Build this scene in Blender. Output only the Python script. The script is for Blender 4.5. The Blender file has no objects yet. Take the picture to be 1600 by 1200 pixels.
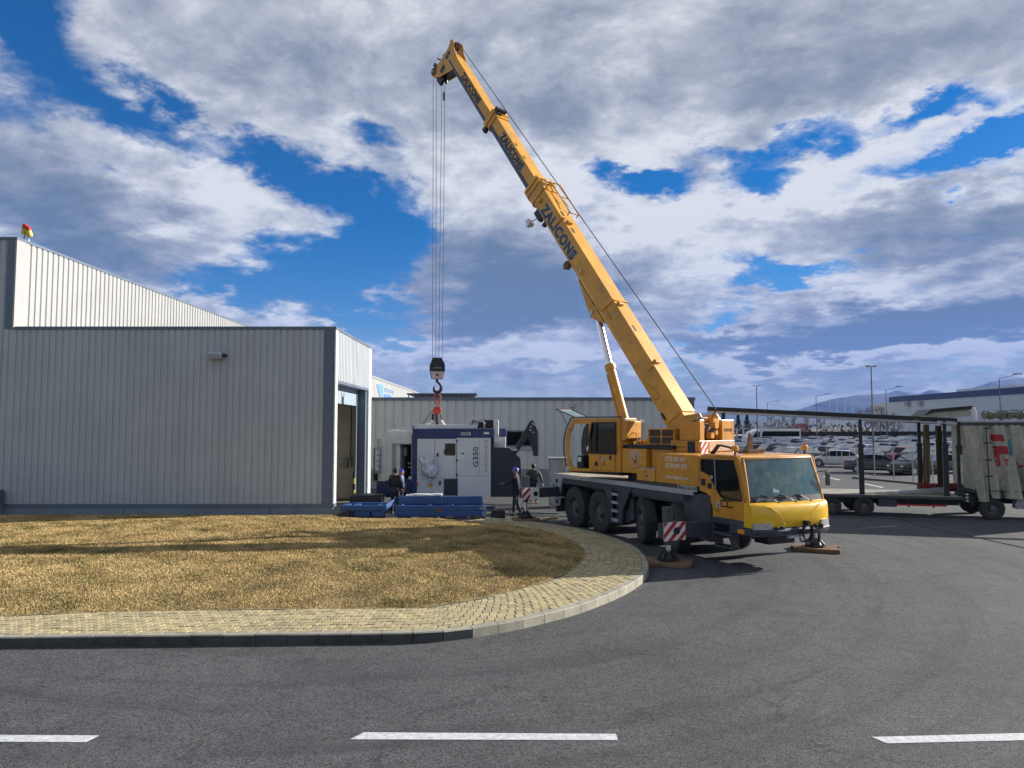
import bpy, bmesh, math, random
import numpy as np
from mathutils import Vector, Matrix
from mathutils.geometry import tessellate_polygon, delaunay_2d_cdt
R = math.radians
rng = random.Random(7)
SC = bpy.context.scene
COL = SC.collection
# ------------------------------------------------------------------ camera
F_PX, CAM_H = 1110.0, 3.45
PITCH = math.atan(67 / 1110.0)
cam_d = bpy.data.cameras.new('camera'); cam = bpy.data.objects.new('camera', cam_d); COL.objects.link(cam)
cam.location = (0, 0, CAM_H); cam.rotation_euler = (math.pi / 2 + PITCH, 0, 0)
cam_d.sensor_width = 36; cam_d.lens = 36 * F_PX / 1600; cam_d.clip_end = 20000
SC.camera = cam
SC.render.resolution_x, SC.render.resolution_y = 1024, 768
# ------------------------------------------------------------------ sun, sky
SUN_AZ = math.atan2(0.345, 0.94)          # angle from +X towards +Y
SUN_EL = R(22.5)
sun_d = bpy.data.lights.new('sun', 'SUN'); sun_d.energy = 5.0; sun_d.angle = R(0.53); sun_d.color = (1, 0.95, 0.865)
sun = bpy.data.objects.new('sun', sun_d); COL.objects.link(sun)
sdir = Vector((math.cos(SUN_EL) * math.cos(SUN_AZ), math.cos(SUN_EL) * math.sin(SUN_AZ), math.sin(SUN_EL)))
sun.rotation_euler = sdir.to_track_quat('Z', 'Y').to_euler()
sun.location = sdir * 60
SC.view_settings.view_transform = 'Standard'; SC.view_settings.look = 'None'
SC.view_settings.gamma = 1; SC.view_settings.use_curve_mapping = False
SC.view_settings.exposure = 1.05
SC.cycles.max_bounces = 6; SC.cycles.transparent_max_bounces = 12
SC.cycles.use_denoising = True

def px_ray(x, y):
    a = (x - 800) / F_PX; b = -(y - 600) / F_PX; c, s = math.cos(PITCH), math.sin(PITCH)
    return Vector((a, c - b * s, s + b * c))
def on_ground(x, y, h=0.0):
    r = px_ray(x, y); t = (h - CAM_H) / r.z
    return Vector((r.x * t, r.y * t, h))
def at_depth(x, y, Y):
    r = px_ray(x, y); t = Y / r.y
    return Vector((r.x * t, Y, CAM_H + r.z * t))

world = bpy.data.worlds.new('World'); SC.world = world; world.use_nodes = True
def build_sky():
    nt = world.node_tree; nt.nodes.clear(); N = nt.nodes.new; L = nt.links.new
    def math_(op, a, b=None, c=None, clamp=False):
        n = N('ShaderNodeMath'); n.operation = op; n.use_clamp = clamp
        for i, v in enumerate((a, b, c)):
            if v is None: continue
            if isinstance(v, (int, float)): n.inputs[i].default_value = v
            else: L(v, n.inputs[i])
        return n.outputs[0]
    def vec(op, a, b=None, s=None):
        n = N('ShaderNodeVectorMath'); n.operation = op
        for i, v in enumerate((a, b)):
            if v is None: continue
            if isinstance(v, (tuple, list)): n.inputs[i].default_value = v
            else: L(v, n.inputs[i])
        if s is not None:
            n.inputs['Scale'].default_value = s
        return n
    def noise(v, scale, detail=6, rough=0.55, dist=0.0):
        n = N('ShaderNodeTexNoise'); n.inputs['Scale'].default_value = scale; n.inputs['Detail'].default_value = detail
        n.inputs['Roughness'].default_value = rough; n.inputs['Distortion'].default_value = dist
        L(v, n.inputs['Vector']); return n
    def rng_(v, a, b, c, d, smooth=True):
        n = N('ShaderNodeMapRange'); n.interpolation_type = 'SMOOTHSTEP' if smooth else 'LINEAR'
        L(v, n.inputs['Value'])
        for k, x in zip(('From Min', 'From Max', 'To Min', 'To Max'), (a, b, c, d)): n.inputs[k].default_value = x
        return n.outputs['Result']
    tc = N('ShaderNodeTexCoord').outputs['Generated']
    sx = N('ShaderNodeSeparateXYZ'); L(tc, sx.inputs[0]); X, Y, Z = sx.outputs
    az = math_('ARCTAN2', X, Y); el = math_('ARCSINE', Z)
    cb = N('ShaderNodeCombineXYZ'); L(az, cb.inputs[0]); L(el, cb.inputs[1]); UV = cb.outputs[0]
    # perspective plane of the cloud deck
    zz = math_('ADD', math_('ABSOLUTE', Z), 0.22)
    cp = N('ShaderNodeCombineXYZ'); L(math_('DIVIDE', X, zz), cp.inputs[0]); L(math_('DIVIDE', Y, zz), cp.inputs[1]); P = cp.outputs[0]
    w1 = vec('SCALE', vec('SUBTRACT', noise(P, 1.1, 3).outputs['Color'], (0.5, 0.5, 0.5)).outputs[0], s=0.17).outputs[0]
    w2 = vec('SCALE', vec('SUBTRACT', noise(P, 5.5, 7, 0.65).outputs['Color'], (0.5, 0.5, 0.5)).outputs[0], s=0.13).outputs[0]
    UVw = vec('ADD', vec('ADD', UV, w1).outputs[0], w2).outputs[0]
    def ae(x, y):
        r = px_ray(x, y).normalized(); return math.atan2(r.x, r.y), math.asin(r.z)
    def blobs(lst):
        acc = None
        for (x, y, rx, ry, rot, amp) in lst:
            u, v = ae(x, y); m = N('ShaderNodeMapping'); m.vector_type = 'TEXTURE'; L(UVw, m.inputs['Vector'])
            m.inputs['Location'].default_value = (u, v, 0); m.inputs['Rotation'].default_value = (0, 0, R(rot))
            m.inputs['Scale'].default_value = (rx / F_PX, ry / F_PX, 1e6)
            o = rng_(vec('LENGTH', m.outputs[0]).outputs['Value'], 0.1, 1.5, amp, 0)
            acc = o if acc is None else math_('ADD', acc, o)
        return acc
    holes = blobs([  # blue gaps seen between the clouds
        (20, 25, 120, 60, 0, .9), (80, 160, 150, 34, 20, .62), (175, 185, 80, 55, 30, .65), (300, 60, 60, 16, 10, .35), (390, 240, 160, 34, -10, 1.0),
        (575, 208, 70, 24, -10, .75), (590, 380, 85, 105, 10, 1.1), (450, 435, 170, 48, -4, .95), (510, 300, 60, 30, -10, .55), (650, 320, 40, 60, 0, .4),
        (985, 282, 75, 22, -12, .95), (1120, 222, 45, 26, 0, .6), (1205, 212, 85, 26, 28, .95), (1190, 280, 50, 24, 10, .85), (1292, 185, 50, 26, 20, .8),
        (1430, 178, 75, 20, -5, .9), (1480, 258, 80, 26, 12, .95), (1560, 215, 70, 22, 20, .55), (1350, 275, 50, 14, 0, .4),
        (1235, 425, 120, 22, 8, .95), (1110, 478, 75, 14, 5, .9), (1080, 546, 70, 8, 2, .8), (1390, 372, 120, 12, 3, .35),
        (20, 90, 60, 60, 0, .4), (610, 505, 60, 16, 0, .8), (330, 440, 60, 30, 0, .3), (1590, 70, 40, 20, 0, .3)])
    fill = blobs([(800, 250, 1500, 620, 0, .33), (200, 330, 260, 90, -18, .45), (700, 110, 420, 120, -5, .5), (1150, 80, 500, 90, 0, .45), (800, 260, 130, 120, 0, .4), (330, 90, 220, 60, 0, .45), (210, 120, 90, 40, 0, .2),
                  (1350, 330, 300, 45, 0, .4), (900, 520, 500, 60, 0, .35), (1400, 500, 300, 70, 0, .8), (230, 480, 260, 25, -8, .3), (850, 430, 180, 60, 0, .45)])
    dark = blobs([(1440, 495, 310, 40, 3, .95), (780, 440, 250, 58, 0, .72), (120, 330, 230, 50, -8, .52), (1230, 345, 260, 28, 4, .45),
                  (1120, 120, 300, 60, 8, .10), (830, 170, 170, 60, 0, .22), (560, 130, 200, 60, -12, .22), (1530, 350, 180, 40, 0, .45), (1250, 605, 420, 24, 0, .25), (700, 590, 420, 30, 0, .2),
                  (1480, 80, 200, 60, 0, .15), (200, 400, 260, 30, -10, .35), (860, 480, 180, 40, 0, .35)])
    lite = blobs([(1330, 300, 300, 46, 5, .5), (1000, 330, 240, 60, -6, .3), (1150, 560, 520, 22, 0, .5), (700, 530, 240, 20, 0, .3), (1350, 420, 120, 30, 0, .2), (560, 30, 300, 60, 0, .1), (720, 220, 200, 70, -20, .3), (330, 340, 130, 50, -25, .35), (1040, 180, 130, 60, 20, .3), (880, 400, 100, 40, 0, .15),
                  (1150, 490, 130, 10, 4, .35), (1420, 548, 260, 12, 0, .4), (270, 215, 120, 30, -10, .2), (1400, 210, 150, 50, 0, .3), (1100, 400, 160, 40, 8, .25), (500, 500, 160, 18, -8, .25), (980, 560, 120, 20, 0, .15)])
    Pw = vec('ADD', P, w1).outputs[0]
    big = noise(Pw, 2.3, 10, 0.62, 0.25).outputs['Fac']
    fine = noise(Pw, 8.5, 8, 0.66, 0.3).outputs['Fac']
    # the same deck sampled a little towards the sun gives the lit rims
    big2 = noise(vec('ADD', Pw, (0.07, 0.03, 0)).outputs[0], 2.3, 10, 0.62, 0.25).outputs['Fac']
    D = math_('ADD', math_('MULTIPLY', math_('SUBTRACT', big, 0.5), 2.1), math_('MULTIPLY', math_('SUBTRACT', fine, 0.5), 0.95))
    D = math_('ADD', D, 0.18); D = math_('SUBTRACT', math_('ADD', D, fill), holes)
    mask = rng_(D, -0.32, 0.54, 0, 1)
    thick = rng_(D, 0.2, 1.2, 0, 1)
    rim = math_('MULTIPLY', math_('SUBTRACT', big, big2), 1.9)
    S = math_('ADD', math_('SUBTRACT', math_('ADD', 0.80, lite), dark), rim)
    S = math_('ADD', S, math_('MULTIPLY', math_('SUBTRACT', fine, 0.5), 1.0))
    S = math_('SUBTRACT', S, math_('MULTIPLY', thick, 0.20))
    cr = N('ShaderNodeValToRGB'); e = cr.color_ramp.elements; L(S, cr.inputs[0])
    e[0].position = 0.0; e[0].color = (0.175, 0.24, 0.315, 1); e[1].position = 1.0; e[1].color = (0.98, 0.99, 1.0, 1)
    for p, c in ((0.2, (0.25, 0.315, 0.385, 1)), (0.42, (0.37, 0.41, 0.48, 1)), (0.68, (0.58, 0.615, 0.67, 1))):
        q = e.new(p); q.color = c
    # hazy band above the horizon
    hz = rng_(el, 0.0, 0.16, 1, 0)
    mh = N('ShaderNodeMix'); mh.data_type = 'RGBA'; L(math_('MULTIPLY', hz, 0.55), mh.inputs[0]); L(cr.outputs[0], mh.inputs[6]); mh.inputs[7].default_value = (0.37, 0.445, 0.525, 1)
    sky = N('ShaderNodeTexSky'); sky.sky_type = 'NISHITA'; sky.sun_disc = False; sky.sun_elevation = SUN_EL
    sky.sun_rotation = math.pi / 2 - SUN_AZ; sky.altitude = 600; sky.air_density = 1.0; sky.dust_density = 0.3; sky.ozone_density = 3.0
    hs = N('ShaderNodeHueSaturation'); hs.inputs['Saturation'].default_value = 1.5; hs.inputs['Value'].default_value = 1.12; hs.inputs['Hue'].default_value = 0.507; L(sky.outputs[0], hs.inputs['Color'])
    b1 = N('ShaderNodeBackground'); b1.inputs['Strength'].default_value = 0.046; L(hs.outputs[0], b1.inputs[0])
    b2 = N('ShaderNodeBackground'); b2.inputs['Strength'].default_value = 0.405; L(mh.outputs[2], b2.inputs[0])
    ms = N('ShaderNodeMixShader'); L(math_('MAXIMUM', mask, math_('MULTIPLY', hz, 0.9)), ms.inputs[0]); L(b1.outputs[0], ms.inputs[1]); L(b2.outputs[0], ms.inputs[2])
    out = N('ShaderNodeOutputWorld'); L(ms.outputs[0], out.inputs[0])
build_sky()
world.cycles.sampling_method = 'MANUAL'; world.cycles.sample_map_resolution = 512

# ------------------------------------------------------------------ materials
MATS = {}
def mat(name, col, rough=0.6, metal=0.0, var=0.12, vscale=3.0, bump=0.0, bscale=40.0, dirt=None, dscale=1.5, damt=0.35, coat=0.0, col2=None, spec=0.5, dmap=None):
    """Principled material with mottled colour, optional second (dirt) colour and fine relief."""
    m = bpy.data.materials.new(name); m.use_nodes = True; MATS[name] = m
    nt = m.node_tree; b = nt.nodes['Principled BSDF']; N = nt.nodes.new; L = nt.links.new
    b.inputs['Roughness'].default_value = rough; b.inputs['Metallic'].default_value = metal
    b.inputs['Coat Weight'].default_value = coat; b.inputs['Coat Roughness'].default_value = 0.08
    b.inputs['Specular IOR Level'].default_value = spec
    tc = N('ShaderNodeTexCoord').outputs['Object']
    n1 = N('ShaderNodeTexNoise'); n1.inputs['Scale'].default_value = vscale; n1.inputs['Detail'].default_value = 6; n1.inputs['Roughness'].default_value = 0.65; L(tc, n1.inputs['Vector'])
    cr = N('ShaderNodeValToRGB'); L(n1.outputs['Fac'], cr.inputs[0])
    c2 = col2 or [c * (1 - 2.2 * var) for c in col]
    cr.color_ramp.elements[0].position = 0.3; cr.color_ramp.elements[0].color = (*[max(0, c) for c in c2], 1)
    cr.color_ramp.elements[1].position = 0.7; cr.color_ramp.elements[1].color = (*[min(1, c * (1 + var)) for c in col], 1)
    out = cr.outputs[0]
    if dirt:
        n2 = N('ShaderNodeTexNoise'); n2.inputs['Scale'].default_value = dscale; n2.inputs['Detail'].default_value = 9; n2.inputs['Roughness'].default_value = 0.72
        if dmap:
            mp = N('ShaderNodeMapping'); mp.inputs['Scale'].default_value = dmap; L(tc, mp.inputs[0]); L(mp.outputs[0], n2.inputs['Vector'])
        else: L(tc, n2.inputs['Vector'])
        mr = N('ShaderNodeMapRange'); mr.inputs['From Min'].default_value = 0.52; mr.inputs['From Max'].default_value = 0.72; mr.inputs['To Max'].default_value = damt; L(n2.outputs['Fac'], mr.inputs[0])
        mx = N('ShaderNodeMix'); mx.data_type = 'RGBA'; L(mr.outputs[0], mx.inputs[0]); L(out, mx.inputs[6]); mx.inputs[7].default_value = (*dirt, 1); out = mx.outputs[2]
    L(out, b.inputs['Base Color'])
    rr = N('ShaderNodeMapRange'); rr.inputs['To Min'].default_value = max(0.02, rough - 0.08); rr.inputs['To Max'].default_value = min(1, rough + 0.1); L(n1.outputs['Fac'], rr.inputs[0]); L(rr.outputs[0], b.inputs['Roughness'])
    if bump:
        n3 = N('ShaderNodeTexNoise'); n3.inputs['Scale'].default_value = bscale; n3.inputs['Detail'].default_value = 4; L(tc, n3.inputs['Vector'])
        bp = N('ShaderNodeBump'); bp.inputs['Strength'].default_value = bump; bp.inputs['Distance'].default_value = 0.01; L(n3.outputs['Fac'], bp.inputs['Height']); L(bp.outputs[0], b.inputs['Normal'])
    return m
def glass(name, tint, refl=1.45, mixf=0.0, dark=(0.01, 0.012, 0.015), gl=0.95):
    m = bpy.data.materials.new(name); m.use_nodes = True; nt = m.node_tree; nt.nodes.clear(); N = nt.nodes.new; L = nt.links.new
    t = N('ShaderNodeBsdfTransparent'); t.inputs[0].default_value = (*tint, 1)
    d = N('ShaderNodeBsdfDiffuse'); d.inputs[0].default_value = (*dark, 1)
    m0 = N('ShaderNodeMixShader'); m0.inputs[0].default_value = mixf; L(t.outputs[0], m0.inputs[1]); L(d.outputs[0], m0.inputs[2])
    g = N('ShaderNodeBsdfGlossy'); g.inputs['Roughness'].default_value = 0.03; g.inputs[0].default_value = (gl, gl * 1.02, gl * 1.04, 1)
    f = N('ShaderNodeFresnel'); f.inputs[0].default_value = refl
    mx = N('ShaderNodeMixShader'); L(f.outputs[0], mx.inputs[0]); L(m0.outputs[0], mx.inputs[1]); L(g.outputs[0], mx.inputs[2])
    o = N('ShaderNodeOutputMaterial'); L(mx.outputs[0], o.inputs[0]); MATS[name] = m; return m

ORANGE = mat('crane_paint', (0.62, 0.275, 0.02), 0.40, var=0.12, vscale=1.2, dirt=(0.17, 0.09, 0.04), dscale=2.6, damt=0.65, coat=0.25)
BOOMP = mat('boom_paint', (0.64, 0.315, 0.03), 0.42, var=0.10, vscale=0.9, dirt=(0.20, 0.11, 0.05), dscale=1.9, damt=0.65, coat=0.15)
YELLOW = mat('bonnet_paint', (0.80, 0.465, 0.012), 0.30, var=0.05, vscale=1.5, dirt=(0.35, 0.22, 0.05), dscale=2.5, damt=0.3, coat=0.4)
NAVY = mat('boom_dark_paint', (0.035, 0.055, 0.10), 0.42, var=0.2, vscale=2)
CHAS = mat('chassis_grey', (0.045, 0.052, 0.068), 0.55, var=0.2, vscale=2.5, dirt=(0.12, 0.11, 0.10), dscale=3, damt=0.35)
EDGE = mat('deck_edge_grey', (0.36, 0.38, 0.42), 0.5, var=0.12, vscale=3, dirt=(0.12, 0.11, 0.1), dscale=4, damt=0.4)
DECK = mat('deck_tan', (0.42, 0.34, 0.24), 0.75, var=0.25, vscale=4, dirt=(0.12, 0.09, 0.07), dscale=3, damt=0.6)
BLACK = mat('black_metal', (0.012, 0.013, 0.017), 0.45, var=0.3)
RUBBER = mat('tyre_rubber', (0.040, 0.041, 0.043), 0.85, var=0.25, vscale=8, dirt=(0.075, 0.072, 0.068), dscale=3, damt=0.6, bump=0.3)
RIM = mat('rim_grey', (0.11, 0.115, 0.125), 0.5, metal=0.2, var=0.2, vscale=6, dirt=(0.05, 0.04, 0.03), dscale=6, damt=0.5)
STEEL = mat('bare_steel', (0.42, 0.43, 0.45), 0.35, metal=0.9, var=0.15)
CHROME = mat('chrome_rod', (0.70, 0.70, 0.72), 0.28, metal=1.0, var=0.03)
WHITE = mat('white_paint', (0.74, 0.74, 0.73), 0.5, var=0.05)
REDM = mat('red_paint', (0.45, 0.02, 0.025), 0.45, var=0.1)
AMBER = mat('amber_lens', (0.85, 0.30, 0.01), 0.25, var=0.1, coat=0.5)
RUST = mat('rusty_steel', (0.20, 0.10, 0.05), 0.8, var=0.3, vscale=8)
WOOD = mat('pad_timber', (0.20, 0.12, 0.068), 0.85, var=0.25, vscale=6, bump=0.5, bscale=30, dirt=(0.08, 0.05, 0.035), dscale=5, damt=0.7)
ROPE = mat('wire_rope', (0.05, 0.05, 0.055), 0.6, metal=0.4)
CLAD = mat('cladding_grey', (0.405, 0.435, 0.465), 0.5, var=0.05, vscale=0.6, dirt=(0.32, 0.33, 0.335), dscale=0.9, damt=0.55, dmap=(2.5, 2.5, .14))
RCLAD = mat('cladding_rear', (0.50, 0.53, 0.55), 0.5, var=0.05, vscale=0.6, dirt=(0.40, 0.42, 0.42), dscale=0.9, damt=0.5, dmap=(2.5, 2.5, .14))
TRIM = mat('trim_slate', (0.11, 0.145, 0.20), 0.5, var=0.08, vscale=1.5)
PLINTH = mat('plinth_blue_grey', (0.20, 0.245, 0.295), 0.6, var=0.08, vscale=1.5, dirt=(0.13, 0.12, 0.10), dscale=2, damt=0.5)
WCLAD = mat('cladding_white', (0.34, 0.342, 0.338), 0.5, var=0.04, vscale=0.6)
INNER = mat('inner_panel_cream', (0.58, 0.555, 0.45), 0.7, var=0.06)
CONC = mat('concrete', (0.30, 0.28, 0.23), 0.85, var=0.15, vscale=2, bump=0.3)
GREYM = mat('machine_light_grey', (0.62, 0.65, 0.675), 0.42, var=0.04, vscale=1.0, coat=0.1)
CREAM = mat('machine_cream', (0.66, 0.67, 0.63), 0.45, var=0.05)
MBLUE = mat('machine_blue', (0.012, 0.032, 0.13), 0.4, var=0.1, coat=0.15)
FBLUE = mat('frame_blue', (0.024, 0.085, 0.26), 0.5, var=0.15, vscale=2, dirt=(0.09, 0.08, 0.09), dscale=3, damt=0.4)
ANTH = mat('anthracite', (0.022, 0.027, 0.038), 0.5, var=0.15)
GLASS = glass('window_glass', (0.62, 0.76, 0.74), 1.8, 0.34, (0.20, 0.34, 0.33))  # teal diffuse share puts a bright sky reflection into the glass colour
DGLASS = glass('dark_glass', (0.16, 0.20, 0.24), 1.5, 0.4)
DOORG = glass('cab_door_glass', (0.38, 0.45, 0.43), 1.6, 0.12, (0.10, 0.11, 0.09))
CGLASS = glass('car_glass', (0.12, 0.14, 0.17), 1.45, 0.6, gl=0.33)

# ------------------------------------------------------------------ mesh builder
class M:
    def __init__(s, xf=None): s.v = []; s.f = []; s.m = []; s.cur = 0; s.xf = xf
    def add(s, vs, fs, mi=None):
        b = len(s.v); s.v += [tuple(v) for v in vs]; s.f += [tuple(b + i for i in f) for f in fs]; s.m += [s.cur if mi is None else mi] * len(fs); return s
    def box(s, x0, x1, y0, y1, z0, z1, mi=None, top=None):
        t = top or (0, 0, 0, 0)   # insets of the top: x0 x1 y0 y1
        vs = [(x0, y0, z0), (x1, y0, z0), (x1, y1, z0), (x0, y1, z0), (x0 + t[0], y0 + t[2], z1), (x1 - t[1], y0 + t[2], z1), (x1 - t[1], y1 - t[3], z1), (x0 + t[0], y1 - t[3], z1)]
        return s.add(vs, [(0, 3, 2, 1), (4, 5, 6, 7), (0, 1, 5, 4), (1, 2, 6, 5), (2, 3, 7, 6), (3, 0, 4, 7)], mi)
    def bar(s, p, q, w, h, mi=None, up=(0, 0, 1)):
        p, q = Vector(p), Vector(q); d = (q - p).normalized(); u = Vector(up)
        if abs(d.dot(u)) > 0.98: u = Vector((0, 1, 0))
        a = d.cross(u).normalized(); b = a.cross(d).normalized(); a *= w / 2; b *= h / 2
        vs = [p - a - b, p + a - b, p + a + b, p - a + b, q - a - b, q + a - b, q + a + b, q - a + b]
        return s.add(vs, [(0, 1, 2, 3), (4, 7, 6, 5), (0, 4, 5, 1), (1, 5, 6, 2), (2, 6, 7, 3), (3, 7, 4, 0)], mi)
    def cyl(s, p, q, r, n=16, r2=None, mi=None, cap=True):
        p, q = Vector(p), Vector(q); r2 = r if r2 is None else r2; d = (q - p).normalized(); u = Vector((0, 0, 1)) if abs(d.z) < .9 else Vector((1, 0, 0))
        a = d.cross(u).normalized(); b = d.cross(a)
        vs = []
        for c, rr in ((p, r), (q, r2)):
            for i in range(n):
                t = 2 * math.pi * i / n; vs.append(c + a * math.cos(t) * rr + b * math.sin(t) * rr)
        fs = [(i, (i + 1) % n, n + (i + 1) % n, n + i) for i in range(n)]
        if cap: fs += [tuple(range(n))[::-1], tuple(range(n, 2 * n))]
        return s.add(vs, fs, mi)
    def tube(s, pts, r, n=8, mi=None):
        pts = [Vector(p) for p in pts]; vs = []; up = None
        for i, p in enumerate(pts):
            d = (pts[min(i + 1, len(pts) - 1)] - pts[max(i - 1, 0)]).normalized()
            u = up or (Vector((0, 0, 1)) if abs(d.z) < .9 else Vector((1, 0, 0)))
            a = d.cross(u).normalized(); b = a.cross(d).normalized(); up = b
            rr = r[i] if isinstance(r, (list, tuple)) else r
            vs += [p + a * math.cos(2 * math.pi * k / n) * rr + b * math.sin(2 * math.pi * k / n) * rr for k in range(n)]
        fs = [(i * n + k, i * n + (k + 1) % n, (i + 1) * n + (k + 1) % n, (i + 1) * n + k) for i in range(len(pts) - 1) for k in range(n)]
        fs += [tuple(range(n))[::-1], tuple(range((len(pts) - 1) * n, len(pts) * n))]
        return s.add(vs, fs, mi)
    def lathe(s, prof, c, axis, n=24, mi=None):
        """prof: list of (r, t) along axis from point c."""
        c = Vector(c); d = Vector(axis).normalized(); u = Vector((0, 0, 1)) if abs(d.z) < .9 else Vector((1, 0, 0)); a = d.cross(u).normalized(); b = d.cross(a)
        vs = []
        for (r, t) in prof:
            vs += [c + d * t + a * math.cos(2 * math.pi * k / n) * r + b * math.sin(2 * math.pi * k / n) * r for k in range(n)]
        fs = [(i * n + k, i * n + (k + 1) % n, (i + 1) * n + (k + 1) % n, (i + 1) * n + k) for i in range(len(prof) - 1) for k in range(n)]
        return s.add(vs, fs, mi)
    def prism(s, outer, fn, d0, d1, holes=(), mi=None):
        """extrude a 2-D polygon (with holes) between depth d0 and d1; fn(a,b,d)->xyz."""
        loops = [list(outer)] + [list(h) for h in holes]
        tris = tessellate_polygon([[Vector((p[0], p[1], 0)) for p in l] for l in loops]); flat = [p for l in loops for p in l]; n = len(flat)
        vs = [fn(p[0], p[1], d0) for p in flat] + [fn(p[0], p[1], d1) for p in flat]
        fs = [tuple(t) for t in tris] + [tuple(n + i for i in reversed(t)) for t in tris]
        o = 0
        for l in loops:
            k = len(l); fs += [(o + i, o + (i + 1) % k, n + o + (i + 1) % k, n + o + i) for i in range(k)]; o += k
        return s.add(vs, fs, mi)
    def sphere(s, c, r, n=14, mi=None, sc=(1, 1, 1)):
        prof = [(math.sin(math.pi * i / (n // 2)) * r, -math.cos(math.pi * i / (n // 2)) * r) for i in range(n // 2 + 1)]
        b = len(s.v); s.lathe([(max(a, 1e-4), t) for a, t in prof], (0, 0, 0), (0, 0, 1), n, mi)
        for i in range(b, len(s.v)):
            v = s.v[i]; s.v[i] = (c[0] + v[0] * sc[0], c[1] + v[1] * sc[1], c[2] + v[2] * sc[2])
        return s
    def mesh(s, name, mats, smooth=False, ang=35, fix=True):
        me = bpy.data.meshes.new(name); vs = s.v if s.xf is None else [tuple(s.xf @ Vector(v)) for v in s.v]
        me.from_pydata(vs, [], s.f); me.update()
        if not isinstance(mats, (list, tuple)): mats = [mats]
        for m in mats: me.materials.append(m)
        if any(s.m): me.polygons.foreach_set('material_index', s.m)
        if fix:
            bm = bmesh.new(); bm.from_mesh(me); bmesh.ops.recalc_face_normals(bm, faces=bm.faces); bm.to_mesh(me); bm.free()
        if smooth:
            me.polygons.foreach_set('use_smooth', [True] * len(me.polygons)); me.set_sharp_from_angle(angle=R(ang))
        return me
    def build(s, name, mats, parent=None, smooth=False, bev=0, ang=35, loc=None, rotz=None, **kw):
        return link(name, s.mesh(name, mats, smooth, ang), parent, bev, loc, rotz, **kw)
def link(name, me, parent=None, bev=0, loc=None, rotz=None, **kw):
    o = bpy.data.objects.new(name, me); COL.objects.link(o); o.parent = parent
    if loc is not None: o.location = loc
    if rotz is not None: o.rotation_euler = (0, 0, rotz)
    if bev:
        b = o.modifiers.new('edge', 'BEVEL'); b.width = bev; b.segments = 2; b.limit_method = 'ANGLE'; b.angle_limit = R(40); b.harden_normals = False
    for k, v in kw.items(): o[k] = v
    return o
def thing(name, label, cat, loc=(0, 0, 0), rotz=0, group=None):
    o = bpy.data.objects.new(name, None); COL.objects.link(o); o.empty_display_size = .2
    o.location = loc; o.rotation_euler = (0, 0, rotz); o['label'] = label; o['category'] = cat
    if group: o['group'] = group
    return o
def tag(o, label, cat, group=None):
    o['label'] = label; o['category'] = cat
    if group: o['group'] = group
    return o
def dup_tree(o, parent=None, **kw):
    c = o.copy(); COL.objects.link(c); c.parent = parent
    for ch in list(o.children): dup_tree(ch, c)
    for k, v in kw.items(): c[k] = v
    return c
_txt = {}
def text_mesh(s, w, h, depth=0.004, bold=0.0, mats=None):
    """lettering normalised to w x h (w None keeps the proportions), x right, y up, centred."""
    cu = bpy.data.curves.new('lettering', 'FONT'); cu.body = s; cu.extrude = 0.01; cu.offset = bold; cu.resolution_u = 3; cu.space_character = 1.0 + bold * 3
    ob = bpy.data.objects.new('lettering', cu); COL.objects.link(ob); dg = bpy.context.evaluated_depsgraph_get(); dg.update()
    me = bpy.data.meshes.new_from_object(ob.evaluated_get(dg)); bpy.data.objects.remove(ob); bpy.data.curves.remove(cu)
    n = len(me.vertices); a = np.empty(n * 3, np.float32); me.vertices.foreach_get('co', a); a = a.reshape(-1, 3)
    lo, hi = a.min(0), a.max(0); c = (lo + hi) / 2; sy = h / (hi[1] - lo[1]); sx = w / (hi[0] - lo[0]) if w else sy
    a = (a - c) * np.array([sx, sy, depth / 0.02], np.float32); me.vertices.foreach_set('co', a.ravel()); me.update()
    me.materials.clear()
    for m in (mats if isinstance(mats, (list, tuple)) else [mats]): me.materials.append(m)
    return me
def frame_mat(o, x, y):
    x, y = Vector(x).normalized(), Vector(y).normalized(); z = x.cross(y).normalized(); m = Matrix((x, y, z)).transposed().to_4x4(); m.translation = Vector(o); return m
def put_text(name, s, o, x, y, w, h, m, parent, bold=0.0, depth=0.004, pre=None):
    me = text_mesh(s, w, h, depth, bold, m); me.transform((pre or Matrix()) @ frame_mat(o, x, y)); return link(name, me, parent)
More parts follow.
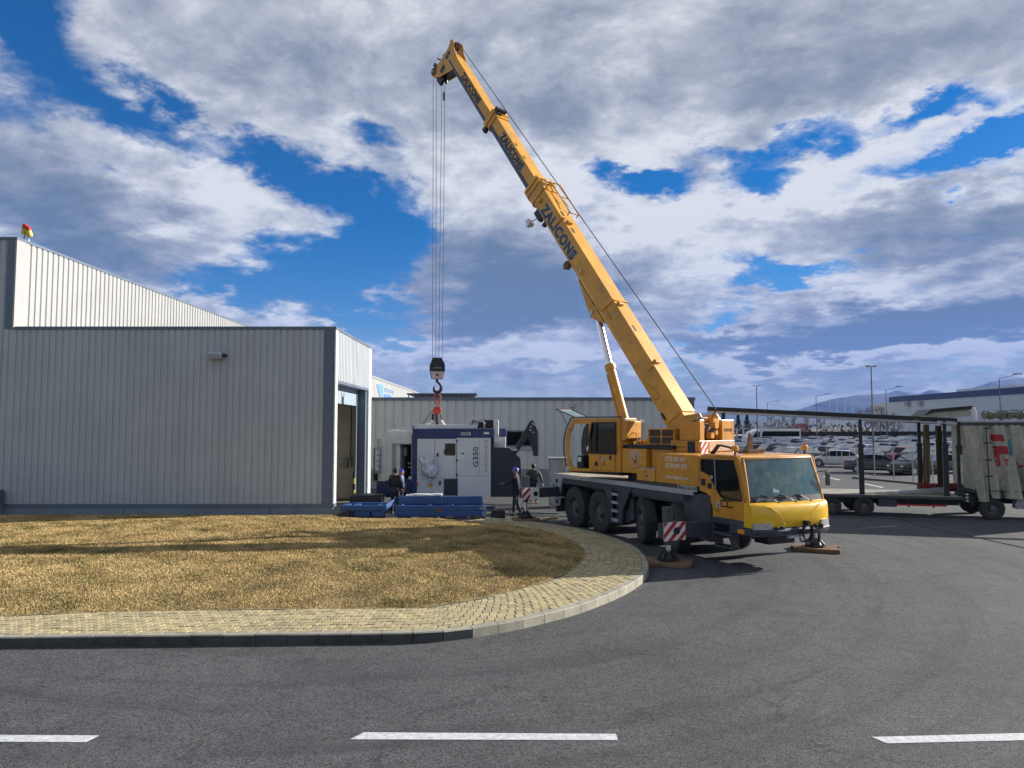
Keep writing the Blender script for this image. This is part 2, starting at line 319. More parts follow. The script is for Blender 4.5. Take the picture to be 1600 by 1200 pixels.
# ------------------------------------------------------------------ ground materials
def ground_mat(name, base, light, crack=0.0, tracks=False):
    m = bpy.data.materials.new(name); m.use_nodes = True; nt = m.node_tree; b = nt.nodes['Principled BSDF']; N = nt.nodes.new; L = nt.links.new
    P = N('ShaderNodeNewGeometry').outputs['Position']
    def noise(s, d=5, r=.6, v=P):
        n = N('ShaderNodeTexNoise'); n.inputs['Scale'].default_value = s; n.inputs['Detail'].default_value = d; n.inputs['Roughness'].default_value = r; L(v, n.inputs['Vector']); return n
    def mr(v, a, c, x=0, y=1):
        n = N('ShaderNodeMapRange'); L(v, n.inputs[0]); n.inputs['From Min'].default_value = a; n.inputs['From Max'].default_value = c; n.inputs['To Min'].default_value = x; n.inputs['To Max'].default_value = y; return n.outputs[0]
    def mix(f, a, c, bt='MIX'):
        n = N('ShaderNodeMix'); n.data_type = 'RGBA'; n.blend_type = bt
        for i, v in ((0, f), (6, a), (7, c)):
            if isinstance(v, (int, float)): n.inputs[i].default_value = v
            elif isinstance(v, tuple): n.inputs[i].default_value = (*v, 1)
            else: L(v, n.inputs[i])
        return n.outputs[2]
    big = mr(noise(.35, 5).outputs[0], .32, .68); mid = mr(noise(2.3, 7, .7).outputs[0], .3, .7)
    c = mix(big, base, light); c = mix(.35, c, mix(mid, tuple(x * .72 for x in base), tuple(x * 1.2 for x in light)))
    v = N('ShaderNodeTexVoronoi'); v.inputs['Scale'].default_value = 62; L(P, v.inputs['Vector'])
    sep = N('ShaderNodeSeparateColor'); L(v.outputs['Color'], sep.inputs[0])
    grit = mr(sep.outputs[0], 0, 1, .42, 1.62)
    cc = N('ShaderNodeCombineColor'); [L(grit, cc.inputs[i]) for i in range(3)]
    c = mix(1.0, c, cc.outputs[0], 'MULTIPLY')
    h = mr(v.outputs['Distance'], 0, .6, 1, 0)
    if tracks:   # long smears left by turning tyres
        rel = N('ShaderNodeVectorMath'); rel.operation = 'SUBTRACT'; L(P, rel.inputs[0]); rel.inputs[1].default_value = (-3.2, 19.5, 0); s3 = N('ShaderNodeSeparateXYZ'); L(rel.outputs[0], s3.inputs[0])
        ln = N('ShaderNodeVectorMath'); ln.operation = 'LENGTH'; L(rel.outputs[0], ln.inputs[0]); an = N('ShaderNodeMath'); an.operation = 'ARCTAN2'; L(s3.outputs[0], an.inputs[0]); L(s3.outputs[1], an.inputs[1])
        cv = N('ShaderNodeCombineXYZ'); L(ln.outputs['Value'], cv.inputs[0]); L(an.outputs[0], cv.inputs[1]); mp = N('ShaderNodeMapping'); mp.inputs['Scale'].default_value = (1.5, .9, 1); L(cv.outputs[0], mp.inputs[0])
        t = mr(noise(1.0, 6, .6, mp.outputs[0]).outputs[0], .5, .72, 0, .55); c = mix(t, c, (.026, .026, .029))
    if crack:
        wv = N('ShaderNodeVectorMath'); wv.operation = 'MULTIPLY_ADD'; L(noise(1.6, 6, .7).outputs['Color'], wv.inputs[0]); wv.inputs[1].default_value = (1.5, 1.5, 0); L(P, wv.inputs[2])
        vo = N('ShaderNodeTexVoronoi'); vo.feature = 'DISTANCE_TO_EDGE'; vo.inputs['Scale'].default_value = .5; L(wv.outputs[0], vo.inputs['Vector'])
        k = mr(vo.outputs['Distance'], .0, .012, 1, 0); keep = mr(noise(.8, 3).outputs[0], .44, .55)
        km = N('ShaderNodeMath'); km.operation = 'MULTIPLY'; L(k, km.inputs[0]); L(keep, km.inputs[1])
        km2 = N('ShaderNodeMath'); km2.operation = 'MULTIPLY'; L(km.outputs[0], km2.inputs[0]); km2.inputs[1].default_value = crack
        c = mix(km2.outputs[0], c, (.012, .012, .013))
    L(c, b.inputs['Base Color']); b.inputs['Roughness'].default_value = .88; b.inputs['Specular IOR Level'].default_value = .3
    bp = N('ShaderNodeBump'); bp.inputs['Strength'].default_value = .5; bp.inputs['Distance'].default_value = .006; L(h, bp.inputs['Height']); L(bp.outputs[0], b.inputs['Normal'])
    return m
ASPH = ground_mat('asphalt', (.056, .057, .060), (.088, .089, .091), .65, True)
FIELD = ground_mat('field_earth', (.10, .085, .05), (.17, .14, .08))
def sheet(name, pts, z, m, **kw):
    mb = M(); mb.prism(pts, lambda a, b, d: (a, b, d), z - .004, z); return mb.build(name, m, **kw)
ST = dict(kind='structure')
sheet('ground', [(-7000, -3000), (7000, -3000), (7000, 7000), (-7000, 7000)], -.09, FIELD, **ST)
mb = M(); mb.box(-70, 150, -20, 215, -.08, 0); mb.build('asphalt_yard', ASPH, **ST)

# ------------------------------------------------------------------ kerb, pavement, lawn
OUT = [(-15, 11.12), (-8.01, 11.34), (-4.06, 11.48), (-1.37, 11.58), (-.81, 11.76), (-.32, 12.04), (.13, 12.34), (.51, 12.66), (.94, 13.05), (1.32, 13.45), (1.68, 13.91), (2.03, 14.38), (2.33, 14.85), (2.6, 15.33), (2.86, 15.87),
       (3.07, 16.4), (3.24, 17.01), (3.41, 18.25), (3.42, 19.69), (3.14, 21.1), (2.72, 22.3), (2.1, 23.45), (1.25, 24.5), (.23, 25.4), (-.9, 26.15)]
LAWN = [(-15, 12.2), (-8.91, 12.58), (-8.06, 12.76), (-7.1, 12.92), (-6.04, 12.98), (-4.63, 13.06), (-2.8, 13.17), (-1.58, 13.17), (-.73, 13.75), (0, 14.5), (.61, 15.2), (1.05, 15.93), (1.36, 16.64), (1.63, 17.49), (1.84, 18.39), (1.9, 19.39), (1.82, 20.3), (1.6, 21.3), (1.2, 22.41), (.55, 23.4), (-.45, 24.35), (-1.7, 25.1)]
def resample(poly, step=None, n=None, smooth=True):
    P = [Vector((*p, 0)) for p in poly]; d = [0]
    for a, b in zip(P, P[1:]): d.append(d[-1] + (b - a).length)
    n = n or max(1, round(d[-1] / step)); out = []
    for i in range(n + 1):
        t = d[-1] * i / n; k = max(j for j in range(len(d)) if d[j] <= t + 1e-9); k = min(k, len(P) - 2)
        out.append(P[k].lerp(P[k + 1], (t - d[k]) / (d[k + 1] - d[k])))
    return out
def normals(pts):   # pointing to the lawn side (left of travel)
    r = []
    for i in range(len(pts)):
        t = (pts[min(i + 1, len(pts) - 1)] - pts[max(i - 1, 0)]).normalized(); r.append(Vector((-t.y, t.x, 0)))
    return r
KT = .165
kerb_pts = resample(OUT, .5); kn = normals(kerb_pts)
KERB = mat('kerb_concrete', (.33, .31, .25), .85, var=.16, vscale=3, bump=.35, dirt=(.13, .12, .10), dscale=2.2, damt=.55)
KERBD = mat('kerb_dark', (.075, .078, .075), .85, var=.3, vscale=3, bump=.35, dirt=(.03, .03, .03), dscale=3, damt=.6)
kerb = bpy.data.objects.new('kerb', None); COL.objects.link(kerb); kerb['kind'] = 'structure'
for i in range(len(kerb_pts) - 1):
    a, b = kerb_pts[i], kerb_pts[i + 1]; t = (b - a).normalized(); g = .006; a2, b2 = a + t * g, b - t * g
    j = rng.uniform(-.004, .004); ch = .018; mb = M(); ring = lambda p, n: [p + Vector((0, 0, -.06)), p + Vector((0, 0, KT - ch + j)), p + n * ch + Vector((0, 0, KT + j)), p + n * .15 + Vector((0, 0, KT + j)), p + n * .15 + Vector((0, 0, -.06))]
    mb.add(ring(a2, kn[i]) + ring(b2, kn[i + 1]), [(0, 1, 6, 5), (1, 2, 7, 6), (2, 3, 8, 7), (3, 4, 9, 8), (4, 0, 5, 9), (4, 3, 2, 1, 0), (5, 6, 7, 8, 9)])
    # upright faces along the straight run get the darker material, later stones keep one tone
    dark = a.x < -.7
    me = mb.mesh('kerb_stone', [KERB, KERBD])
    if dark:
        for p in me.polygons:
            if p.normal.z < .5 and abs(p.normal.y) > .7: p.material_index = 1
    link('kerb_stone', me, kerb)
# matched stations of the pavement's two edges
NS = 132
def keyed(poly, keys, n):
    P = [Vector((*p, 0)) for p in poly]
    seg = []
    idx = [min(range(len(P)), key=lambda j: (P[j] - Vector((*k, 0))).length) for k in keys]
    out = []
    for (i0, i1), cnt in zip(zip(idx, idx[1:]), n):
        r = resample([tuple(p.xy) for p in P[i0:i1 + 1]], n=cnt); out += r[:-1]
    return out + [r[-1]]
kk = [kerb_pts[i] + kn[i] * .155 for i in range(len(kerb_pts))]
kin = [tuple(p.xy) for p in kk]
K1 = [kin[0], (-1.42, 11.73), (3.1, 17.0), (3.27, 19.6), (2.5, 22.3), (1.1, 24.3), kin[-1]]
K2 = [(-15, 12.2), (-1.58, 13.17), (1.63, 17.49), (1.9, 19.39), (1.2, 22.41), (.55, 23.4), (-1.7, 25.1)]
cnts = [68, 34, 13, 14, 12, 12]
E1 = keyed(kin, K1, cnts); E2 = keyed(LAWN, K2, cnts)
E2 = [p + (E1[i] - p).normalized() * .05 for i, p in enumerate(E2)]
def pave(s, t):
    s = min(max(s, 0), len(E1) - 1.001); i = int(s); f = s - i
    a = E1[i].lerp(E1[i + 1], f); b = E2[i].lerp(E2[i + 1], f); return a.lerp(b, t)
bed = M(); n = len(E1)
bed.add([(*p.xy, KT - .03) for p in E1] + [(*p.xy, KT - .03) for p in E2], [(i, i + 1, n + i + 1, n + i) for i in range(n - 1)])
bed.build('pavement', mat('joint_sand', (.045, .042, .035), .95, var=.3, vscale=8), **ST)
pavement = bpy.data.objects['pavement']
PAVM = [mat('paver_' + k, c, .88, var=.16, vscale=5, bump=.4, dirt=(.13, .12, .085), dscale=1.3, damt=.75) for k, c in (('a', (.43, .355, .19)), ('b', (.39, .325, .185)), ('c', (.34, .285, .165)))]
ROWS = 8; prs = []
for r in range(ROWS):
    for c in range(n - 1):
        s0 = c + (.5 if r % 2 else 0) - .25; t0, t1 = r / ROWS, (r + 1) / ROWS
        if s0 < 0 or s0 + 1 > n - 1: continue
        g = .03; z = .13
        ed = [(0, 0), (0, .42), (z, .62), (z, 1)]
        gs = .052; gt = .018; left = [(s0 + gs + x - .04, t0 + (t1 - t0) * (gt + y * (1 - 2 * gt))) for x, y in ed]; right = [(s0 + 1 - gs + x - .04, t0 + (t1 - t0) * (gt + y * (1 - 2 * gt))) for x, y in ed]
        lp = [pave(*q) for q in left + right[::-1]]; prs.append(lp)
def paver_into(mb, lp, z):
    k = len(lp); cc = sum(lp, Vector()) / k; mb.add([(*(cc + (p - cc) * 1.0).xy, KT - .035) for p in lp] + [(*(cc + (p - cc) * .985).xy, z - .004) for p in lp] + [(*(cc + (p - cc) * .93).xy, z) for p in lp],
        [(i, (i + 1) % k, k + (i + 1) % k, k + i) for i in range(k)] + [(k + i, k + (i + 1) % k, 2 * k + (i + 1) % k, 2 * k + i) for i in range(k)] + [tuple(range(2 * k, 3 * k))])
def seen_near(lp):
    p = sum(lp, Vector()) / len(lp); vis = abs(p.x) < .74 * p.y; return (0 if vis else 100) + p.length
prs.sort(key=seen_near); rest = M()
for i, lp in enumerate(prs):
    z = KT + rng.uniform(-.007, .004)
    if i < 296:
        mb = M(); paver_into(mb, lp, z); mb.build('paver', PAVM[rng.choice((0, 0, 1, 1, 2))], pavement)
    else:
        rest.cur = rng.choice((0, 0, 1, 1, 2)); paver_into(rest, lp, z)
o = rest.build('paver_field', PAVM, pavement); o['kind'] = 'stuff'

lawn_poly = [tuple(p.xy) for p in E2] + [(-3, 25.7), (-6.3, 25.95), (-6.55, 26.75), (-34, 26.85), (-34, 12)]
def inside(x, y, poly=lawn_poly):
    c = False; j = len(poly) - 1
    for i in range(len(poly)):
        (x1, y1), (x2, y2) = poly[i], poly[j]
        if (y1 > y) != (y2 > y) and x < (x2 - x1) * (y - y1) / (y2 - y1) + x1: c = not c
        j = i
    return c
def edge_dist(px, py):
    P = np.array(lawn_poly); A = P; B = np.roll(P, -1, 0); d = B - A; L2 = (d ** 2).sum(1); best = np.full(len(px), 1e9)
    for a, dd, l2 in zip(A, d, L2):
        t = np.clip(((px - a[0]) * dd[0] + (py - a[1]) * dd[1]) / max(l2, 1e-9), 0, 1); best = np.minimum(best, np.hypot(px - a[0] - t * dd[0], py - a[1] - t * dd[1]))
    return best
def lawn_z(px, py):
    e = edge_dist(px, py); return KT - .01 + .16 * (1 - np.exp(-e / 1.3)) + .02 * np.sin(px * 1.7) * np.sin(py * 1.3)
ip = [(x + rng.uniform(-.1, .1), y + rng.uniform(-.1, .1)) for x in np.arange(-33.5, 2, .45) for y in np.arange(12.3, 27, .45)]
ip = [p for p in ip if inside(*p)]
ip = [p for p, e in zip(ip, edge_dist(np.array([p[0] for p in ip]), np.array([p[1] for p in ip]))) if e > .2]
nv = len(lawn_poly); allp = [Vector(p) for p in lawn_poly + ip]
vs, es, fs, *_ = delaunay_2d_cdt(allp, [], [list(range(nv))], 1, 1e-5)
zz = lawn_z(np.array([v.x for v in vs]), np.array([v.y for v in vs])); mb = M()
skirt = len(vs); mb.add([(v.x, v.y, z) for v, z in zip(vs, zz)] + [(p[0], p[1], -.02) for p in lawn_poly], [tuple(f) for f in fs])
mb.add([(p[0], p[1], -.02) for p in lawn_poly] + [(p[0], p[1], KT - .008) for p in lawn_poly], [(i, (i + 1) % nv, nv + (i + 1) % nv, nv + i) for i in range(nv)])
LAWNM = mat('lawn_thatch', (.27, .205, .095), .95, var=.2, vscale=2.5, col2=(.11, .095, .04), bump=.6, bscale=25)
mb.build('lawn', LAWNM, smooth=True, **ST)
def grass(name, count, seed, hmin, hmax, mat_, pred=None):
    r = np.random.RandomState(seed); X = r.uniform(-24, 2, count * 3); Y = 12.2 + 14.6 * r.uniform(0, 1, count * 3) ** 1.15
    ok = np.abs(X) < .76 * Y + .6; X, Y = X[ok], Y[ok]
    P = np.array(lawn_poly); ins = np.zeros(len(X), bool); j = len(P) - 1
    for i in range(len(P)):
        c = ((P[i, 1] > Y) != (P[j, 1] > Y)) & (X < (P[j, 0] - P[i, 0]) * (Y - P[i, 1]) / (P[j, 1] - P[i, 1] + 1e-12) + P[i, 0]); ins ^= c; j = i
    X, Y = X[ins], Y[ins]; far = edge_dist(X, Y) > r.uniform(.0, .13, len(X)); X, Y = X[far], Y[far]
    if pred is not None: k = pred(X, Y, r); X, Y = X[k], Y[k]
    X, Y = X[:count], Y[:count]; k = len(X); Z = lawn_z(X, Y); a = r.uniform(0, 2 * np.pi, k); hgt = r.uniform(hmin, hmax, k); w = r.uniform(.006, .013, k) * (Y / 17)
    ln = r.uniform(.2, 1.3, k) * hgt; b = a + r.uniform(1, 2, k); dx, dy = np.cos(a) * w, np.sin(a) * w; tx, ty = np.cos(b) * ln, np.sin(b) * ln
    V = np.empty((k, 3, 3), np.float32); V[:, 0] = np.stack([X - dx, Y - dy, Z - .005], 1); V[:, 1] = np.stack([X + dx, Y + dy, Z - .005], 1); V[:, 2] = np.stack([X + tx, Y + ty, Z + hgt], 1)
    me = bpy.data.meshes.new(name); me.vertices.add(k * 3); me.vertices.foreach_set('co', V.ravel()); me.loops.add(k * 3); me.loops.foreach_set('vertex_index', np.arange(k * 3, dtype=np.int32))
    me.polygons.add(k); me.polygons.foreach_set('loop_start', np.arange(0, k * 3, 3, dtype=np.int32)); me.polygons.foreach_set('loop_total', np.full(k, 3, np.int32)); me.update(); me.validate()
    me.materials.append(mat_); o = link(name, me); o['kind'] = 'stuff'; return o
def grass_mat(name, c1, c2, c3):
    m = bpy.data.materials.new(name); m.use_nodes = True; nt = m.node_tree; b = nt.nodes['Principled BSDF']; N = nt.nodes.new; L = nt.links.new; P = N('ShaderNodeNewGeometry').outputs['Position']
    n1 = N('ShaderNodeTexNoise'); n1.inputs['Scale'].default_value = .9; n1.inputs['Detail'].default_value = 6; n1.inputs['Roughness'].default_value = .65; L(P, n1.inputs['Vector'])
    n2 = N('ShaderNodeTexNoise'); n2.inputs['Scale'].default_value = 38; n2.inputs['Detail'].default_value = 2; L(P, n2.inputs['Vector'])
    ad = N('ShaderNodeMath'); ad.operation = 'MULTIPLY_ADD'; L(n2.outputs[0], ad.inputs[0]); ad.inputs[1].default_value = .75; L(n1.outputs[0], ad.inputs[2])
    cr = N('ShaderNodeValToRGB'); L(ad.outputs[0], cr.inputs[0]); e = cr.color_ramp.elements; e[0].position = .66; e[0].color = (*c1, 1); e[1].position = 1.05 if False else 1.0; e[1].color = (*c3, 1); q = e.new(.84); q.color = (*c2, 1)
    L(cr.outputs[0], b.inputs['Base Color']); b.inputs['Roughness'].default_value = .8; b.inputs['Specular IOR Level'].default_value = .2; return m
STRAW = grass_mat('straw_grass', (.15, .125, .045), (.43, .305, .13), (.60, .45, .21))
GREEN = grass_mat('green_grass', (.035, .05, .015), (.08, .10, .028), (.20, .18, .07))
grass('dry_grass', 420000, 3, .012, .042, STRAW)
def gp(X, Y, r):
    f = np.sin(X * 1.9 + 2.1 * np.sin(Y * 1.1)) * np.sin(Y * 2.3 + 1.7 * np.sin(X * .8)) + .5 * np.sin(X * 6.1 + Y * 5.3)
    clump = np.exp(-(((X + 1.9) / .35) ** 2 + ((Y - 13.45) / .12) ** 2)) * 2.2
    return (f + clump + r.uniform(-.5, .5, len(X))) > .66
grass('green_grass', 120000, 5, .012, .05, GREEN, gp)

# ------------------------------------------------------------------ road markings
LINE = mat('road_paint', (.58, .59, .60), .75, var=.17, vscale=14, dirt=(.22, .22, .22), dscale=26, damt=.75)
for pts in ([(-7.6, 8.03), (-4.67, 8.0), (-4.62, 8.17), (-7.5, 8.20)], [(-1.79, 8.07), (1.165, 8.05), (1.17, 8.21), (-1.67, 8.25)], [(4.09, 7.97), (7.1, 8.12), (7.0, 8.30), (4.0, 8.13)],
            [on_ground(1285, 745).xy, on_ground(1288, 744.5).xy, on_ground(1313, 749.6).xy, on_ground(1310, 750.2).xy], [on_ground(1345, 755.4).xy, on_ground(1348, 754.8).xy, on_ground(1381, 761.4).xy, on_ground(1378, 762.2).xy]):
    sheet('road_marking', [tuple(p) for p in pts], .006, LINE, **ST)
mb = M(); mb.tube([tuple(on_ground(*q, .006)) for q in ((1395, 805), (1430, 820), (1500, 834), (1600, 856))], .012, 5); mb.build('tar_seam', BLACK, **ST)

# ------------------------------------------------------------------ corrugated sheet cladding
def cladding(name, p0, p1, z0, z1, m, parent, out, pitch=.25, depth=.035, z1b=None):
    """ribbed sheet from p0 to p1 (xy) facing 'out'; z1b: height at the far end."""
    p0, p1, out = Vector((*p0, 0)), Vector((*p1, 0)), Vector((*out, 0)); d = (p1 - p0); Ln = d.length; d /= Ln; z1b = z1 if z1b is None else z1b
    prof = []; k = 0; s = 0
    while s < Ln:
        for f, o in ((0, 1), (.62, 1), (.70, 0), (.92, 0)):
            x = s + f * pitch
            if x < Ln: prof.append((x, o))
        s += pitch
    prof.append((Ln, 1)); vs = []
    for x, o in prof:
        q = p0 + d * x + out * (depth * o); vs += [(q.x, q.y, z0), (q.x, q.y, z1 + (z1b - z1) * x / Ln)]
    mb = M(); mb.add(vs, [(2 * i, 2 * i + 2, 2 * i + 3, 2 * i + 1) for i in range(len(prof) - 1)])
    return link(name, mb.mesh(name, m, fix=False), parent)
XW, YF, YB = -6.76, 27.0, 33.9; HL, HH = 7.28, 10.75; XH = -19.1
blk = thing('warehouse_bay', 'low grey corrugated warehouse bay with open roller door beside the white machine', 'building', (XW, YF, 0))
def at(o): return Matrix.Translation(-Vector(o.location))
X = at(blk)
def B(name, boxes, m, parent, xf, **kw):
    first = None
    for b in boxes:
        mb = M(xf); mb.box(*b[:6], top=b[6] if len(b) > 6 else None); o = mb.build(name, m, parent if parent or not first else first, **kw); first = first or o
    return first
def local(o, parent): o.location = -Vector(parent.location); return o
B('wall', [(XH, XW - .02, YF + .04, YF + .2, .1, HL - .1), (XW - .2, XW - .04, YF + .2, 27.38, .1, HL - .1), (XW - .2, XW - .04, 33.22, YB, .1, HL - .1), (XW - .2, XW - .04, 27.38, 33.22, 5.3, HL - .1), (XH, XW - .04, YB - .15, YB, 0, HL - .1)], INNER, blk, X)
local(cladding('cladding', (XH, YF), (XW - .42, YF), .55, HL - .12, CLAD, blk, (0, -1), .252), blk)
local(cladding('cladding', (XW, YF + .34), (XW, YB - .1), 5.24, HL - .12, CLAD, blk, (1, 0), .252), blk)
B('roof', [(XH, XW - .05, YF + .1, YB, HL - .25, HL - .12)], mat('roof_grey', (.2, .21, .23), .7), blk, X)
B('parapet_cap', [(XH + .1, XW + .06, YF - .06, YF + .14, HL - .12, HL), (XW - .14, XW + .06, YF + .14, YB + .03, HL - .12, HL)], TRIM, blk, X, bev=.012)
B('corner_post', [(XW - .42, XW - .012, YF - .045, YF + .03, .55, HL - .12)], TRIM, blk, X)
B('corner_flashing', [(XW - .03, XW + .045, YF - .045, YF + .34, .55, HL - .12), (XW - .03, XW + .045, 33.26, YB + .02, .3, HL - .12)], mat('flashing_light', (.50, .52, .54), .5), blk, X)
B('plinth_rail', [(XH - 1, XW + .07, YF - .09, YF + .03, .44, .56), (XW - .03, XW + .07, YF + .03, 27.4, .44, .56)], TRIM, blk, X)
px0 = XH - 1
while px0 < XW:   # plinth panels, joint every 5.5 m
    x1 = min(px0 + 5.5, XW + .04); B('plinth_panel', [(px0 + .012, x1 - .012, YF - .05, YF + .03, .02, .438)], PLINTH, blk, X); px0 += 5.5
B('door_frame', [(XW - .4, XW - .05, 33.0, 33.25, 0, 5.3), (XW - .4, XW - .05, 27.35, 27.48, 0, 5.3), (XW - .4, XW + .02, 27.35, 33.25, 5.14, 5.28), (XW - .44, XW - .4, 32.7, 33.0, 0, 5.1)], TRIM, blk, X)
SEC = mat('sectional_door', (.30, .37, .44), .45, var=.03)
dd = B('sectional_door', [(XW - .48, XW - .42, 27.48, 33.0, 4.42, 4.97)], SEC, blk, X)
B('door_panel', [(XW - .49, XW - .41, 27.48, 33.0, 4.98, 5.5)], SEC, dd, Matrix.Identity(4) @ X)
B('inner_floor', [(-17, XW, YF + .25, YB - .2, -.02, .07)], CONC, blk, X)
for i in range(7): B('inner_wall_panel', [(-15, XW - .5, YB - .21, YB - .17, .1 + i * .95, .1 + i * .95 + .905)], INNER, blk, X)
tag(B('wall_floodlight', [(-11.52, -11.0, YF - .3, YF - .06, 6.02, 6.3, (0, 0, .12, 0))], mat('lamp_grey', (.42, .43, .45), .4), None, Matrix()), 'small grey floodlight mounted high on the shaded corrugated wall', 'lamp')
fl = bpy.data.objects['wall_floodlight']; B('bracket', [(-10.98, -10.86, YF - .25, YF - .0, 6.12, 6.2)], BLACK, fl, Matrix()); B('lens', [(-11.48, -11.04, YF - .32, YF - .303, 6.05, 6.2)], mat('lens_grey', (.25, .27, .3), .2), fl, Matrix())
# bollard and switch box inside the door
c = at_depth(553, 760, 32.7); bo = thing('bollard', 'black and yellow bollard just inside the open roller door', 'bollard', (c.x, 32.7, .07))
for i in range(5): mb = M(); mb.cyl((0, 0, i * .26), (0, 0, i * .26 + .26), .06, 14); mb.build('post_band', [BLACK, mat('bollard_yellow', (.55, .5, .05), .5)][i % 2], bo, smooth=True)
sb = B('switch_box', [(-8.02, -7.72, 33.4, 33.68, 1.55, 1.95), (-7.66, -7.55, 33.45, 33.68, 1.62, 1.9), (-7.72, -7.66, 33.5, 33.55, 1.7, 1.74)], mat('switch_grey', (.33, .34, .3), .5), None, Matrix(), bev=.01)
tag(sb, 'grey switch box on the cream wall inside the open door', 'switch box'); mb = M(); mb.tube([(-7.6, 33.6, 1.9), (-7.6, 33.62, 4.5)], .02, 6); mb.build('conduit', BLACK, sb)

hall = thing('warehouse_hall', 'tall white corrugated warehouse hall rising behind the low grey bay', 'building', (XH, YF, 0))
XX = at(hall)
B('wall', [(-34, XH - .04, YF + .04, YF + .2, .1, HH - .1), (XH - .2, XH - .04, YF + .2, 95, .1, HH - .1)], INNER, hall, XX)
local(cladding('cladding', (-34, YF), (XH - .3, YF), .55, HH - .1, CLAD, hall, (0, -1), .252), hall)
local(cladding('cladding', (XH - .3, YF), (XH - .0, YF), .55, HL - .1, CLAD, hall, (0, -1), .252), hall)
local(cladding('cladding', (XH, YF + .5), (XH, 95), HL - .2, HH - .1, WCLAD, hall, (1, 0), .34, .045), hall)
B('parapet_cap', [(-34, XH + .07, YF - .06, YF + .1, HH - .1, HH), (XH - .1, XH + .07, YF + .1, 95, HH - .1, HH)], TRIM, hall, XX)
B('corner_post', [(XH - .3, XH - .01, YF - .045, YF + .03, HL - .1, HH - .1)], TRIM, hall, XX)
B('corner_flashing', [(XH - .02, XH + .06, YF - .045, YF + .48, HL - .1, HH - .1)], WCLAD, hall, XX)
B('plinth', [(-34, XH + .0, YF - .55, YF - .1, 0, 1.0)], PLINTH, hall, XX)
B('plinth_cap', [(-34, XH - .0, YF - .6, YF - .1, 1.0, 1.1), (XH - .35, XH + .03, YF - .58, YF - .1, .56, .998)], TRIM, hall, XX)
B('roof', [(-34, XH - .1, YF + .2, 95, HH - .35, HH - .2)], MATS['roof_grey'], hall, XX)
# warning beacons on the roof
bc = at_depth(38, 372, 28.5); bn = thing('roof_beacon', 'pair of red and yellow warning lamps on a thin mast above the tall hall', 'beacon', (bc.x, 28.5, HH - .2))
mb = M(); mb.cyl((0, 0, 0), (0, 0, 1.0), .03, 10); mb.build('mast', STEEL, bn, smooth=True); mb = M(); mb.cyl((.12, .1, 0), (.12, .1, .55), .02, 8); mb.build('stay', STEEL, bn)
YL = mat('siren_yellow', (.55, .42, .03), .35, coat=.3)
for k, (dx, dz, rt) in enumerate(((0, .0, .3), (.22, -.1, -.2))):
    mb = M(); mb.lathe([(.001, .0), (.11, .0), (.13, .12), (.10, .2), (.11, .26), (.001, .26)], (dx, 0, .72 + dz), (rt * .5, -.2, 1), 16); h_ = mb.build('siren_body', YL, bn, smooth=True)
    mb = M(); mb.lathe([(.001, 0), (.09, 0), (.095, .12), (.06, .17), (.001, .18)], (dx + rt * .12, -.05, .97 + dz), (rt * .5, -.2, 1), 14); mb.build('red_lens', mat('red_lens', (.5, .02, .02), .2, coat=.5), h_, smooth=True)
mb = M(); mb.bar((0, 0, .78), (.22, 0, .7), .04, .04); mb.build('crossarm', BLACK, bn)

# rear building
YR = 40.0; HR = 5.05; rb = thing('rear_hall', 'long low grey corrugated hall behind the machine and the crane', 'building', (-14, YR, 0)); XX = at(rb)
B('wall', [(-16, 10.15, YR + .05, YR + .25, 0, HR - .1), (10.0, 10.15, YR + .25, 60, 0, HR - .1)], INNER, rb, XX)
local(cladding('cladding', (-16, YR), (9.6, YR), 1.1, HR - .1, RCLAD, rb, (0, -1), .5, .05), rb)
local(cladding('cladding', (10.2, YR + .3), (10.2, 60), 1.1, HR - .1, CLAD, rb, (1, 0), .5, .05), rb)
B('corner_post', [(9.6, 10.25, YR - .06, YR + .3, 0, HR - .1)], TRIM, rb, XX)
B('parapet_cap', [(-16, 10.3, YR - .1, YR + .15, HR - .12, HR + .06), (10.1, 10.3, YR + .15, 60, HR - .12, HR + .06)], TRIM, rb, XX)
B('plinth', [(-16, 9.6, YR - .08, YR + .04, 0, 1.1)], PLINTH, rb, XX)
B('roof', [(-16, 10.1, YR + .15, 60, HR - .3, HR - .15)], MATS['roof_grey'], rb, XX)
for x0 in (-.33,):
    w = B('window', [(x0, x0 + 1.75, YR - .12, YR - .07, 2.35, 3.25)], TRIM, rb, XX)
    for k in range(2): B('pane', [(x0 + .06 + k * .84, x0 + .86 + k * .84, YR - .135, YR - .121, 2.43, 3.17)], CGLASS, w, XX)
B('sill', [(-.4, 1.5, YR - .16, YR - .07, 2.2, 2.33)], EDGE, rb, XX)
wl = at_depth(895, 634, YR); tag(B('wall_lamp', [(wl.x - .12, wl.x + .14, YR - .35, YR - .06, wl.z - .1, wl.z + .12)], EDGE, None, Matrix(), bev=.02), 'small lamp box under the eaves of the rear hall above the crane cab', 'lamp')
ru = thing('rooftop_unit', 'long dark rooftop vent unit on the rear hall behind the hook', 'rooftop unit', (-4.2, 43, HR - .15)); UX = at(ru)
B('housing', [(-6.1, -2.15, 42.6, 44.5, HR - .15, HR + .12)], mat('unit_grey', (.16, .18, .21), .5), ru, UX); B('top_rail', [(-6.3, -2.1, 42.5, 44.6, HR + .33, HR + .42)], TRIM, ru, UX); B('louvre', [(-6.0, -2.2, 42.7, 44.4, HR + .12 + i * .1, HR + .16 + i * .1) for i in range(2)], EDGE, ru, UX)
for x in (-6.2, -5.2, -4.2, -3.2, -2.2): B('post', [(x - .03, x + .03, 42.55, 42.61, HR + .1, HR + .34)], TRIM, ru, UX)
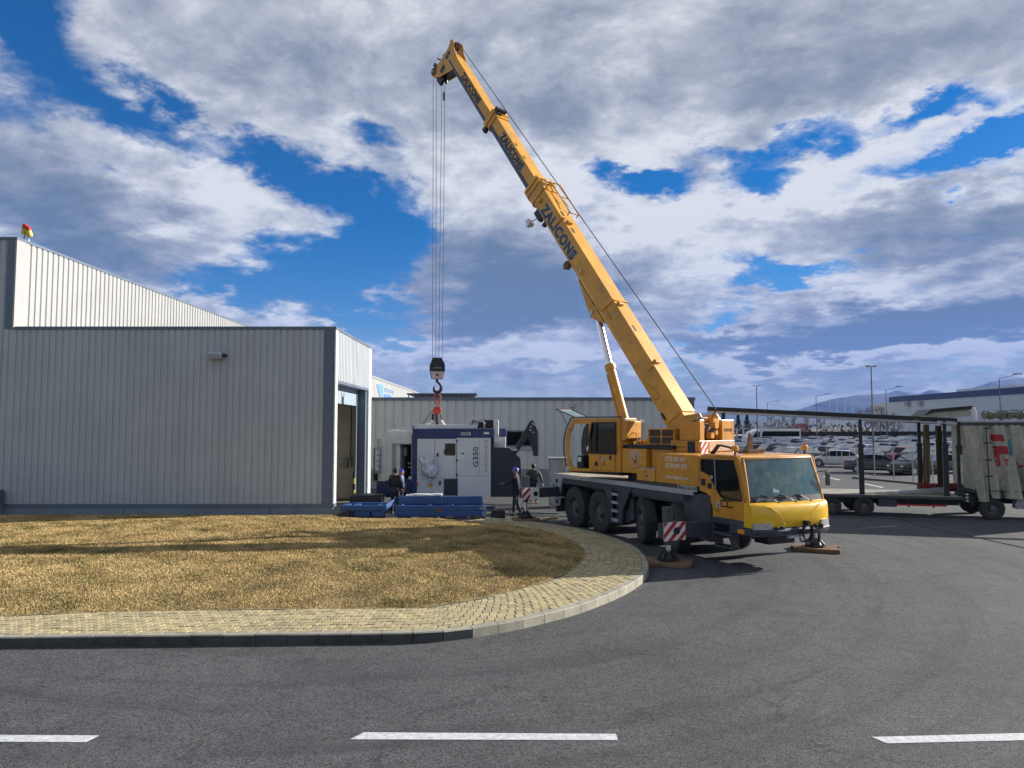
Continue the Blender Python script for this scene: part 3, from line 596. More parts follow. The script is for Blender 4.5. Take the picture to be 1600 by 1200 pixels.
# white hall with the pale blue sign
wh = thing('white_hall', 'bright white hall with a pale blue sign behind the roller door bay', 'building', (-11.9, 55, 0)); WX = at(wh)
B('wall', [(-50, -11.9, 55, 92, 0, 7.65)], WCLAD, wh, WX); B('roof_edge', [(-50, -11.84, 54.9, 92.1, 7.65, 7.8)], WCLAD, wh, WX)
lg = M(WX); a = lambda y, z: (-11.86, y, z)
lg.add([a(62.3, 7.2), a(63.6, 6.2), a(65.4, 6.25), a(65.2, 7.35)], [(0, 1, 2, 3)]); lg.build('sign_emblem', mat('pale_blue', (.16, .32, .68), .5), wh)
lg = M(WX)
for i in range(5): lg.box(-11.87, -11.86, 66.3 + i * 1.1, 66.7 + i * 1.1, 6.75, 7.1)
for i in range(4): lg.box(-11.87, -11.86, 66.0 + i * 1.0, 66.8 + i * 1.0, 6.2, 6.55)
lg.build('sign_lettering', MATS['pale_blue'], wh)
# ------------------------------------------------------------------ mobile crane (u forward, v inward from the near side, h up)
cr = thing('mobile_crane', 'orange four-axle mobile crane with raised telescopic boom standing by the kerb', 'mobile crane', (2.15, 24.95, 0), R(24.5 - 90))
SX = Matrix.Translation((2.8, 1.25, 0)) @ Matrix.Rotation(R(132.087 + 65.5), 4, 'Z')   # superstructure: f forward along the boom, l to its left
W = 2.5
uh = lambda a, b, d: (a, d, b)         # polygon in the side plane
def part(name, m, fn, parent=None, S=False, **kw):
    mb = M(SX if S else None); fn(mb); return mb.build(name, m, parent or cr, **kw)
def pbox(name, m, *b, parent=None, S=False, **kw):
    if name.endswith('s'):
        mb = M(SX if S else None); [mb.box(*q[:6]) for q in b]; return mb.build(name, m, parent or cr, **kw)
    first = None
    for q in b:
        mb = M(SX if S else None); mb.box(*q[:6], top=q[6] if len(q) > 6 else None); o = mb.build(name, m, parent or cr, **kw); first = first or o
    return first
chassis = pbox('chassis', CHAS, (-1.3, 7.9, .75, 1.75, .62, 1.3), (-1.3, 6.7, .35, 2.15, 1.3, 1.62), (-1.37, -1.0, .02, 2.48, .95, 1.55), (3.2, 3.5, .1, 2.4, .6, 1.4), bev=.02)
pbox('deck_plate', DECK, (-1.4, 4.9, .03, 2.47, 1.66, 1.755), bev=.008)
pbox('deck_edge', EDGE, (-1.4, 6.47, -.02, .028, 1.625, 1.762), (-1.4, 4.9, 2.472, 2.52, 1.625, 1.762), bev=.006)
pbox('skirt', CHAS, (-1.1, 6.46, .0, .06, 1.43, 1.622), (6.05, 6.66, .0, .3, .72, 1.66), (3.55, 6.05, .03, .08, 1.36, 1.43), bev=.006)
part('rear_skirt', CHAS, lambda m: m.prism([(-1.37, .62), (-1.0, .62), (-.86, 1.1), (-.75, 1.43), (-1.37, 1.43)], uh, 2.44, 2.5), bev=.005)
part('rear_ladder', EDGE, lambda m: m.prism([(-1.4, .60), (-1.06, .60), (-1.0, 1.1), (-.78, 1.62), (-1.4, 1.62)], uh, -.015, .05, [[(-1.34, z), (-1.12, z), (-1.12, z + .16), (-1.34, z + .16)][::-1] for z in (.66, .91, 1.16, 1.41)]))
pbox('mud_flap', RUBBER, (-1.42, -1.30, .05, .55, .36, .85), (-1.9, -1.4, .2, .9, .9, 1.35))
# middle ladder
lad = part('side_ladder', CHAS, lambda m: m.prism([(2.42, .42), (3.05, .46), (3.12, .9), (3.6, 1.60), (1.9, 1.60), (2.36, 1.0)], uh, -.03, .04, [[(2.5, z), (2.86, z), (2.86, z + .15), (2.5, z + .15)][::-1] for z in (.62, .88, 1.14, 1.38)]))
for z in (.5, .78, 1.04, 1.30): pbox('rung', EDGE, (2.5, 2.86, -.05, .05, z, z + .075), parent=lad)
pbox('battery_box', CHAS, (2.5, 3.3, .1, .6, .5, 1.3), bev=.02)
# wheels
def wheel(u, near=True, steer=0.0):
    c = (u, .19 if near else W - .19, .685)
    t = M(); r = .685; prof = [(.36, -.15), (.47, -.175), (.60, -.18), (.655, -.165), (r, -.12), (r, .12), (.655, .165), (.60, .18), (.47, .175), (.36, .15)]
    s = -1 if near else 1
    rot = Matrix.Translation(c) @ Matrix.Rotation(steer, 4, 'Z')
    t.xf = rot; t.lathe(prof, (0, 0, 0), (0, 1, 0), 40)
    for k in range(40):   # tread lugs
        an = 2 * math.pi * k / 40; ca, sa = math.cos(an), math.sin(an)
        for sd in (-1, 1):
            y0, y1 = (.02, .165) if sd > 0 else (-.165, -.02); off = .04 * sd
            q = [(math.cos(an + d) * rr, y, math.sin(an + d) * rr) for rr in (r - .012, r + .012) for d, y in ((-.045 + off, y0), (.045 + off, y0), (.045 - off, y1), (-.045 - off, y1))]
            t.add(q, [(0, 1, 2, 3), (4, 7, 6, 5), (0, 4, 5, 1), (1, 5, 6, 2), (2, 6, 7, 3), (3, 7, 4, 0)])
    ty = t.build('wheel', RUBBER, cr, smooth=True)
    m = M(rot); m.lathe([(.37, s * .10), (.375, s * .165), (.345, s * .17), (.33, s * .08), (.27, s * .02), (.2, s * .03), (.19, s * .12), (.15, s * .17), (.001, s * .175)], (0, 0, 0), (0, 1, 0), 32)
    rm = m.build('rim', RIM, ty, smooth=True)
    m = M(rot)
    for k in range(10):
        an = 2 * math.pi * k / 10; m.cyl((math.cos(an) * .235, s * .02, math.sin(an) * .235), (math.cos(an) * .235, s * .055, math.sin(an) * .235), .018, 6)
    m.cyl((0, s * .16, 0), (0, s * .185, 0), .09, 12); m.build('wheel_nuts', RIM, ty)
for u, st in ((0, 0), (1.65, 0), (4.02, R(-22)), (5.62, R(-24))):
    wheel(u, True, st); wheel(u, False, st)
    part('axle', CHAS, lambda m: m.cyl((u, .35, .685), (u, 2.15, .685), .11, 12))
def fender(u0, u1):
    def f(m):
        pts = [(u0 - .78, .95), (u0 - .66, 1.28), (u0 - .3, 1.47), (u1 + .3, 1.47), (u1 + .66, 1.28), (u1 + .78, .95)]
        for a, b in zip(pts, pts[1:]): m.add([(a[0], .03, a[1]), (b[0], .03, b[1]), (b[0], .6, b[1]), (a[0], .6, a[1]), (a[0], .03, a[1] + .03), (b[0], .03, b[1] + .03), (b[0], .6, b[1] + .03), (a[0], .6, a[1] + .03)], [(0, 1, 2, 3), (4, 7, 6, 5), (0, 4, 5, 1), (3, 2, 6, 7), (0, 3, 7, 4), (1, 5, 6, 2)])
    part('mudguard', BLACK, f)
fender(0, 1.65); fender(4.02, 5.62)
part('air_tank', BLACK, lambda m: m.cyl((3.0, .9, .85), (3.9, .9, .85), .17, 16), smooth=True)
# front and rear outriggers on the near side, front one on the far side
def striped(name, o, ax, up, w, h, parent):
    ax, up = Vector(ax).normalized(), Vector(up).normalized(); nn = ax.cross(up); pl = M(); o = Vector(o)
    P = lambda a, b, d: tuple(o + ax * a + up * b + nn * d)
    pl.prism([(0, 0), (w, 0), (w, h), (0, h)], P, -.012, 0); q = pl.build(name, WHITE, parent)
    st = M(); k = h * .62
    def clip(poly):
        r = []
        for a in range(len(poly)):
            p, s = poly[a], poly[(a + 1) % len(poly)]
            for lim, f in ((0, 1),): pass
            r.append(p)
        return r
    x = -h
    while x < w:
        a0, a1 = x, x + k * .5   # slanted band from (a, 0) to (a + h, h), clipped to the plate
        poly = [(a0, 0), (a1, 0), (a1 + h, h), (a0 + h, h)]
        for side in (0, w):
            out = []
            for i in range(len(poly)):
                p, s = poly[i], poly[(i + 1) % len(poly)]; ins = lambda z: z[0] >= 0 if side == 0 else z[0] <= w
                if ins(p): out.append(p)
                if ins(p) != ins(s): t = (side - p[0]) / (s[0] - p[0]); out.append((side, p[1] + t * (s[1] - p[1])))
            poly = out
            if len(poly) < 3: break
        if len(poly) >= 3: st.add([P(a, b, .004) for a, b in poly], [tuple(range(len(poly)))])
        x += k
    st.build('stripe', REDM, q); return q
mat('leg_grey', (.065, .072, .085), .5, var=.15)
def outrigger(u, dirn, reach, h0, h1, plate=True, foot=.12):
    v0 = 0.02 if dirn < 0 else W - .02; v1 = -reach if dirn < 0 else W + reach
    lo, hi = min(v0, v1), max(v0, v1)
    b = pbox('outrigger_beam', CHAS, (u - .15, u + .15, lo, hi, h0, h1), bev=.012)
    e0 = v1 + .09 * (-dirn); e1 = v1 + .31 * (-dirn); a, c = min(e0, e1), max(e0, e1)
    pbox('leg_housing', MATS['leg_grey'], (u - .09, u + .09, a, c, h0 - .02, h1 + .42), parent=b, bev=.01)
    vc = (a + c) / 2
    part('jack_leg', CHROME, lambda m: m.cyl((u, vc, foot + .12), (u, vc, h0 + .02), .065, 16), b, smooth=True)
    part('jack_sleeve', MATS['leg_grey'], lambda m: m.cyl((u, vc, h0 - .16), (u, vc, h0 + .02), .10, 16), b, smooth=True)
    def ft(m):
        m.cyl((u, vc, foot), (u, vc, foot + .05), .27, 20); m.cyl((u, vc, foot + .05), (u, vc, foot + .22), .17, 20, r2=.08)
        for k in range(4): an = k * math.pi / 2 + .4; m.bar((u + math.cos(an) * .25, vc + math.sin(an) * .25, foot + .06), (u + math.cos(an) * .08, vc + math.sin(an) * .08, foot + .24), .03, .05)
    part('foot_plate', BLACK, ft, b)
    return b, vc
fb, fvc = outrigger(7.02, -1, 1.46, .66, 1.02)
striped('warning_plate', (7.185, -1.5, .62), (0, 1, 0), (0, 0, 1), .66, .46, fb)
part('lamp_disc', BLACK, lambda m: m.cyl((7.19, -1.12, .86), (7.22, -1.12, .86), .09, 20), fb)
f2, fvc2 = outrigger(7.02, 1, 1.46, .66, 1.02)
rbm, rvc = outrigger(-1.15, -1, 1.5, .94, 1.28, foot=.24)
striped('warning_plate', (-.985, -1.52, .88), (0, 1, 0), (0, 0, 1), .32, .42, rbm); striped('warning_plate', (-.985, -.86, .88), (0, -1, 0), (0, 0, 1), .34, .42, rbm).location.x += .001
part('lamp_disc', BLACK, lambda m: m.cyl((-.98, -1.0, 1.08), (-.95, -1.0, 1.08), .085, 20), rbm)
pbox('outrigger_box', CHAS, (6.8, 7.24, .0, W, .58, 1.1), (-1.42, -.95, .3, 2.2, .88, 1.34), bev=.02)
pbox('side_panel', CHAS, (6.66, 7.16, -.005, .3, .5, 1.69), bev=.01)

# ---- lower cab
CABP = [(6.72, 2.66), (6.82, 2.72), (8.12, 2.74), (8.22, 2.66), (8.5, 1.62), (8.46, 1.1), (7.22, 1.16), (7.22, 1.42), (7.02, 1.72), (6.72, 1.78)]
WIN = [(6.80, 2.60), (8.02, 2.62), (8.17, 2.2), (8.30, 1.68), (8.24, 1.64), (7.62, 1.66), (7.48, 1.74), (7.1, 2.22), (6.80, 2.30)]
for v0, v1 in ((0, .05), (W - .05, W)):
    part('cab_side', ORANGE, lambda m: m.prism(CABP, uh, v0, v1, [WIN[::-1]]), bev=.012)
    g = part('side_window', DGLASS, lambda m: m.prism([(u * .999 + .004, h) for u, h in WIN], uh, v0 + .022, v0 + .03))
part('window_seal', BLACK, lambda m: [m.bar((WIN[i][0], -.004, WIN[i][1]), (WIN[(i + 1) % len(WIN)][0], -.004, WIN[(i + 1) % len(WIN)][1]), .012, .03) for i in range(len(WIN))])
part('door_strip', EDGE, lambda m: m.bar((7.33, -.008, 2.62), (7.36, -.008, 1.9), .014, .025))
part('door_gap', BLACK, lambda m: [m.bar((7.3, -.001, 2.68), (8.06, -.001, 2.69), .008, .012), m.bar((7.3, -.001, 2.0), (7.3, -.001, 1.3), .006, .01), m.bar((8.38, -.001, 1.62), (8.36, -.001, 1.14), .006, .01), m.bar((8.08, -.001, 2.69), (8.4, -.001, 1.62), .006, .012)])
pbox('cab_floor', BLACK, (6.75, 8.45, .055, W - .055, 1.16, 1.26), (6.73, 6.78, .055, W - .055, 1.2, 2.66))
pbox('cab_roof', ORANGE, (6.74, 8.2, .04, W - .04, 2.66, 2.745, (.04, .06, .05, .05)), bev=.02)
pbox('cab_lower_trim', CHAS, (7.2, 8.5, -.012, .04, 1.02, 1.17), (7.2, 8.5, W - .04, W + .012, 1.02, 1.17))
part('handle', BLACK, lambda m: m.box(7.05, 7.2, -.015, .01, 1.86, 2.0))
part('vent_square', BLACK, lambda m: m.box(6.80, 6.96, -.015, .01, 1.92, 2.1)).name = 'side_vent'
# windscreen with its frame
def ws(a, b): # a across 0..1, b up 0..1
    lo = Vector((8.50, 0, 1.62)); hi = Vector((8.21, 0, 2.67)); p = lo.lerp(hi, b); k = (a - .5) * 2
    ins = .03 + .1 * b; p.y = W / 2 + k * (W / 2 - ins); p.x += .10 * (1 - k * k) + .012 * math.sin(b * math.pi); return p
def ws_mesh(m, a0, a1, b0, b1, off, n=14):
    vs = []; 
    for j in range(5):
        for i in range(n + 1):
            p = ws(a0 + (a1 - a0) * i / n, b0 + (b1 - b0) * j / 4); vs.append((p.x + off, p.y, p.z))
    m.add(vs, [(j * (n + 1) + i, j * (n + 1) + i + 1, (j + 1) * (n + 1) + i + 1, (j + 1) * (n + 1) + i) for j in range(4) for i in range(n)])
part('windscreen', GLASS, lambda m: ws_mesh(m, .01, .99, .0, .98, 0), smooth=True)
part('windscreen_base', BLACK, lambda m: ws_mesh(m, .0, 1, .0, .13, .006), smooth=True)
def pill(m):
    for a in (0.0, 1.0):
        m.tube([ws(a, b / 6) - Vector((.02, 0, 0)) for b in range(7)], .042, 8)
    m.tube([ws(a / 12, 1.0) - Vector((.02, 0, .0)) for a in range(13)], .04, 8)
part('windscreen_frame', ORANGE, pill, smooth=True)
for a in (.34, .56, .78):
    def wp(m):
        p0, p1 = ws(a, -.01) + Vector((.03, 0, 0)), ws(a - .13, .13) + Vector((.03, 0, 0)); m.tube([p0, p0.lerp(p1, .5) + Vector((.02, 0, 0)), p1], .008, 6)
        q0, q1 = ws(a - .2, .155), ws(a - .09, .1); m.bar(q0 + Vector((.02, 0, 0)), q1 + Vector((.02, 0, 0)), .012, .03); m.cyl(p0 - Vector((.02, 0, .03)), p0 + Vector((.03, 0, .02)), .025, 10)
    part('wiper', BLACK, wp)
put_text('lettering', 'LIEBHERR', ws(.17, .065) + Vector((.02, 0, 0)), (-.12, 1, 0) if False else (.1, 1, 0), (-.25, 0, 1), .46, .07, EDGE, cr, .01)
# cab interior
pbox('dashboard', BLACK, (8.1, 8.42, .1, W - .1, 1.26, 1.64, (.1, .02, 0, 0)), bev=.03)
for y in (.55, 1.85):
    s = pbox('seat', ANTH, (7.25, 7.8, y - .25, y + .25, 1.3, 1.6), bev=.05); pbox('seat_back', ANTH, (7.05, 7.25, y - .24, y + .24, 1.55, 2.2, (.0, .06, .03, .03)), parent=s, bev=.05); pbox('head_rest', ANTH, (7.02, 7.14, y - .12, y + .12, 2.22, 2.42), parent=s, bev=.03)
def swh(m):
    c = Vector((7.98, 1.85, 1.78)); ax = Vector((-.55, 0, .83)).normalized(); a = Vector((0, 1, 0)); b = ax.cross(a)
    m.tube([c + a * math.cos(2 * math.pi * k / 20) * .21 + b * math.sin(2 * math.pi * k / 20) * .21 for k in range(21)], .014, 6)
    m.bar(c - a * .2, c + a * .2, .03, .02); m.cyl(c, c - ax * .25 + Vector((.12, 0, -.1)), .03, 8)
part('steering_wheel', BLACK, swh)
# bonnet and bumper
def shell(m, rows, n=18, ext=1.0):
    """rows: (u_mid, h, corner_radius) from top to bottom"""
    vs = []
    for (u, h, inset) in rows:
        for i in range(n + 1):
            k = -1 + 2 * i / n; y = W / 2 + k * (W / 2 + .015) * ext; d = abs(k) ** 5 * inset; vs.append((u - d + .05 * (1 - k * k), y, h))
    m.add(vs, [(j * (n + 1) + i, j * (n + 1) + i + 1, (j + 1) * (n + 1) + i + 1, (j + 1) * (n + 1) + i) for j in range(len(rows) - 1) for i in range(n)])
bn = part('bonnet', YELLOW, lambda m: shell(m, [(8.47, 1.625, .0), (8.56, 1.62, .07), (8.66, 1.585, .10), (8.715, 1.51, .12), (8.74, 1.38, .13), (8.735, 1.2, .13), (8.72, 1.06, .13), (8.70, 1.02, .13), (8.5, 1.01, .0)], 26), smooth=True, ang=50)
for v in (-.018, W - .012): part('bonnet_cheek', YELLOW, lambda m: m.prism([(8.38, 1.62), (8.5, 1.62), (8.58, 1.5), (8.62, 1.2), (8.6, 1.03), (8.36, 1.03)], uh, v, v + .03), bn)
def crease(m):
    for sgn in (-1, 1):
        P = [(W / 2 + sgn * k, h) for k, h in ((1.02, 1.56), (.78, 1.5), (.5, 1.34), (.36, 1.08))]
        m.tube([(8.735 + .05 * (1 - ((y - W / 2) / 1.265) ** 2) - .13 * abs((y - W / 2) / 1.265) ** 5 - (.07 if h > 1.5 else .026), y, h) for y, h in P], [.02, .035, .035, .02], 8)
part('bonnet_crease', YELLOW, crease, bn, smooth=True)
bp_ = part('bumper', CHAS, lambda m: shell(m, [(8.45, 1.008, 0), (8.74, 1.005, .12), (8.765, .95, .12), (8.74, .84, .14), (8.6, .80, .14), (8.3, .80, .0)], 26), smooth=True)
pbox('bumper_end', CHAS, (7.85, 8.6, -.02, .12, .82, 1.01, (.0, 0, 0, 0)), (7.85, 8.6, W - .12, W + .02, .82, 1.01), parent=bp_, bev=.02)
pbox('indicator', AMBER, (8.15, 8.38, -.035, -.015, .86, .96), parent=bp_, bev=.01)
LAMP = mat('headlamp', (.62, .64, .66), .12, metal=.6, var=.15, vscale=14)
for y0, y1 in ((.02, .46), (W - .40, W - .02)):
    hl = M(); xs = lambda y: 8.765 + .05 * (1 - ((y - W / 2) / 1.265) ** 2) - .13 * abs((y - W / 2) / 1.265) ** 5
    hl.add([(xs(y) + .0, y, z) for z in (1.0, 1.15) for y in np.linspace(y0, y1, 5)] + [(xs(y) - .08, y, z) for z in (1.0, 1.15) for y in np.linspace(y0, y1, 5)], [(i, i + 1, i + 6, i + 5) for i in range(4)] + [(10 + i, i + 10 + 5, 10 + i + 6, 10 + i + 1) for i in range(4)] + [(0, 5, 15, 10), (4, 14, 19, 9)] + [(i + 5, i + 6, i + 16, i + 15) for i in range(4)] + [(i, i + 10, i + 11, i + 1) for i in range(4)])
    hl.build('headlight', LAMP, cr)
for y in (.62, .80, 1.90, 2.08):
    part('fog_lamp', BLACK, lambda m: m.lathe([(.055, 0), (.06, .05), (.045, .055), (.04, .03), (.001, .02)], (8.745, y, 1.0), (1, 0, 0), 16), smooth=True)
np_ = part('number_plate', WHITE, lambda m: m.box(8.735, 8.765, .98, 1.46, .76, .87)); 
part('plate_band', MBLUE, lambda m: m.box(8.766, 8.768, .982, 1.03, .765, .865), np_)
put_text('plate_number', 'BV 85 ZAU', (8.768, 1.25, .815), (0, 1, 0), (0, 0, 1), .38, .065, BLACK, np_, .01)
def coil(m):
    c = Vector((8.84, 1.52, .92)); 
    for j in range(4): m.tube([c + Vector((j * .02, math.cos(t) * (.14 + j * .006), math.sin(t) * .22 - .02 * j)) for t in np.linspace(0, 2 * math.pi, 26)], .016, 6)
    m.cyl(c + Vector((-.06, -.02, .2)), c + Vector((.1, -.02, .2)), .05, 12)
part('cable_coil', BLACK, coil, smooth=True)
part('tow_frame', BLACK, lambda m: [m.bar((8.75, 1.42, .66), (8.78, 2.0, .62), .04, .04), m.bar((8.78, 2.0, .60), (8.76, 2.02, .86), .05, .05), m.bar((8.75, 1.42, .66), (8.7, 1.4, .84), .03, .03)])
pbox('under_tank', BLACK, (8.1, 8.5, .6, 1.0, .66, .8), (7.6, 8.1, 1.0, 1.9, .5, .8), bev=.02)
pbox('entry_step', MATS['leg_grey'], (7.25, 7.95, -.06, .3, .74, .80), (7.28, 7.9, -.02, .28, .42, .47), bev=.01)
pbox('step_support', CHAS, (7.25, 7.32, .02, .25, .42, .8), (7.84, 7.9, .02, .25, .42, .8))
# mirrors, beacons, aerial
def mir(m):
    m.tube([(8.3, W, 2.3), (8.46, W + .18, 2.32), (8.48, W + .2, 2.26)], .014, 6); m.box(8.44, 8.50, W + .13, W + .24, 1.95, 2.26)
part('mirror', BLACK, mir, bev=.015)
def mir2(m):
    m.tube([(8.35, 0, 1.66), (8.5, -.14, 1.62), (8.5, -.14, 1.45)], .014, 6); m.tube([(8.34, 0, 1.42), (8.5, -.14, 1.44)], .012, 6); m.box(8.46, 8.52, -.36, -.08, 1.42, 1.62)
part('near_mirror', BLACK, lambda m: [m.tube([(7.75, -.02, 1.63), (7.74, -.17, 1.62), (7.74, -.17, 1.48), (7.8, -.02, 1.46)], .018, 8), m.tube([(7.98, -.02, 1.63), (7.97, -.17, 1.62), (7.97, -.17, 1.48), (7.98, -.02, 1.46)], .018, 8), m.bar((7.74, -.17, 1.62), (7.97, -.17, 1.62), .018, .018), m.bar((7.74, -.17, 1.48), (7.97, -.17, 1.48), .018, .018)])
for y, u in ((.0 + .12, 7.95), (W - .18, 8.08)):
    b = part('beacon_stem', BLACK, lambda m: m.cyl((u, y, 2.73), (u, y, 2.86), .025, 8)); part('beacon_lamp', AMBER, lambda m: m.lathe([(.001, 0), (.085, 0), (.085, .1), (.06, .135), (.001, .14)], (u, y, 2.85), (0, 0, 1), 18), b, smooth=True)
part('hose_bundle', BLACK, lambda m: [m.tube([(6.95, .2 + k * .05, 2.75), (7.15, .25 + k * .05, 2.98), (7.4, .4 + k * .04, 2.92), (7.75, .5, 2.78)], .022, 6) for k in range(3)], smooth=True)
part('roof_spare_timber', WOOD, lambda m: m.box(7.0, 7.25, 1.2, 1.75, 2.75, 2.85))
part('roof_post', RUST, lambda m: m.prism([(1.3, 2.85), (1.5, 2.85), (1.46, 3.2), (1.4, 3.28)], lambda a, b, d: (d, a, b), 7.05, 7.12))
# engine cover with lettering
def hx(a, b, d): return (a, d, b)
part('engine_cover', ORANGE, lambda m: m.prism([(4.78, 1.86), (6.70, 1.86), (6.70, 2.70), (5.04, 2.70), (4.95, 2.66), (4.86, 2.3), (4.80, 2.26)], hx, 0, W), bev=.03)
pbox('cover_shelf', ORANGE, (3.84, 4.76, .0, W, 1.86, 2.2), bev=.015); pbox('shelf_top', DECK, (3.86, 4.76, .02, W - .02, 2.202, 2.225))
pbox('cover_gap', BLACK, (4.76, 4.79, .03, W - .03, 1.8, 2.2), (6.70, 6.725, .03, W - .03, 1.75, 2.66), (4.25, 4.262, -.003, .02, 1.87, 2.19))
pbox('lower_band', CHAS, (3.84, 6.7, .005, W - .005, 1.765, 1.855))
part('latch', BLACK, lambda m: m.box(4.35, 4.42, -.012, .0, 2.0, 2.04))
D_ = lambda u, h: (u, -.004, h)
put_text('phone_number', '0723 055 417', D_(5.72, 2.555), (1, 0, 0), (0, 0, 1), .92, .125, WHITE, cr, .006)
put_text('phone_number', '0724 599 673', D_(5.74, 2.37), (1, 0, 0), (0, 0, 1), .92, .125, WHITE, cr, .006)
put_text('mail_address', 'zalicons@gmail.com', D_(5.76, 2.05), (1, 0, 0), (0, 0, 1), .95, .12, WHITE, cr, .0)
put_text('maker_name', 'LIEBHERR', (6.25, -.026, 1.80), (1, 0, 0), (0, 0, 1), .82, .14, WHITE, cr, .08); put_text('maker_name', 'LIEBHERR', (6.25, -.031, 1.80), (1, 0, 0), (0, 0, 1), .78, .105, BLACK, cr, .01)
def hook_logo(o, ax, up, s, parent, ring=False, S=False, text=True):
    o, ax, up = Vector(o), Vector(ax).normalized(), Vector(up).normalized(); nn = ax.cross(up); P = lambda a, b, d=0: tuple(o + ax * a * s + up * b * s + nn * d)
    xf = SX if S else None; m = M(xf)
    poly = lambda pts, d: m.add([P(a, b, d) for a, b in pts], [tuple(range(len(pts)))])
    arc = lambda r, a0, a1, n, cx=0, cy=0: [(cx + math.cos(R(a0 + (a1 - a0) * i / n)) * r, cy + math.sin(R(a0 + (a1 - a0) * i / n)) * r) for i in range(n + 1)]
    m.cur = 0; poly(arc(.30, 0, 340, 20, 0, .18), .003)
    m.cur = 1; poly([(-.28, .3), (.05, .45), (-.02, .1), (-.1, .28)], .005); poly([(.1, .4), (.26, .1), (.08, -.1), (.02, .12)], .005); poly([(-.24, .12), (-.04, .1), (-.02, -.1)], .005)
    m.cur = 2; poly([(-.1, .18), (.0, .3), (.06, .2), (-.02, .06)], .006)
    m.cur = 1; m.tube([P(0, -.1, .006), P(0, -.28, .006)] + [P(math.cos(R(t)) * .17, -.45 + math.sin(R(t)) * .17, .006) for t in range(80, -230, -30)], .03 * s, 5)
    if ring:
        m.cur = 0
        for r0 in (.98, .62):
            a = arc(r0, 0, 360, 36); b = arc(r0 - .035, 0, 360, 36); k = len(a); m.add([P(*p, .003) for p in a] + [P(*p, .003) for p in b], [(i, i + 1, k + i + 1, k + i) for i in range(k - 1)])
    lo = m.build('emblem', [WHITE, BLACK, mat('emblem_blue', (.03, .1, .45), .5) if 'emblem_blue' not in MATS else MATS['emblem_blue']], parent)
    if ring:
        word = 'ZALICONS'
        for i, ch in enumerate(word):
            t = R(150 - i * 17.5); c = o + (ax * math.cos(t) + up * math.sin(t)) * .80 * s + nn * .004; rad = (ax * math.cos(t) + up * math.sin(t)); tan = rad.cross(nn) * 1
            put_text('emblem_letter', ch, c, tan, rad, .10 * s * (.5 if ch == 'I' else 1.6), .2 * s, WHITE, lo, .02, .003, SX if S else None)
    return lo
hook_logo((7.42, -.003, 1.44), (1, 0, 0), (0, 0, 1), .24, cr)
part('warning_disc', WHITE, lambda m: m.cyl((7.2, -.012, 2.16), (7.2, .0, 2.16), .045, 16)); part('disc_mark', REDM, lambda m: m.cyl((7.2, -.016, 2.16), (7.2, -.012, 2.16), .028, 12))

# ---- superstructure (f, l, h)
part('slew_ring', CHAS, lambda m: m.cyl((0, 0, 1.75), (0, 0, 2.05), .72, 32), S=True, smooth=True)
pbox('turntable', ORANGE, (-2.3, 1.7, -.75, .75, 2.05, 2.55), (-1.4, .4, -.95, .92, 2.55, 2.8), S=True, bev=.02)
pbox('platform', BLACK, (-1.65, .2, .3, 1.12, 2.80, 2.9), (.2, 2.35, .3, 1.2, 1.93, 1.985), S=True)
pbox('side_body', ORANGE, (-.74, .19, .8, 1.2, 2.03, 2.78), S=True, bev=.015); pbox('side_body_rear', ORANGE, (-1.6, -.80, .7, 1.02, 2.05, 2.78), S=True, bev=.015)
hook_logo((-.33, 1.205, 2.5), (-1, 0, 0), (0, 0, 1), .25, cr, ring=True, S=True)
gb = pbox('grille_box', ORANGE, (-1.55, -.56, .35, .88, 2.91, 3.40), S=True, bev=.01)
for i in range(2):
    for j in range(2):
        pbox('grille', BLACK, (-1.5 + i * .46, -1.1 + i * .46, .882, .888, 2.95 + j * .22, 3.14 + j * .22), parent=gb, S=True)
        pbox('grille_slats', RUST, *[(-1.5 + i * .46, -1.1 + i * .46, .888, .895, 2.97 + j * .22 + k * .04, 2.98 + j * .22 + k * .04) for k in range(4)], parent=gb, S=True)
fh = lambda a, b, d: (a, d, b)
for l0, l1 in ((.42, .50), (-.50, -.42)):
    part('turret_plate', ORANGE, lambda m: m.prism([(-.85, 2.55), (-.95, 3.05), (-.95, 3.42), (-1.55, 3.78), (-2.15, 3.86), (-2.25, 3.7), (-2.1, 3.1), (-2.3, 2.55)], fh, l0, l1), S=True, bev=.012)
part('boom_pivot', STEEL, lambda m: m.cyl((-1.78, -.56, 3.42), (-1.78, .56, 3.42), .12, 20), S=True, smooth=True)
cw = pbox('counterweight', ORANGE, (-2.45, -1.45, -.95, .95, 2.74, 3.05), (-2.42, -1.5, -.95, .95, 2.40, 2.735), S=True, bev=.015)
pbox('counterweight_face', mat('faded_panel', (.55, .33, .20), .6, var=.15), (-2.458, -2.45, -.93, .45, 2.74, 3.04), parent=cw, S=True)
pbox('counterweight_gap', BLACK, (-2.3, -2.05, .952, .962, 2.42, 3.03), (-2.0, -1.5, .952, .955, 2.86, 2.872), parent=cw, S=True)
striped('warning_plate', SX @ Vector((-2.465, .9, 2.68)), SX.to_3x3() @ Vector((0, -1, 0)), (0, 0, 1), .34, .36, cw)
wb = pbox('winch_box', ORANGE, (-2.42, -1.75, -.97, -.30, 3.06, 3.66), S=True, bev=.015)
put_text('maker_name', 'LIEBHERR', (-2.424, -.64, 3.36), (0, -1, 0), (0, 0, 1), .46, .09, MATS['rusty_steel'], wb, .0, .006, SX)
pbox('winch_frame', ORANGE, (-2.4, -2.28, .62, .82, 3.06, 3.66), (-2.4, -1.7, .80, .84, 3.06, 3.6), (-2.3, -1.7, -.28, -.22, 3.06, 3.5), S=True, bev=.01)
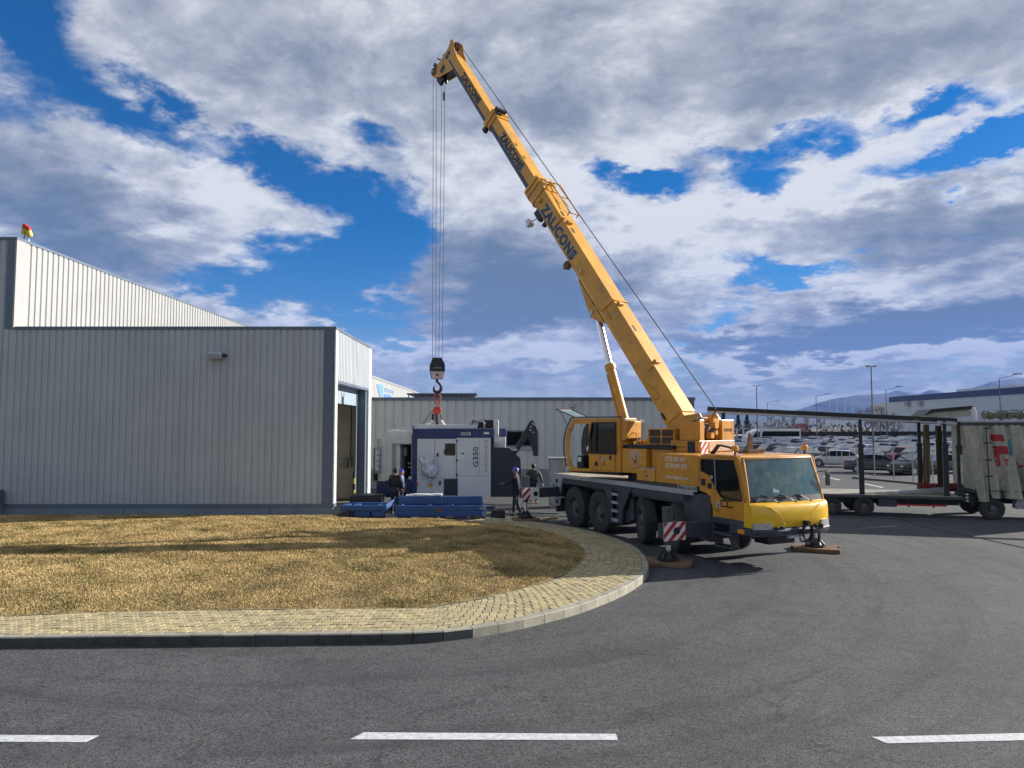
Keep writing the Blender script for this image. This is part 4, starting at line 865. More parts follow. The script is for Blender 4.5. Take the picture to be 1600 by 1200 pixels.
part('winch_drum', RUST, lambda m: [m.cyl((-2.1, -.2, 3.4), (-2.1, .55, 3.4), .17, 24), m.cyl((-2.1, .5, 3.4), (-2.1, .56, 3.4), .26, 24), m.cyl((-2.1, -.2, 3.4), (-2.1, -.14, 3.4), .26, 24)], S=True, smooth=True)
part('winch_motor', ORANGE, lambda m: [m.cyl((-2.35, .1, 3.5), (-2.5, .1, 3.5), .1, 14), m.cyl((-2.3, .3, 3.2), (-2.48, .3, 3.2), .09, 14), m.box(-2.45, -2.3, -.1, .2, 3.56, 3.7), m.cyl((-2.3, .05, 3.28), (-2.46, .05, 3.28), .07, 12)], S=True, smooth=True)
part('hydraulic_hoses', BLACK, lambda m: [m.tube([(-1.2 - .2 * k, .3 - .1 * k, 3.0), (-1.7 - .1 * k, .4, 3.2 + .05 * k), (-2.35, .35 - .12 * k, 3.15 + .06 * k), (-2.4, .1, 3.45)], .02, 6) for k in range(5)], S=True, smooth=True)
pbox('hose_bracket', STEEL, (-2.32, -2.1, .3, .62, 3.70, 3.74), S=True)
part('cylinder_cradle', ORANGE, lambda m: m.prism([(-.6, 2.5), (.9, 2.5), (.95, 2.9), (.5, 3.02), (.0, 3.02), (-.3, 3.3), (-.6, 3.4)], fh, -.28, .28), S=True, bev=.03)
part('cradle_hose', RUST, lambda m: [m.tube([(.2 + .1 * k, .3, 2.9), (.25 + .1 * k, .5, 3.1), (.0 + .1 * k, .7, 2.85)], .025, 6) for k in range(3)], S=True)
# upper cab
UC = [(.22, 2.04), (2.36, 1.98), (2.47, 2.2), (2.56, 2.6), (2.57, 2.95), (2.48, 3.35), (2.26, 3.68), (2.1, 3.72), (.22, 3.72)]
UO = [(1.52, 2.1), (2.26, 2.1), (2.38, 2.4), (2.42, 2.8), (2.38, 3.2), (2.18, 3.55), (1.52, 3.55)]
UD = [(.40, 2.60), (1.46, 2.60), (1.46, 3.2), (1.38, 3.55), (.40, 3.55)]
part('upper_cab_side', ORANGE, lambda m: m.prism(UC, fh, 1.20, 1.25, [UO[::-1], UD[::-1]]), S=True, bev=.01)
part('upper_cab_side', CHAS, lambda m: m.prism(UC, fh, .42, .47, [[(.4, 2.75), (2.3, 2.75), (2.2, 3.5), (.4, 3.5)][::-1]]), S=True, bev=.01)
pbox('upper_cab_roof', ORANGE, (.2, 2.22, .43, 1.24, 3.66, 3.73), S=True, bev=.02); pbox('upper_cab_floor', BLACK, (.24, 2.36, .46, 1.2, 2.0, 2.08), S=True)
part('roof_gutter', BLACK, lambda m: m.tube([(.15, 1.26, 3.76), (2.16, 1.26, 3.77), (2.30, 1.26, 3.72), (2.52, 1.26, 3.4), (2.63, 1.26, 3.0), (2.63, 1.26, 2.6), (2.5, 1.26, 2.12)], .022, 6), S=True, smooth=True)
part('upper_cab_back', ORANGE, lambda m: m.prism([(.45, 2.04), (1.22, 2.04), (1.22, 3.7), (.45, 3.7)], lambda a, b, d: (d, a, b), .2, .24, [[(.62, 3.15), (1.1, 3.15), (1.1, 3.6), (.62, 3.6)][::-1]]), S=True)
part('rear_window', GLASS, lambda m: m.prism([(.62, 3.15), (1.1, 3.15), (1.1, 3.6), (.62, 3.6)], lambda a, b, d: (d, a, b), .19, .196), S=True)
part('lower_rear_box', ORANGE, lambda m: m.prism([(.10, 3.02), (.22, 3.02), (.22, 3.7), (-.02, 3.62), (-.02, 3.1)], fh, .5, 1.2), S=True, bev=.015)
part('door_glass', DOORG, lambda m: m.prism(UD, fh, 1.22, 1.23), S=True)
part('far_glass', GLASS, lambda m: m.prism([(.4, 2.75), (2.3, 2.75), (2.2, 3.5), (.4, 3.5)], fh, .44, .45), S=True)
dr = part('sliding_door', ORANGE, lambda m: m.prism([(.42, 2.08), (1.44, 2.06), (1.52, 2.58), (.42, 2.58)], fh, 1.255, 1.28), S=True, bev=.008)
part('door_frame_bars', BLACK, lambda m: [m.bar((1.49, 1.27, 2.6), (1.47, 1.27, 3.1), .03, .05), m.bar((1.47, 1.27, 3.1), (1.36, 1.27, 3.58), .03, .05), m.bar((1.36, 1.27, 3.58), (.36, 1.27, 3.58), .03, .05), m.bar((.38, 1.27, 3.58), (.38, 1.27, 2.6), .03, .05), m.bar((1.5, 1.27, 2.6), (.38, 1.27, 2.6), .03, .04), m.bar((1.22, 1.265, 2.62), (1.18, 1.265, 3.56), .02, .04)], dr, S=True)
part('door_handle', BLACK, lambda m: [m.box(1.12, 1.24, 1.28, 1.29, 2.2, 2.34), m.box(.56, .63, 1.28, 1.30, 2.42, 2.55)], dr, S=True)
hook_logo((.86, 1.284, 2.38), (-1, 0, 0), (0, 0, 1), .24, dr, S=True)
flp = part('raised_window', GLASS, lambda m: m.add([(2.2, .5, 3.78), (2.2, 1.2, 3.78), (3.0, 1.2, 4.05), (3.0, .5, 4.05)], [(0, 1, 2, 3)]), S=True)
part('window_rim', BLACK, lambda m: [m.bar((2.2, 1.2, 3.78), (3.0, 1.2, 4.05), .02, .03), m.bar((2.2, .5, 3.78), (3.0, .5, 4.05), .02, .03), m.bar((3.0, .45, 4.05), (3.0, 1.25, 4.05), .05, .05), m.bar((2.9, 1.2, 4.0), (2.5, 1.2, 3.5), .015, .015), m.bar((2.9, .5, 4.0), (2.5, .5, 3.5), .015, .015)], flp, S=True)
st_ = pbox('operator_seat', ANTH, (.7, 1.2, .6, 1.05, 2.3, 2.5), (.55, .72, .6, 1.05, 2.45, 3.1), S=True, bev=.05)
pbox('console', BLACK, (1.3, 1.6, .55, .75, 2.1, 2.7), (1.9, 2.2, .5, 1.1, 2.08, 2.5), S=True, bev=.04); part('control_levers', STEEL, lambda m: [m.cyl((1.45, .6 + k * .1, 2.7), (1.5, .6 + k * .1, 2.95), .02, 8) for k in range(2)], S=True)
part('cab_helmet', WHITE, lambda m: m.sphere((1.75, .85, 2.72), .16, 14, sc=(1.3, 1, .8)), S=True, smooth=True); pbox('cab_sticker', WHITE, (1.95, 2.1, 1.15, 1.16, 2.3, 2.45), S=True)
part('cab_rail', ORANGE, lambda m: [m.tube([(.12, .9, 3.3), (-.15, .9, 3.25), (-.2, .9, 2.8)], .02, 6), m.tube([(-.25, .75, 2.9), (-.3, .75, 3.6)], .02, 6)], S=True)
part('spotlight', LAMP, lambda m: m.cyl((.05, .3, 3.6), (.15, .3, 3.62), .08, 12), S=True)
pbox('boom_step_bar', BLACK, (-.55, .1, -1.6, -1.5, 3.6, 3.72), S=True)

# ---- boom: s along, n upward normal, l sideways
BA = R(54.6); BX = SX @ Matrix.Rotation(-BA, 4, 'Y')    # x = s, y = l, z = n
def boom(name, m, fn, parent=None, **kw):
    mb = M(BX); fn(mb); return mb.build(name, m, parent or cr, **kw)
def sect(m, s0, s1, n0, n1, w, chd=.16, cht=.03):
    r = [(-w, n0 + chd), (-w + chd * .35, n0 + chd * .35), (-w + chd, n0), (w - chd, n0), (w - chd * .35, n0 + chd * .35), (w, n0 + chd), (w, n1 - cht), (w - cht, n1), (-w + cht, n1), (-w, n1 - cht)]
    k = len(r); m.add([(s0, a, b) for a, b in r] + [(s1, a, b) for a, b in r], [(i, (i + 1) % k, k + (i + 1) % k, k + i) for i in range(k)] + [tuple(range(k))[::-1], tuple(range(k, 2 * k))])
def tele(m, s0, s1, n0, n1, w):
    """telescopic section: dark lower part, orange upper part"""
    m.cur = 0; sect(m, s0, s1, n0, n1, w); 
    m.cur = 1; z = n0 + (n1 - n0) * .40
    r = [(-w - .006, z), (-w - .006, n0 + .155), (-w + .05, n0 + .05), (-w + .155, n0 - .006), (w - .155, n0 - .006), (w - .05, n0 + .05), (w + .006, n0 + .155), (w + .006, z)]
    k = len(r); m.add([(s0, a, b) for a, b in r] + [(s1, a, b) for a, b in r], [(i, i + 1, k + i + 1, k + i) for i in range(k - 1)])
b1 = boom('boom_base_section', BOOMP, lambda m: [sect(m, 2.35, 13.15, 2.68, 3.48, .37, .2, .03), m.prism([(1.75, 2.95), (1.95, 2.72), (2.6, 2.72), (2.6, 3.42), (2.2, 3.44), (1.85, 3.2)], lambda a, b, d: (a, d, b), -.33, .33)], bev=.012)
boom('underside_lug', BOOMP, lambda m: [m.prism([(8.7, 2.72), (7.5, 2.42), (7.15, 2.38), (6.9, 2.5), (6.6, 2.72)], lambda a, b, d: (a, d, b), l - .03, l + .03) for l in (-.28, .28)] + [m.bar((8.7, 0, 2.69), (7.5, 0, 2.45), .5, .03, up=(0, 0, 1))], b1)
boom('lug_pin', STEEL, lambda m: m.cyl((7.3, -.34, 2.5), (7.3, .34, 2.5), .07, 16), b1)
boom('collar', BOOMP, lambda m: [sect(m, 12.95, 13.12, 2.60, 3.56, .45, .22), sect(m, 13.2, 13.32, 2.60, 3.56, .44, .22), sect(m, 12.6, 12.95, 2.62, 3.52, .41, .2)], b1, bev=.01)
boom('stiffener', BOOMP, lambda m: [m.bar((6.95, .385, 3.47), (7.0, .385, 2.9), .05, .06), m.bar((7.0, .385, 2.9), (7.6, .385, 2.62), .04, .05), m.bar((6.95, -.36, 3.5), (6.95, .38, 3.5), .05, .05), m.bar((11.0, .385, 3.48), (11.0, .385, 3.2), .05, .04), m.bar((11.0, .2, 3.5), (11.0, .4, 3.5), .05, .05), m.bar((4.15, .385, 3.45), (4.15, .385, 3.2), .04, .05), m.bar((6.9, .385, 3.05), (6.5, .385, 3.05), .04, .05), m.box(3.2, 3.5, .365, .40, 2.95, 3.08), m.tube([(3.9, .38, 2.9), (3.65, .4, 2.98), (3.55, .4, 3.05)], .02, 6)], b1)
boom('side_boss', BOOMP, lambda m: [m.lathe([(.001, .05), (.07, .05), (.075, .02), (.15, .015), (.16, 0)], (8.75, .37, 3.02), (0, 1, 0), 24), m.lathe([(.001, .06), (.08, .06), (.1, 0)], (12.4, .41, 3.1), (0, 1, 0), 18)], b1, smooth=True)
boom('boss_pin', STEEL, lambda m: m.cyl((8.75, .42, 3.02), (8.75, .43, 3.02), .045, 14), b1)
boom('inspection_slot', BLACK, lambda m: m.prism([(2.62 + .15 * math.cos(t), 2.83 + .05 * math.sin(t)) for t in np.linspace(0, 2 * math.pi, 16)[:-1]], lambda a, b, d: (a, d, b), .371, .376), b1)
boom('top_slot', BLACK, lambda m: [m.box(s, s + .25, .1, .2, 3.481, 3.486) for s in (5.6, 10.3, 11.2)], b1)
for s in (4.2, 6.7, 10.7): boom('top_knob', ORANGE, lambda m: m.box(s, s + .12, .05, .3, 3.48, 3.60), b1, bev=.01)
boom('underside_bracket', RUST, lambda m: [m.box(9.35, 9.6, .2, .36, 2.52, 2.72), m.box(9.42, 9.5, .3, .37, 2.46, 2.52)], b1)
boom('edge_rib', BOOMP, lambda m: m.bar((9.0, .372, 2.84), (12.6, .372, 2.84), .012, .03), b1)
fl_ = boom('boom_floodlight', LAMP, lambda m: [m.box(12.0, 12.25, .25, .5, 2.12, 2.32), m.cyl((12.1, .38, 2.1), (12.1, .38, 2.05), .08, 10)], cr, bev=.02); boom('lamp_bracket', BLACK, lambda m: [m.bar((12.1, .38, 2.3), (12.0, .3, 2.62), .03, .03), m.box(11.85, 12.3, .15, .34, 2.56, 2.84), m.box(11.5, 11.62, .2, .34, 2.6, 2.84)], fl_)
rg = boom('rope_guide_frame', BOOMP, lambda m: [m.bar((13.2, l, 3.5), (12.6, l, 3.85), .035, .035) for l in (-.2, .28)] + [m.bar((12.6, l, 3.85), (10.9, l, 3.84), .035, .035) for l in (-.2, .28)] + [m.bar((11.0, l, 3.84), (10.95, l, 3.68), .03, .03) for l in (-.2, .28)] + [m.bar((13.1, l, 3.55), (11.6, l, 3.66), .03, .03) for l in (-.2, .28)] + [m.bar((s, -.2, 3.85), (s, .28, 3.85), .03, .03) for s in (12.6, 11.8, 10.9)])
boom('guide_roller', STEEL, lambda m: m.cyl((12.9, -.2, 3.68), (12.9, .28, 3.68), .05, 12), rg, smooth=True)
b2 = boom('boom_middle_section', [BOOMP, NAVY], lambda m: tele(m, 13.2, 17.7, 2.74, 3.38, .325), bev=0)
boom('collar', BOOMP, lambda m: [sect(m, 17.4, 17.62, 2.62, 3.46, .40, .18), sect(m, 17.2, 17.4, 2.68, 3.42, .36, .18)], b2, bev=.01); boom('rope_saddle', BLACK, lambda m: [m.box(17.45, 17.62, -.2, .3, 3.47, 3.6), m.box(17.3, 17.5, .05, .3, 3.44, 3.5), m.box(17.3, 17.5, .2, .36, 2.5, 2.68)], b2)
boom('top_slot', BLACK, lambda m: [m.box(s, s + .15, .12, .22, 3.381, 3.386) for s in (14.6, 15.4)], b2)
b3 = boom('boom_tip_section', [BOOMP, NAVY], lambda m: tele(m, 17.5, 22.1, 2.66, 3.22, .285))
for word_s, word_w, n_c, hh, lw, off in ((10.75, 2.7, 3.08, .42, .372, .02), (15.3, 2.1, 3.15, .32, .333, .02), (19.7, 2.0, 3.05, .29, .293, .02)):
    if hh > .3: put_text('boom_lettering_outline', 'ZALICONS', (word_s, lw + .001, n_c), (-1, 0, 0), (0, 0, 1), word_w + .05, hh + .045, EDGE, cr, .075, .004, BX)
    put_text('boom_lettering', 'ZALICONS', (word_s, lw + .006, n_c), (-1, 0, 0), (0, 0, 1), word_w, hh, BLACK if hh < .4 else NAVY, cr, .05, .004, BX)
hp = [(21.55, 2.72), (21.85, 2.3), (22.1, 1.95), (22.42, 1.70), (22.62, 1.66), (22.78, 1.80), (22.66, 2.4), (22.62, 3.1), (22.75, 3.48), (22.5, 3.52), (22.2, 3.36), (21.7, 3.24)]
boom('side_sheave', RUST, lambda m: m.lathe([(.04, .03), (.10, .035), (.17, .02), (.18, -.02), (.1, -.03)], (22.66, .30, 1.86), (0, 1, 0), 22), smooth=True); boom('side_sheave_hub', EDGE, lambda m: m.cyl((22.66, .3, 1.86), (22.66, .35, 1.86), .06, 12))
boom('head_slots', BLACK, lambda m: [m.box(22.05, 22.3, .281, .286, 2.15, 2.5), m.box(22.25, 22.45, .281, .286, 2.75, 3.1), m.box(22.62, 22.95, -.28, .3, 2.0, 2.14), m.box(22.4, 22.75, -.2, .24, 1.72, 1.8)])
hd = boom('boom_head', BOOMP, lambda m: [m.prism(hp, lambda a, b, d: (a, d, b), l, l + .04) for l in (-.28, .24)], bev=.008)
boom('head_web', BLACK, lambda m: [m.prism([(21.6, 2.7), (21.9, 2.3), (22.15, 2.0), (22.3, 2.3), (22.1, 2.9)], lambda a, b, d: (a, d, b), -.24, .24), m.cyl((22.75, -.3, 1.85), (22.75, .32, 1.85), .05, 12), m.bar((22.85, -.3, 2.4), (22.85, .34, 2.4), .06, .04), m.box(21.9, 22.3, .05, .2, 1.7, 2.1)], hd)
boom('head_sheave', RUST, lambda m: [m.lathe([(.05, -.02), (.17, -.03), (.15, 0), (.17, .03), (.05, .02)], (22.62, l, 1.93), (0, 1, 0), 24) for l in (-.15, 0, .15)] + [m.lathe([(.05, -.02), (.18, -.03), (.16, 0), (.18, .03), (.05, .02)], (22.42, l, 3.38), (0, 1, 0), 24) for l in (0, .12)], hd, smooth=True)
boom('head_pins', STEEL, lambda m: [m.cyl((s, -.3, n), (s, .31, n), .03, 10) for s, n in ((22.5, 2.6), (22.3, 2.95), (22.7, 3.42), (22.0, 2.4))] + [m.box(22.9, 23.0, .0, .1, 2.55, 2.7), m.box(22.9, 23.05, .0, .06, 3.3, 3.4)], hd)
# luffing cylinder
part('cylinder_barrel', BOOMP, lambda m: [m.cyl((.78, 0, 2.85), (1.66, 0, 5.52), .165, 24), m.cyl((1.60, 0, 5.38), (1.67, 0, 5.56), .19, 24), m.cyl((.80, 0, 2.9), (.86, 0, 3.1), .2, 24)], S=True, smooth=True)
tp = Matrix.Rotation(-BA, 4, 'Y') @ Vector((7.3, 0, 2.48))
part('cylinder_rod', CHROME, lambda m: m.cyl((1.66, 0, 5.52), tuple(tp), .115, 24), S=True, smooth=True)
part('rod_head', BLACK, lambda m: [m.cyl(tuple(tp - Vector((.05, 0, .14))), tuple(tp), .15, 16), m.cyl(tuple(tp + Vector((0, -.2, 0))), tuple(tp + Vector((0, .2, 0))), .12, 16), m.bar(tuple(tp + Vector((.15, .2, -.12))), tuple(tp + Vector((-.3, .2, -.05))), .04, .03)], S=True, smooth=True)
part('cylinder_pipe', ORANGE, lambda m: m.tube([(1.0, .17, 3.0), (1.2, .19, 3.9), (1.62, .2, 5.2)], .022, 6), S=True)
# hoist rope along the boom and the falls to the hook block
B2S = Matrix.Rotation(-BA, 4, 'Y')
topS = B2S @ Vector((22.5, .06, 3.56)); g1 = B2S @ Vector((17.55, .06, 3.63)); 
part('hoist_rope', ROPE, lambda m: [m.tube([tuple(topS), (-2.45, .06, 3.98)], .016, 6), m.tube([(-2.45, .06, 3.98), (-2.2, .06, 3.5)], .016, 6)], S=True)
HKZ = 6.55   # top of hook block
FX = [(11.93, .09), (11.93, -.09), (11.27, .09), (11.27, -.09)]
part('hoist_falls', ROPE, lambda m: [m.tube([(f, l, 19.35), (11.6 + (f - 11.6) * .72, l, HKZ - .15)], .0125, 6) for f, l in FX], S=True)
part('limit_weight', BLACK, lambda m: [m.cyl((11.32, -.09, 18.25), (11.32, -.09, 18.6), .06, 10), m.tube([(11.32, -.09, 18.6), (11.5, -.05, 19.5)], .006, 4), m.cyl((11.05, 0, 18.95), (11.05, 0, 19.6), .045, 8), m.cyl((11.05, 0, 18.9), (11.05, 0, 19.05), .07, 8)], S=True)

# hook block, slings: their own things
def w_of(f, l, h): return cr.matrix_basis @ (SX @ Vector((f, l, h)))
cr_m = Matrix.Translation(cr.location) @ Matrix.Rotation(cr.rotation_euler.z, 4, 'Z')
hc = cr_m @ (SX @ Vector((11.6, 0, 0)))
hk = thing('hook_block', 'black hook block hanging from the crane ropes above the machine', 'hook block', (hc.x, hc.y, 5.0), R(12))
pr = [(-.2, 1.52), (.16, 1.52), (.32, 1.24), (.33, .98), (.24, .58), (-.24, .58), (-.33, .98), (-.33, 1.18)]
xz = lambda a, b, d: (a, d, b)
for y0 in (-.17, .13): mb = M(); mb.prism(pr, xz, y0, y0 + .04); mb.build('side_plate', BLACK, hk, bev=.008)
mb = M(); [mb.lathe([(.05, -.02), (.26, -.035), (.235, 0), (.26, .035), (.05, .02)], (0, y, 1.15), (0, 1, 0), 24) for y in (-.08, 0, .08)]; mb.build('sheave', RUST, hk, smooth=True)
mb = M(); mb.prism([(-.24, .58), (.24, .58), (.31, .9), (-.31, .9)], xz, -.176, -.172); cp_ = mb.build('lower_panel', mat('worn_red_white', (.62, .5, .47), .6, var=.15, dirt=(.45, .05, .03), dscale=7, damt=.9), hk)
mb = M(); mb.cyl((-.02, -.17, .74), (-.02, -.2, .74), .05, 14); mb.build('pin', BLACK, hk)
put_text('maker_name', 'LIEBHERR', (0, -.176, 1.06), (1, 0, 0), (0, 0, 1), .38, .06, EDGE, hk, .0)
mb = M(); mb.cyl((0, 0, .6), (0, 0, .42), .075, 16); P_ = [(0, .45), (.09, .38), (.17, .26), (.17, .1), (.08, -.01), (-.05, -.02), (-.14, .06), (-.15, .2), (-.12, .24)]
mb.tube([(a, 0, b) for a, b in P_], [.05, .055, .065, .08, .085, .08, .065, .04, .02], 10); mb.build('hook', BLACK, hk, smooth=True)
mb = M(); mb.tube([(-.13, 0, .22), (.0, 0, .36)], .014, 6); mb.build('hook_latch', STEEL, hk)
sl = thing('lifting_chain', 'red and black chain sling with adjusters between hook and machine top', 'lifting sling', (hc.x, hc.y, 3.4), R(12)); sl.scale = (1.45, 1.45, 1)
mb = M(); mb.tube([(-.02, 0, 1.62), (-.09, 0, 1.35), (-.05, 0, 1.1), (0, 0, 1.0), (.08, 0, 1.1), (.11, 0, 1.35), (.03, 0, 1.62), (-.02, 0, 1.62)], .024, 8); mb.build('master_link', mat('sling_red', (.50, .05, .03), .5, var=.2), sl, smooth=True)
mb = M(); mb.prism([(-.1, .95), (.1, .95), (.13, .72), (.06, .6), (-.08, .6), (-.14, .72)], xz, -.06, .06); mb.build('coupling', MATS['sling_red'], sl, bev=.02)
mb = M()
for x0, x1 in ((-.1, -.2), (.1, .22), (0, 0)):
    n_ = 12
    for k in range(n_):
        t = k / n_; x = x0 + (x1 - x0) * t; z = .6 - .62 * t; mb.tube([(x - .018, 0, z), (x + .018, .0, z - .03), (x - .0, 0, z - .06)], .013, 5)
mb.build('chain', BLACK, sl)
mb = M(); mb.cyl((-.02, 0, .66), (-.0, 0, .1), .045, 8); mb.cyl((-.12, 0, .62), (-.13, 0, .3), .04, 8); mb.build('shortening_clutch', BLACK, sl)
mb = M(); [mb.tube([(s * .13, 0, .35), (s * .24, .02, .1), (s * .26, 0, -.12)], .05, 6) for s in (-1, 1)]; mb.build('web_strap', MATS['worn_red_white'], sl)
mb = M(); mb.box(-.33, -.17, -.06, .06, -.02, .22); mb.build('white_pad', WHITE, sl, bev=.02)
mb = M(); mb.tube([(-.12, 0, .76), (-.22, .0, .62), (-.46, 0, .12)], .013, 6); mb.build('loose_rod', BLACK, sl)

# ground pads
def pad(name, label, u, v, rz, n, L, w, hgt):
    p = cr_m @ Vector((u, v, 0)); t = thing(name, label, 'timber pad', (p.x, p.y, 0), rz)
    for i in range(n):
        mb = M(); y = (i - (n - 1) / 2) * w; d = rng.uniform(-.05, .05); mb.box(-L / 2 + d, L / 2 + d, y - w / 2 + .008, y + w / 2 - .008, 0, hgt); mb.build('timber', WOOD, t, bev=.02)
    return t
pad('outrigger_pad', 'brown timber pad under the near front crane leg beside the kerb', 7.02, fvc, R(-20), 5, 1.2, .17, .11)
t = pad('outrigger_pad', 'brown timber pad under the far front crane leg on open asphalt', 7.02, fvc2, R(-22), 5, 1.2, .17, .11)
t = pad('outrigger_pad', 'small timber stack under the rear crane leg beyond the pavement', -1.15, rvc, R(8), 4, .9, .2, .22)
# ------------------------------------------------------------------ machine tool being lifted
MY = 30.4
def mx(px): return (px - 800) / F_PX * MY * 1.0018
def mz(py): return at_depth(800, py, MY).z
mt = thing('machine_tool', 'large white and blue machining centre hanging just above the yard', 'machine', ((mx(700)), MY, 0)); MX = at(mt)
def mbx(name, m, *b, parent=None, **kw):
    """boxes given by picture extents: x0, x1 (left/right), y0, y1 (top/bottom), depth from, depth to"""
    first = None
    for (x0, x1, y0, y1, d0, d1) in b:
        q = M(MX); q.box(mx(x0), mx(x1), MY + d0, MY + d1, mz(y1), mz(y0)); o = q.build(name, m, parent or mt, **kw); first = first or o
    return first
body = mbx('body', GREYM, (652, 767, 684, 777, .03, 2.6), bev=.015)
mbx('top_band', MBLUE, (648, 771, 670, 685.5, .0, 2.7), bev=.015)
mbx('corner_column', MBLUE, (645, 653, 670, 776, -.01, 2.6), bev=.02)
mbx('top_cover', GREYM, (652, 746, 663.5, 670, .15, 2.4), bev=.02); mbx('cover_hatch', GREYM, (653, 672, 667, 670, .12, .15))
for (x0, x1, y0, y1) in ((652.8, 679.6, 685.8, 747.5), (680.2, 713.4, 685.8, 747.5), (714.2, 749.6, 684.2, 743.2), (750.1, 766.8, 684.2, 743.2), (652.8, 694, 748.5, 776.5), (716.2, 766.8, 744, 776.8)):
    mbx('door_panel', GREYM, (x0, x1, y0, y1, -.005, .03), bev=.006)
mbx('lower_recess', ANTH, (694.6, 715.6, 748.5, 774, -.002, .03))
mbx('panel_gap', BLACK, (679.6, 680.2, 686, 747, .0, .02), (713.4, 714.2, 686, 776, 0, .02))
for y in (689, 719, 741): mbx('hinge', BLACK, (713, 715.4, y - 1.6, y + 1.6, -.04, -.005), bev=.01)
for y in (692, 721, 744): mbx('hinge', BLACK, (649.5, 652, y - 1.5, y + 1.5, -.04, .0), bev=.01)
vw = mbx('viewing_window', BLACK, (696, 712, 693, 711.5, -.02, .0)); mbx('window_pane', glass('machine_window', (.3, .32, .3), 1.6, .4, (.08, .07, .06)), (697.5, 710.5, 694.5, 710, -.03, -.02), parent=vw); mbx('window_handle', BLACK, (694.5, 696.6, 703, 709, -.06, -.02), (701, 704, 692.5, 694.5, -.04, -.02), parent=vw)
mbx('push_button', BLACK, (683, 686, 708, 713, -.04, -.005)); mbx('drain_lock', REDM, (651.6, 654.4, 753, 759, -.08, -.01), bev=.02); mbx('drain_lock', BLACK, (687, 690, 751, 758, -.08, -.01), bev=.02)
mbx('paper_sheet', WHITE, (717.5, 727, 699, 709, -.012, -.006), (716.5, 724, 710, 718, -.012, -.006), (702, 707, 715, 718, -.012, -.006))
mbx('paper_print', BLACK, (721, 726, 707.3, 709.2, -.016, -.012))
mbx('yellow_label', mat('label_yellow', (.75, .42, .02), .5), (670, 677, 756, 761, -.012, -.006))
for k in range(14): mbx('vent_slot', ANTH, (757.5, 761.5, 688 + k * 3.7, 688.6 + k * 3.7, -.008, -.004)) if False else None
q = M(MX)
for k in range(14): q.box(mx(757.4), mx(761.8), MY - .009, MY - .004, mz(688.9 + k * 3.7), mz(688 + k * 3.7))
q.build('vent_slots', ANTH, mt)
mid = lambda a, b: (a + b) / 2
put_text('model_lettering', 'G350', (mx(743.5), MY - .008, mz(714)), (0, 0, 1), (-1, 0, 0), .86, .24, mat('letter_grey', (.13, .14, .17), .5), mt, .035, .004, MX)
put_text('maker_name', 'GROB', (mx(728), MY - .004, mz(677.7)), (1, 0, 0), (0, 0, 1), .44, .14, WHITE, mt, .012, .004, MX)
mbx('name_plate', WHITE, (756, 764.5, 675, 678.6, -.01, -.001)); mbx('band_badge', EDGE, (649, 651, 675, 677, -.01, 0))
# right side: blue end, white electric cabinet, top unit with pipes
mbx('end_body', GREYM, (767.5, 789.5, 683, 702, .8, 2.4)); mbx('end_band', MBLUE, (771.5, 790, 669.5, 683, .78, 2.5), bev=.01)
mbx('electric_box', mat('box_white', (.66, .67, .67), .4), (771.5, 779, 656, 692, .1, .6), bev=.03)
mbx('filter_unit', BLACK, (747, 770.5, 656, 669.5, .4, 1.6), bev=.02); mbx('end_gap', BLACK, (767.2, 771.2, 671, 699, .3, 1.2))
q = M(MX)
P3 = lambda x, y, d: (mx(x), MY + d, mz(y))
for pts, r_ in (([(739, 670, .3), (739, 661, .3), (736, 658, .3)], .05), ([(744, 670, .3), (744, 660, .3), (741, 657, .3), (737, 657.5, .3)], .05), ([(756.5, 669, .25), (756.5, 661, .25), (754, 658.5, .25), (748, 658.5, .3)], .045)): q.tube([P3(*p) for p in pts], r_, 10)
for x, y in ((736, 661), (742, 656.5), (746, 658), (739, 656)): q.cyl(P3(x - 1.4, y, .25), P3(x + 1.4, y, .25), .085, 12)
q.build('top_pipes', STEEL, mt, smooth=True)
# front-left enclosure with open cell door
mbx('side_enclosure', CREAM, (601, 625, 681, 751.5, .2, 2.4), (625, 643.5, 681, 694, .2, 2.4), (643, 646, 694, 752, .2, 2.4), (604.5, 646, 673.5, 681, .35, 2.4), bev=.02)
mbx('enclosure_inside', BLACK, (625, 645, 694, 752, 2.0, 2.35), (625, 645, 748, 752, .3, 2.0))
mbx('enclosure_inner_parts', MATS['inner_panel_cream'], (633, 644, 725, 727, 1.0, 1.1), (634, 643, 731, 733, .9, 1.0)); mbx('inner_grey_box', EDGE, (627, 632, 700, 713, .8, 1.2)); mbx('inner_lower_box', CREAM, (639, 644, 745, 749, .1, .3))
mbx('sliding_frame', EDGE, (613, 614.4, 694, 752, .12, .2), (616.5, 618, 693.5, 752, .12, .2), (613, 644, 693, 694.4, .12, .2), (643, 644.2, 694, 752, .12, .2))
mbx('enclosure_front', CREAM, (612, 625, 694, 752, .25, .6)) if False else None
q = M(MX); prof = [(mx(586.5) + .33 * (1 - math.cos(t)), MY + .62 - .45 * math.sin(t)) for t in np.linspace(0, math.pi / 2, 8)] + [(mx(603), MY + .17), (mx(603), MY + 2.2), (mx(586.5), MY + 2.2)]
q.prism(prof, lambda a, b, d: (a, b, d), mz(752.3), mz(685)); q.build('rounded_enclosure', CREAM, mt, smooth=True)
cp2 = mbx('side_control', EDGE, (589.8, 595, 699, 740, .0, .2), bev=.05)
for k in range(4): q = M(MX); q.cyl(P3(591.4, 707 + k * 8.5, -.0), P3(591.4, 707 + k * 8.5, -.03), .07, 14); q.build('round_window', CREAM, cp2)
mbx('side_rail', BLACK, (583.6, 584.8, 700, 748, .2, .3), (583.6, 588, 700, 701, .2, .3), (584, 587, 740, 752, .2, .5))
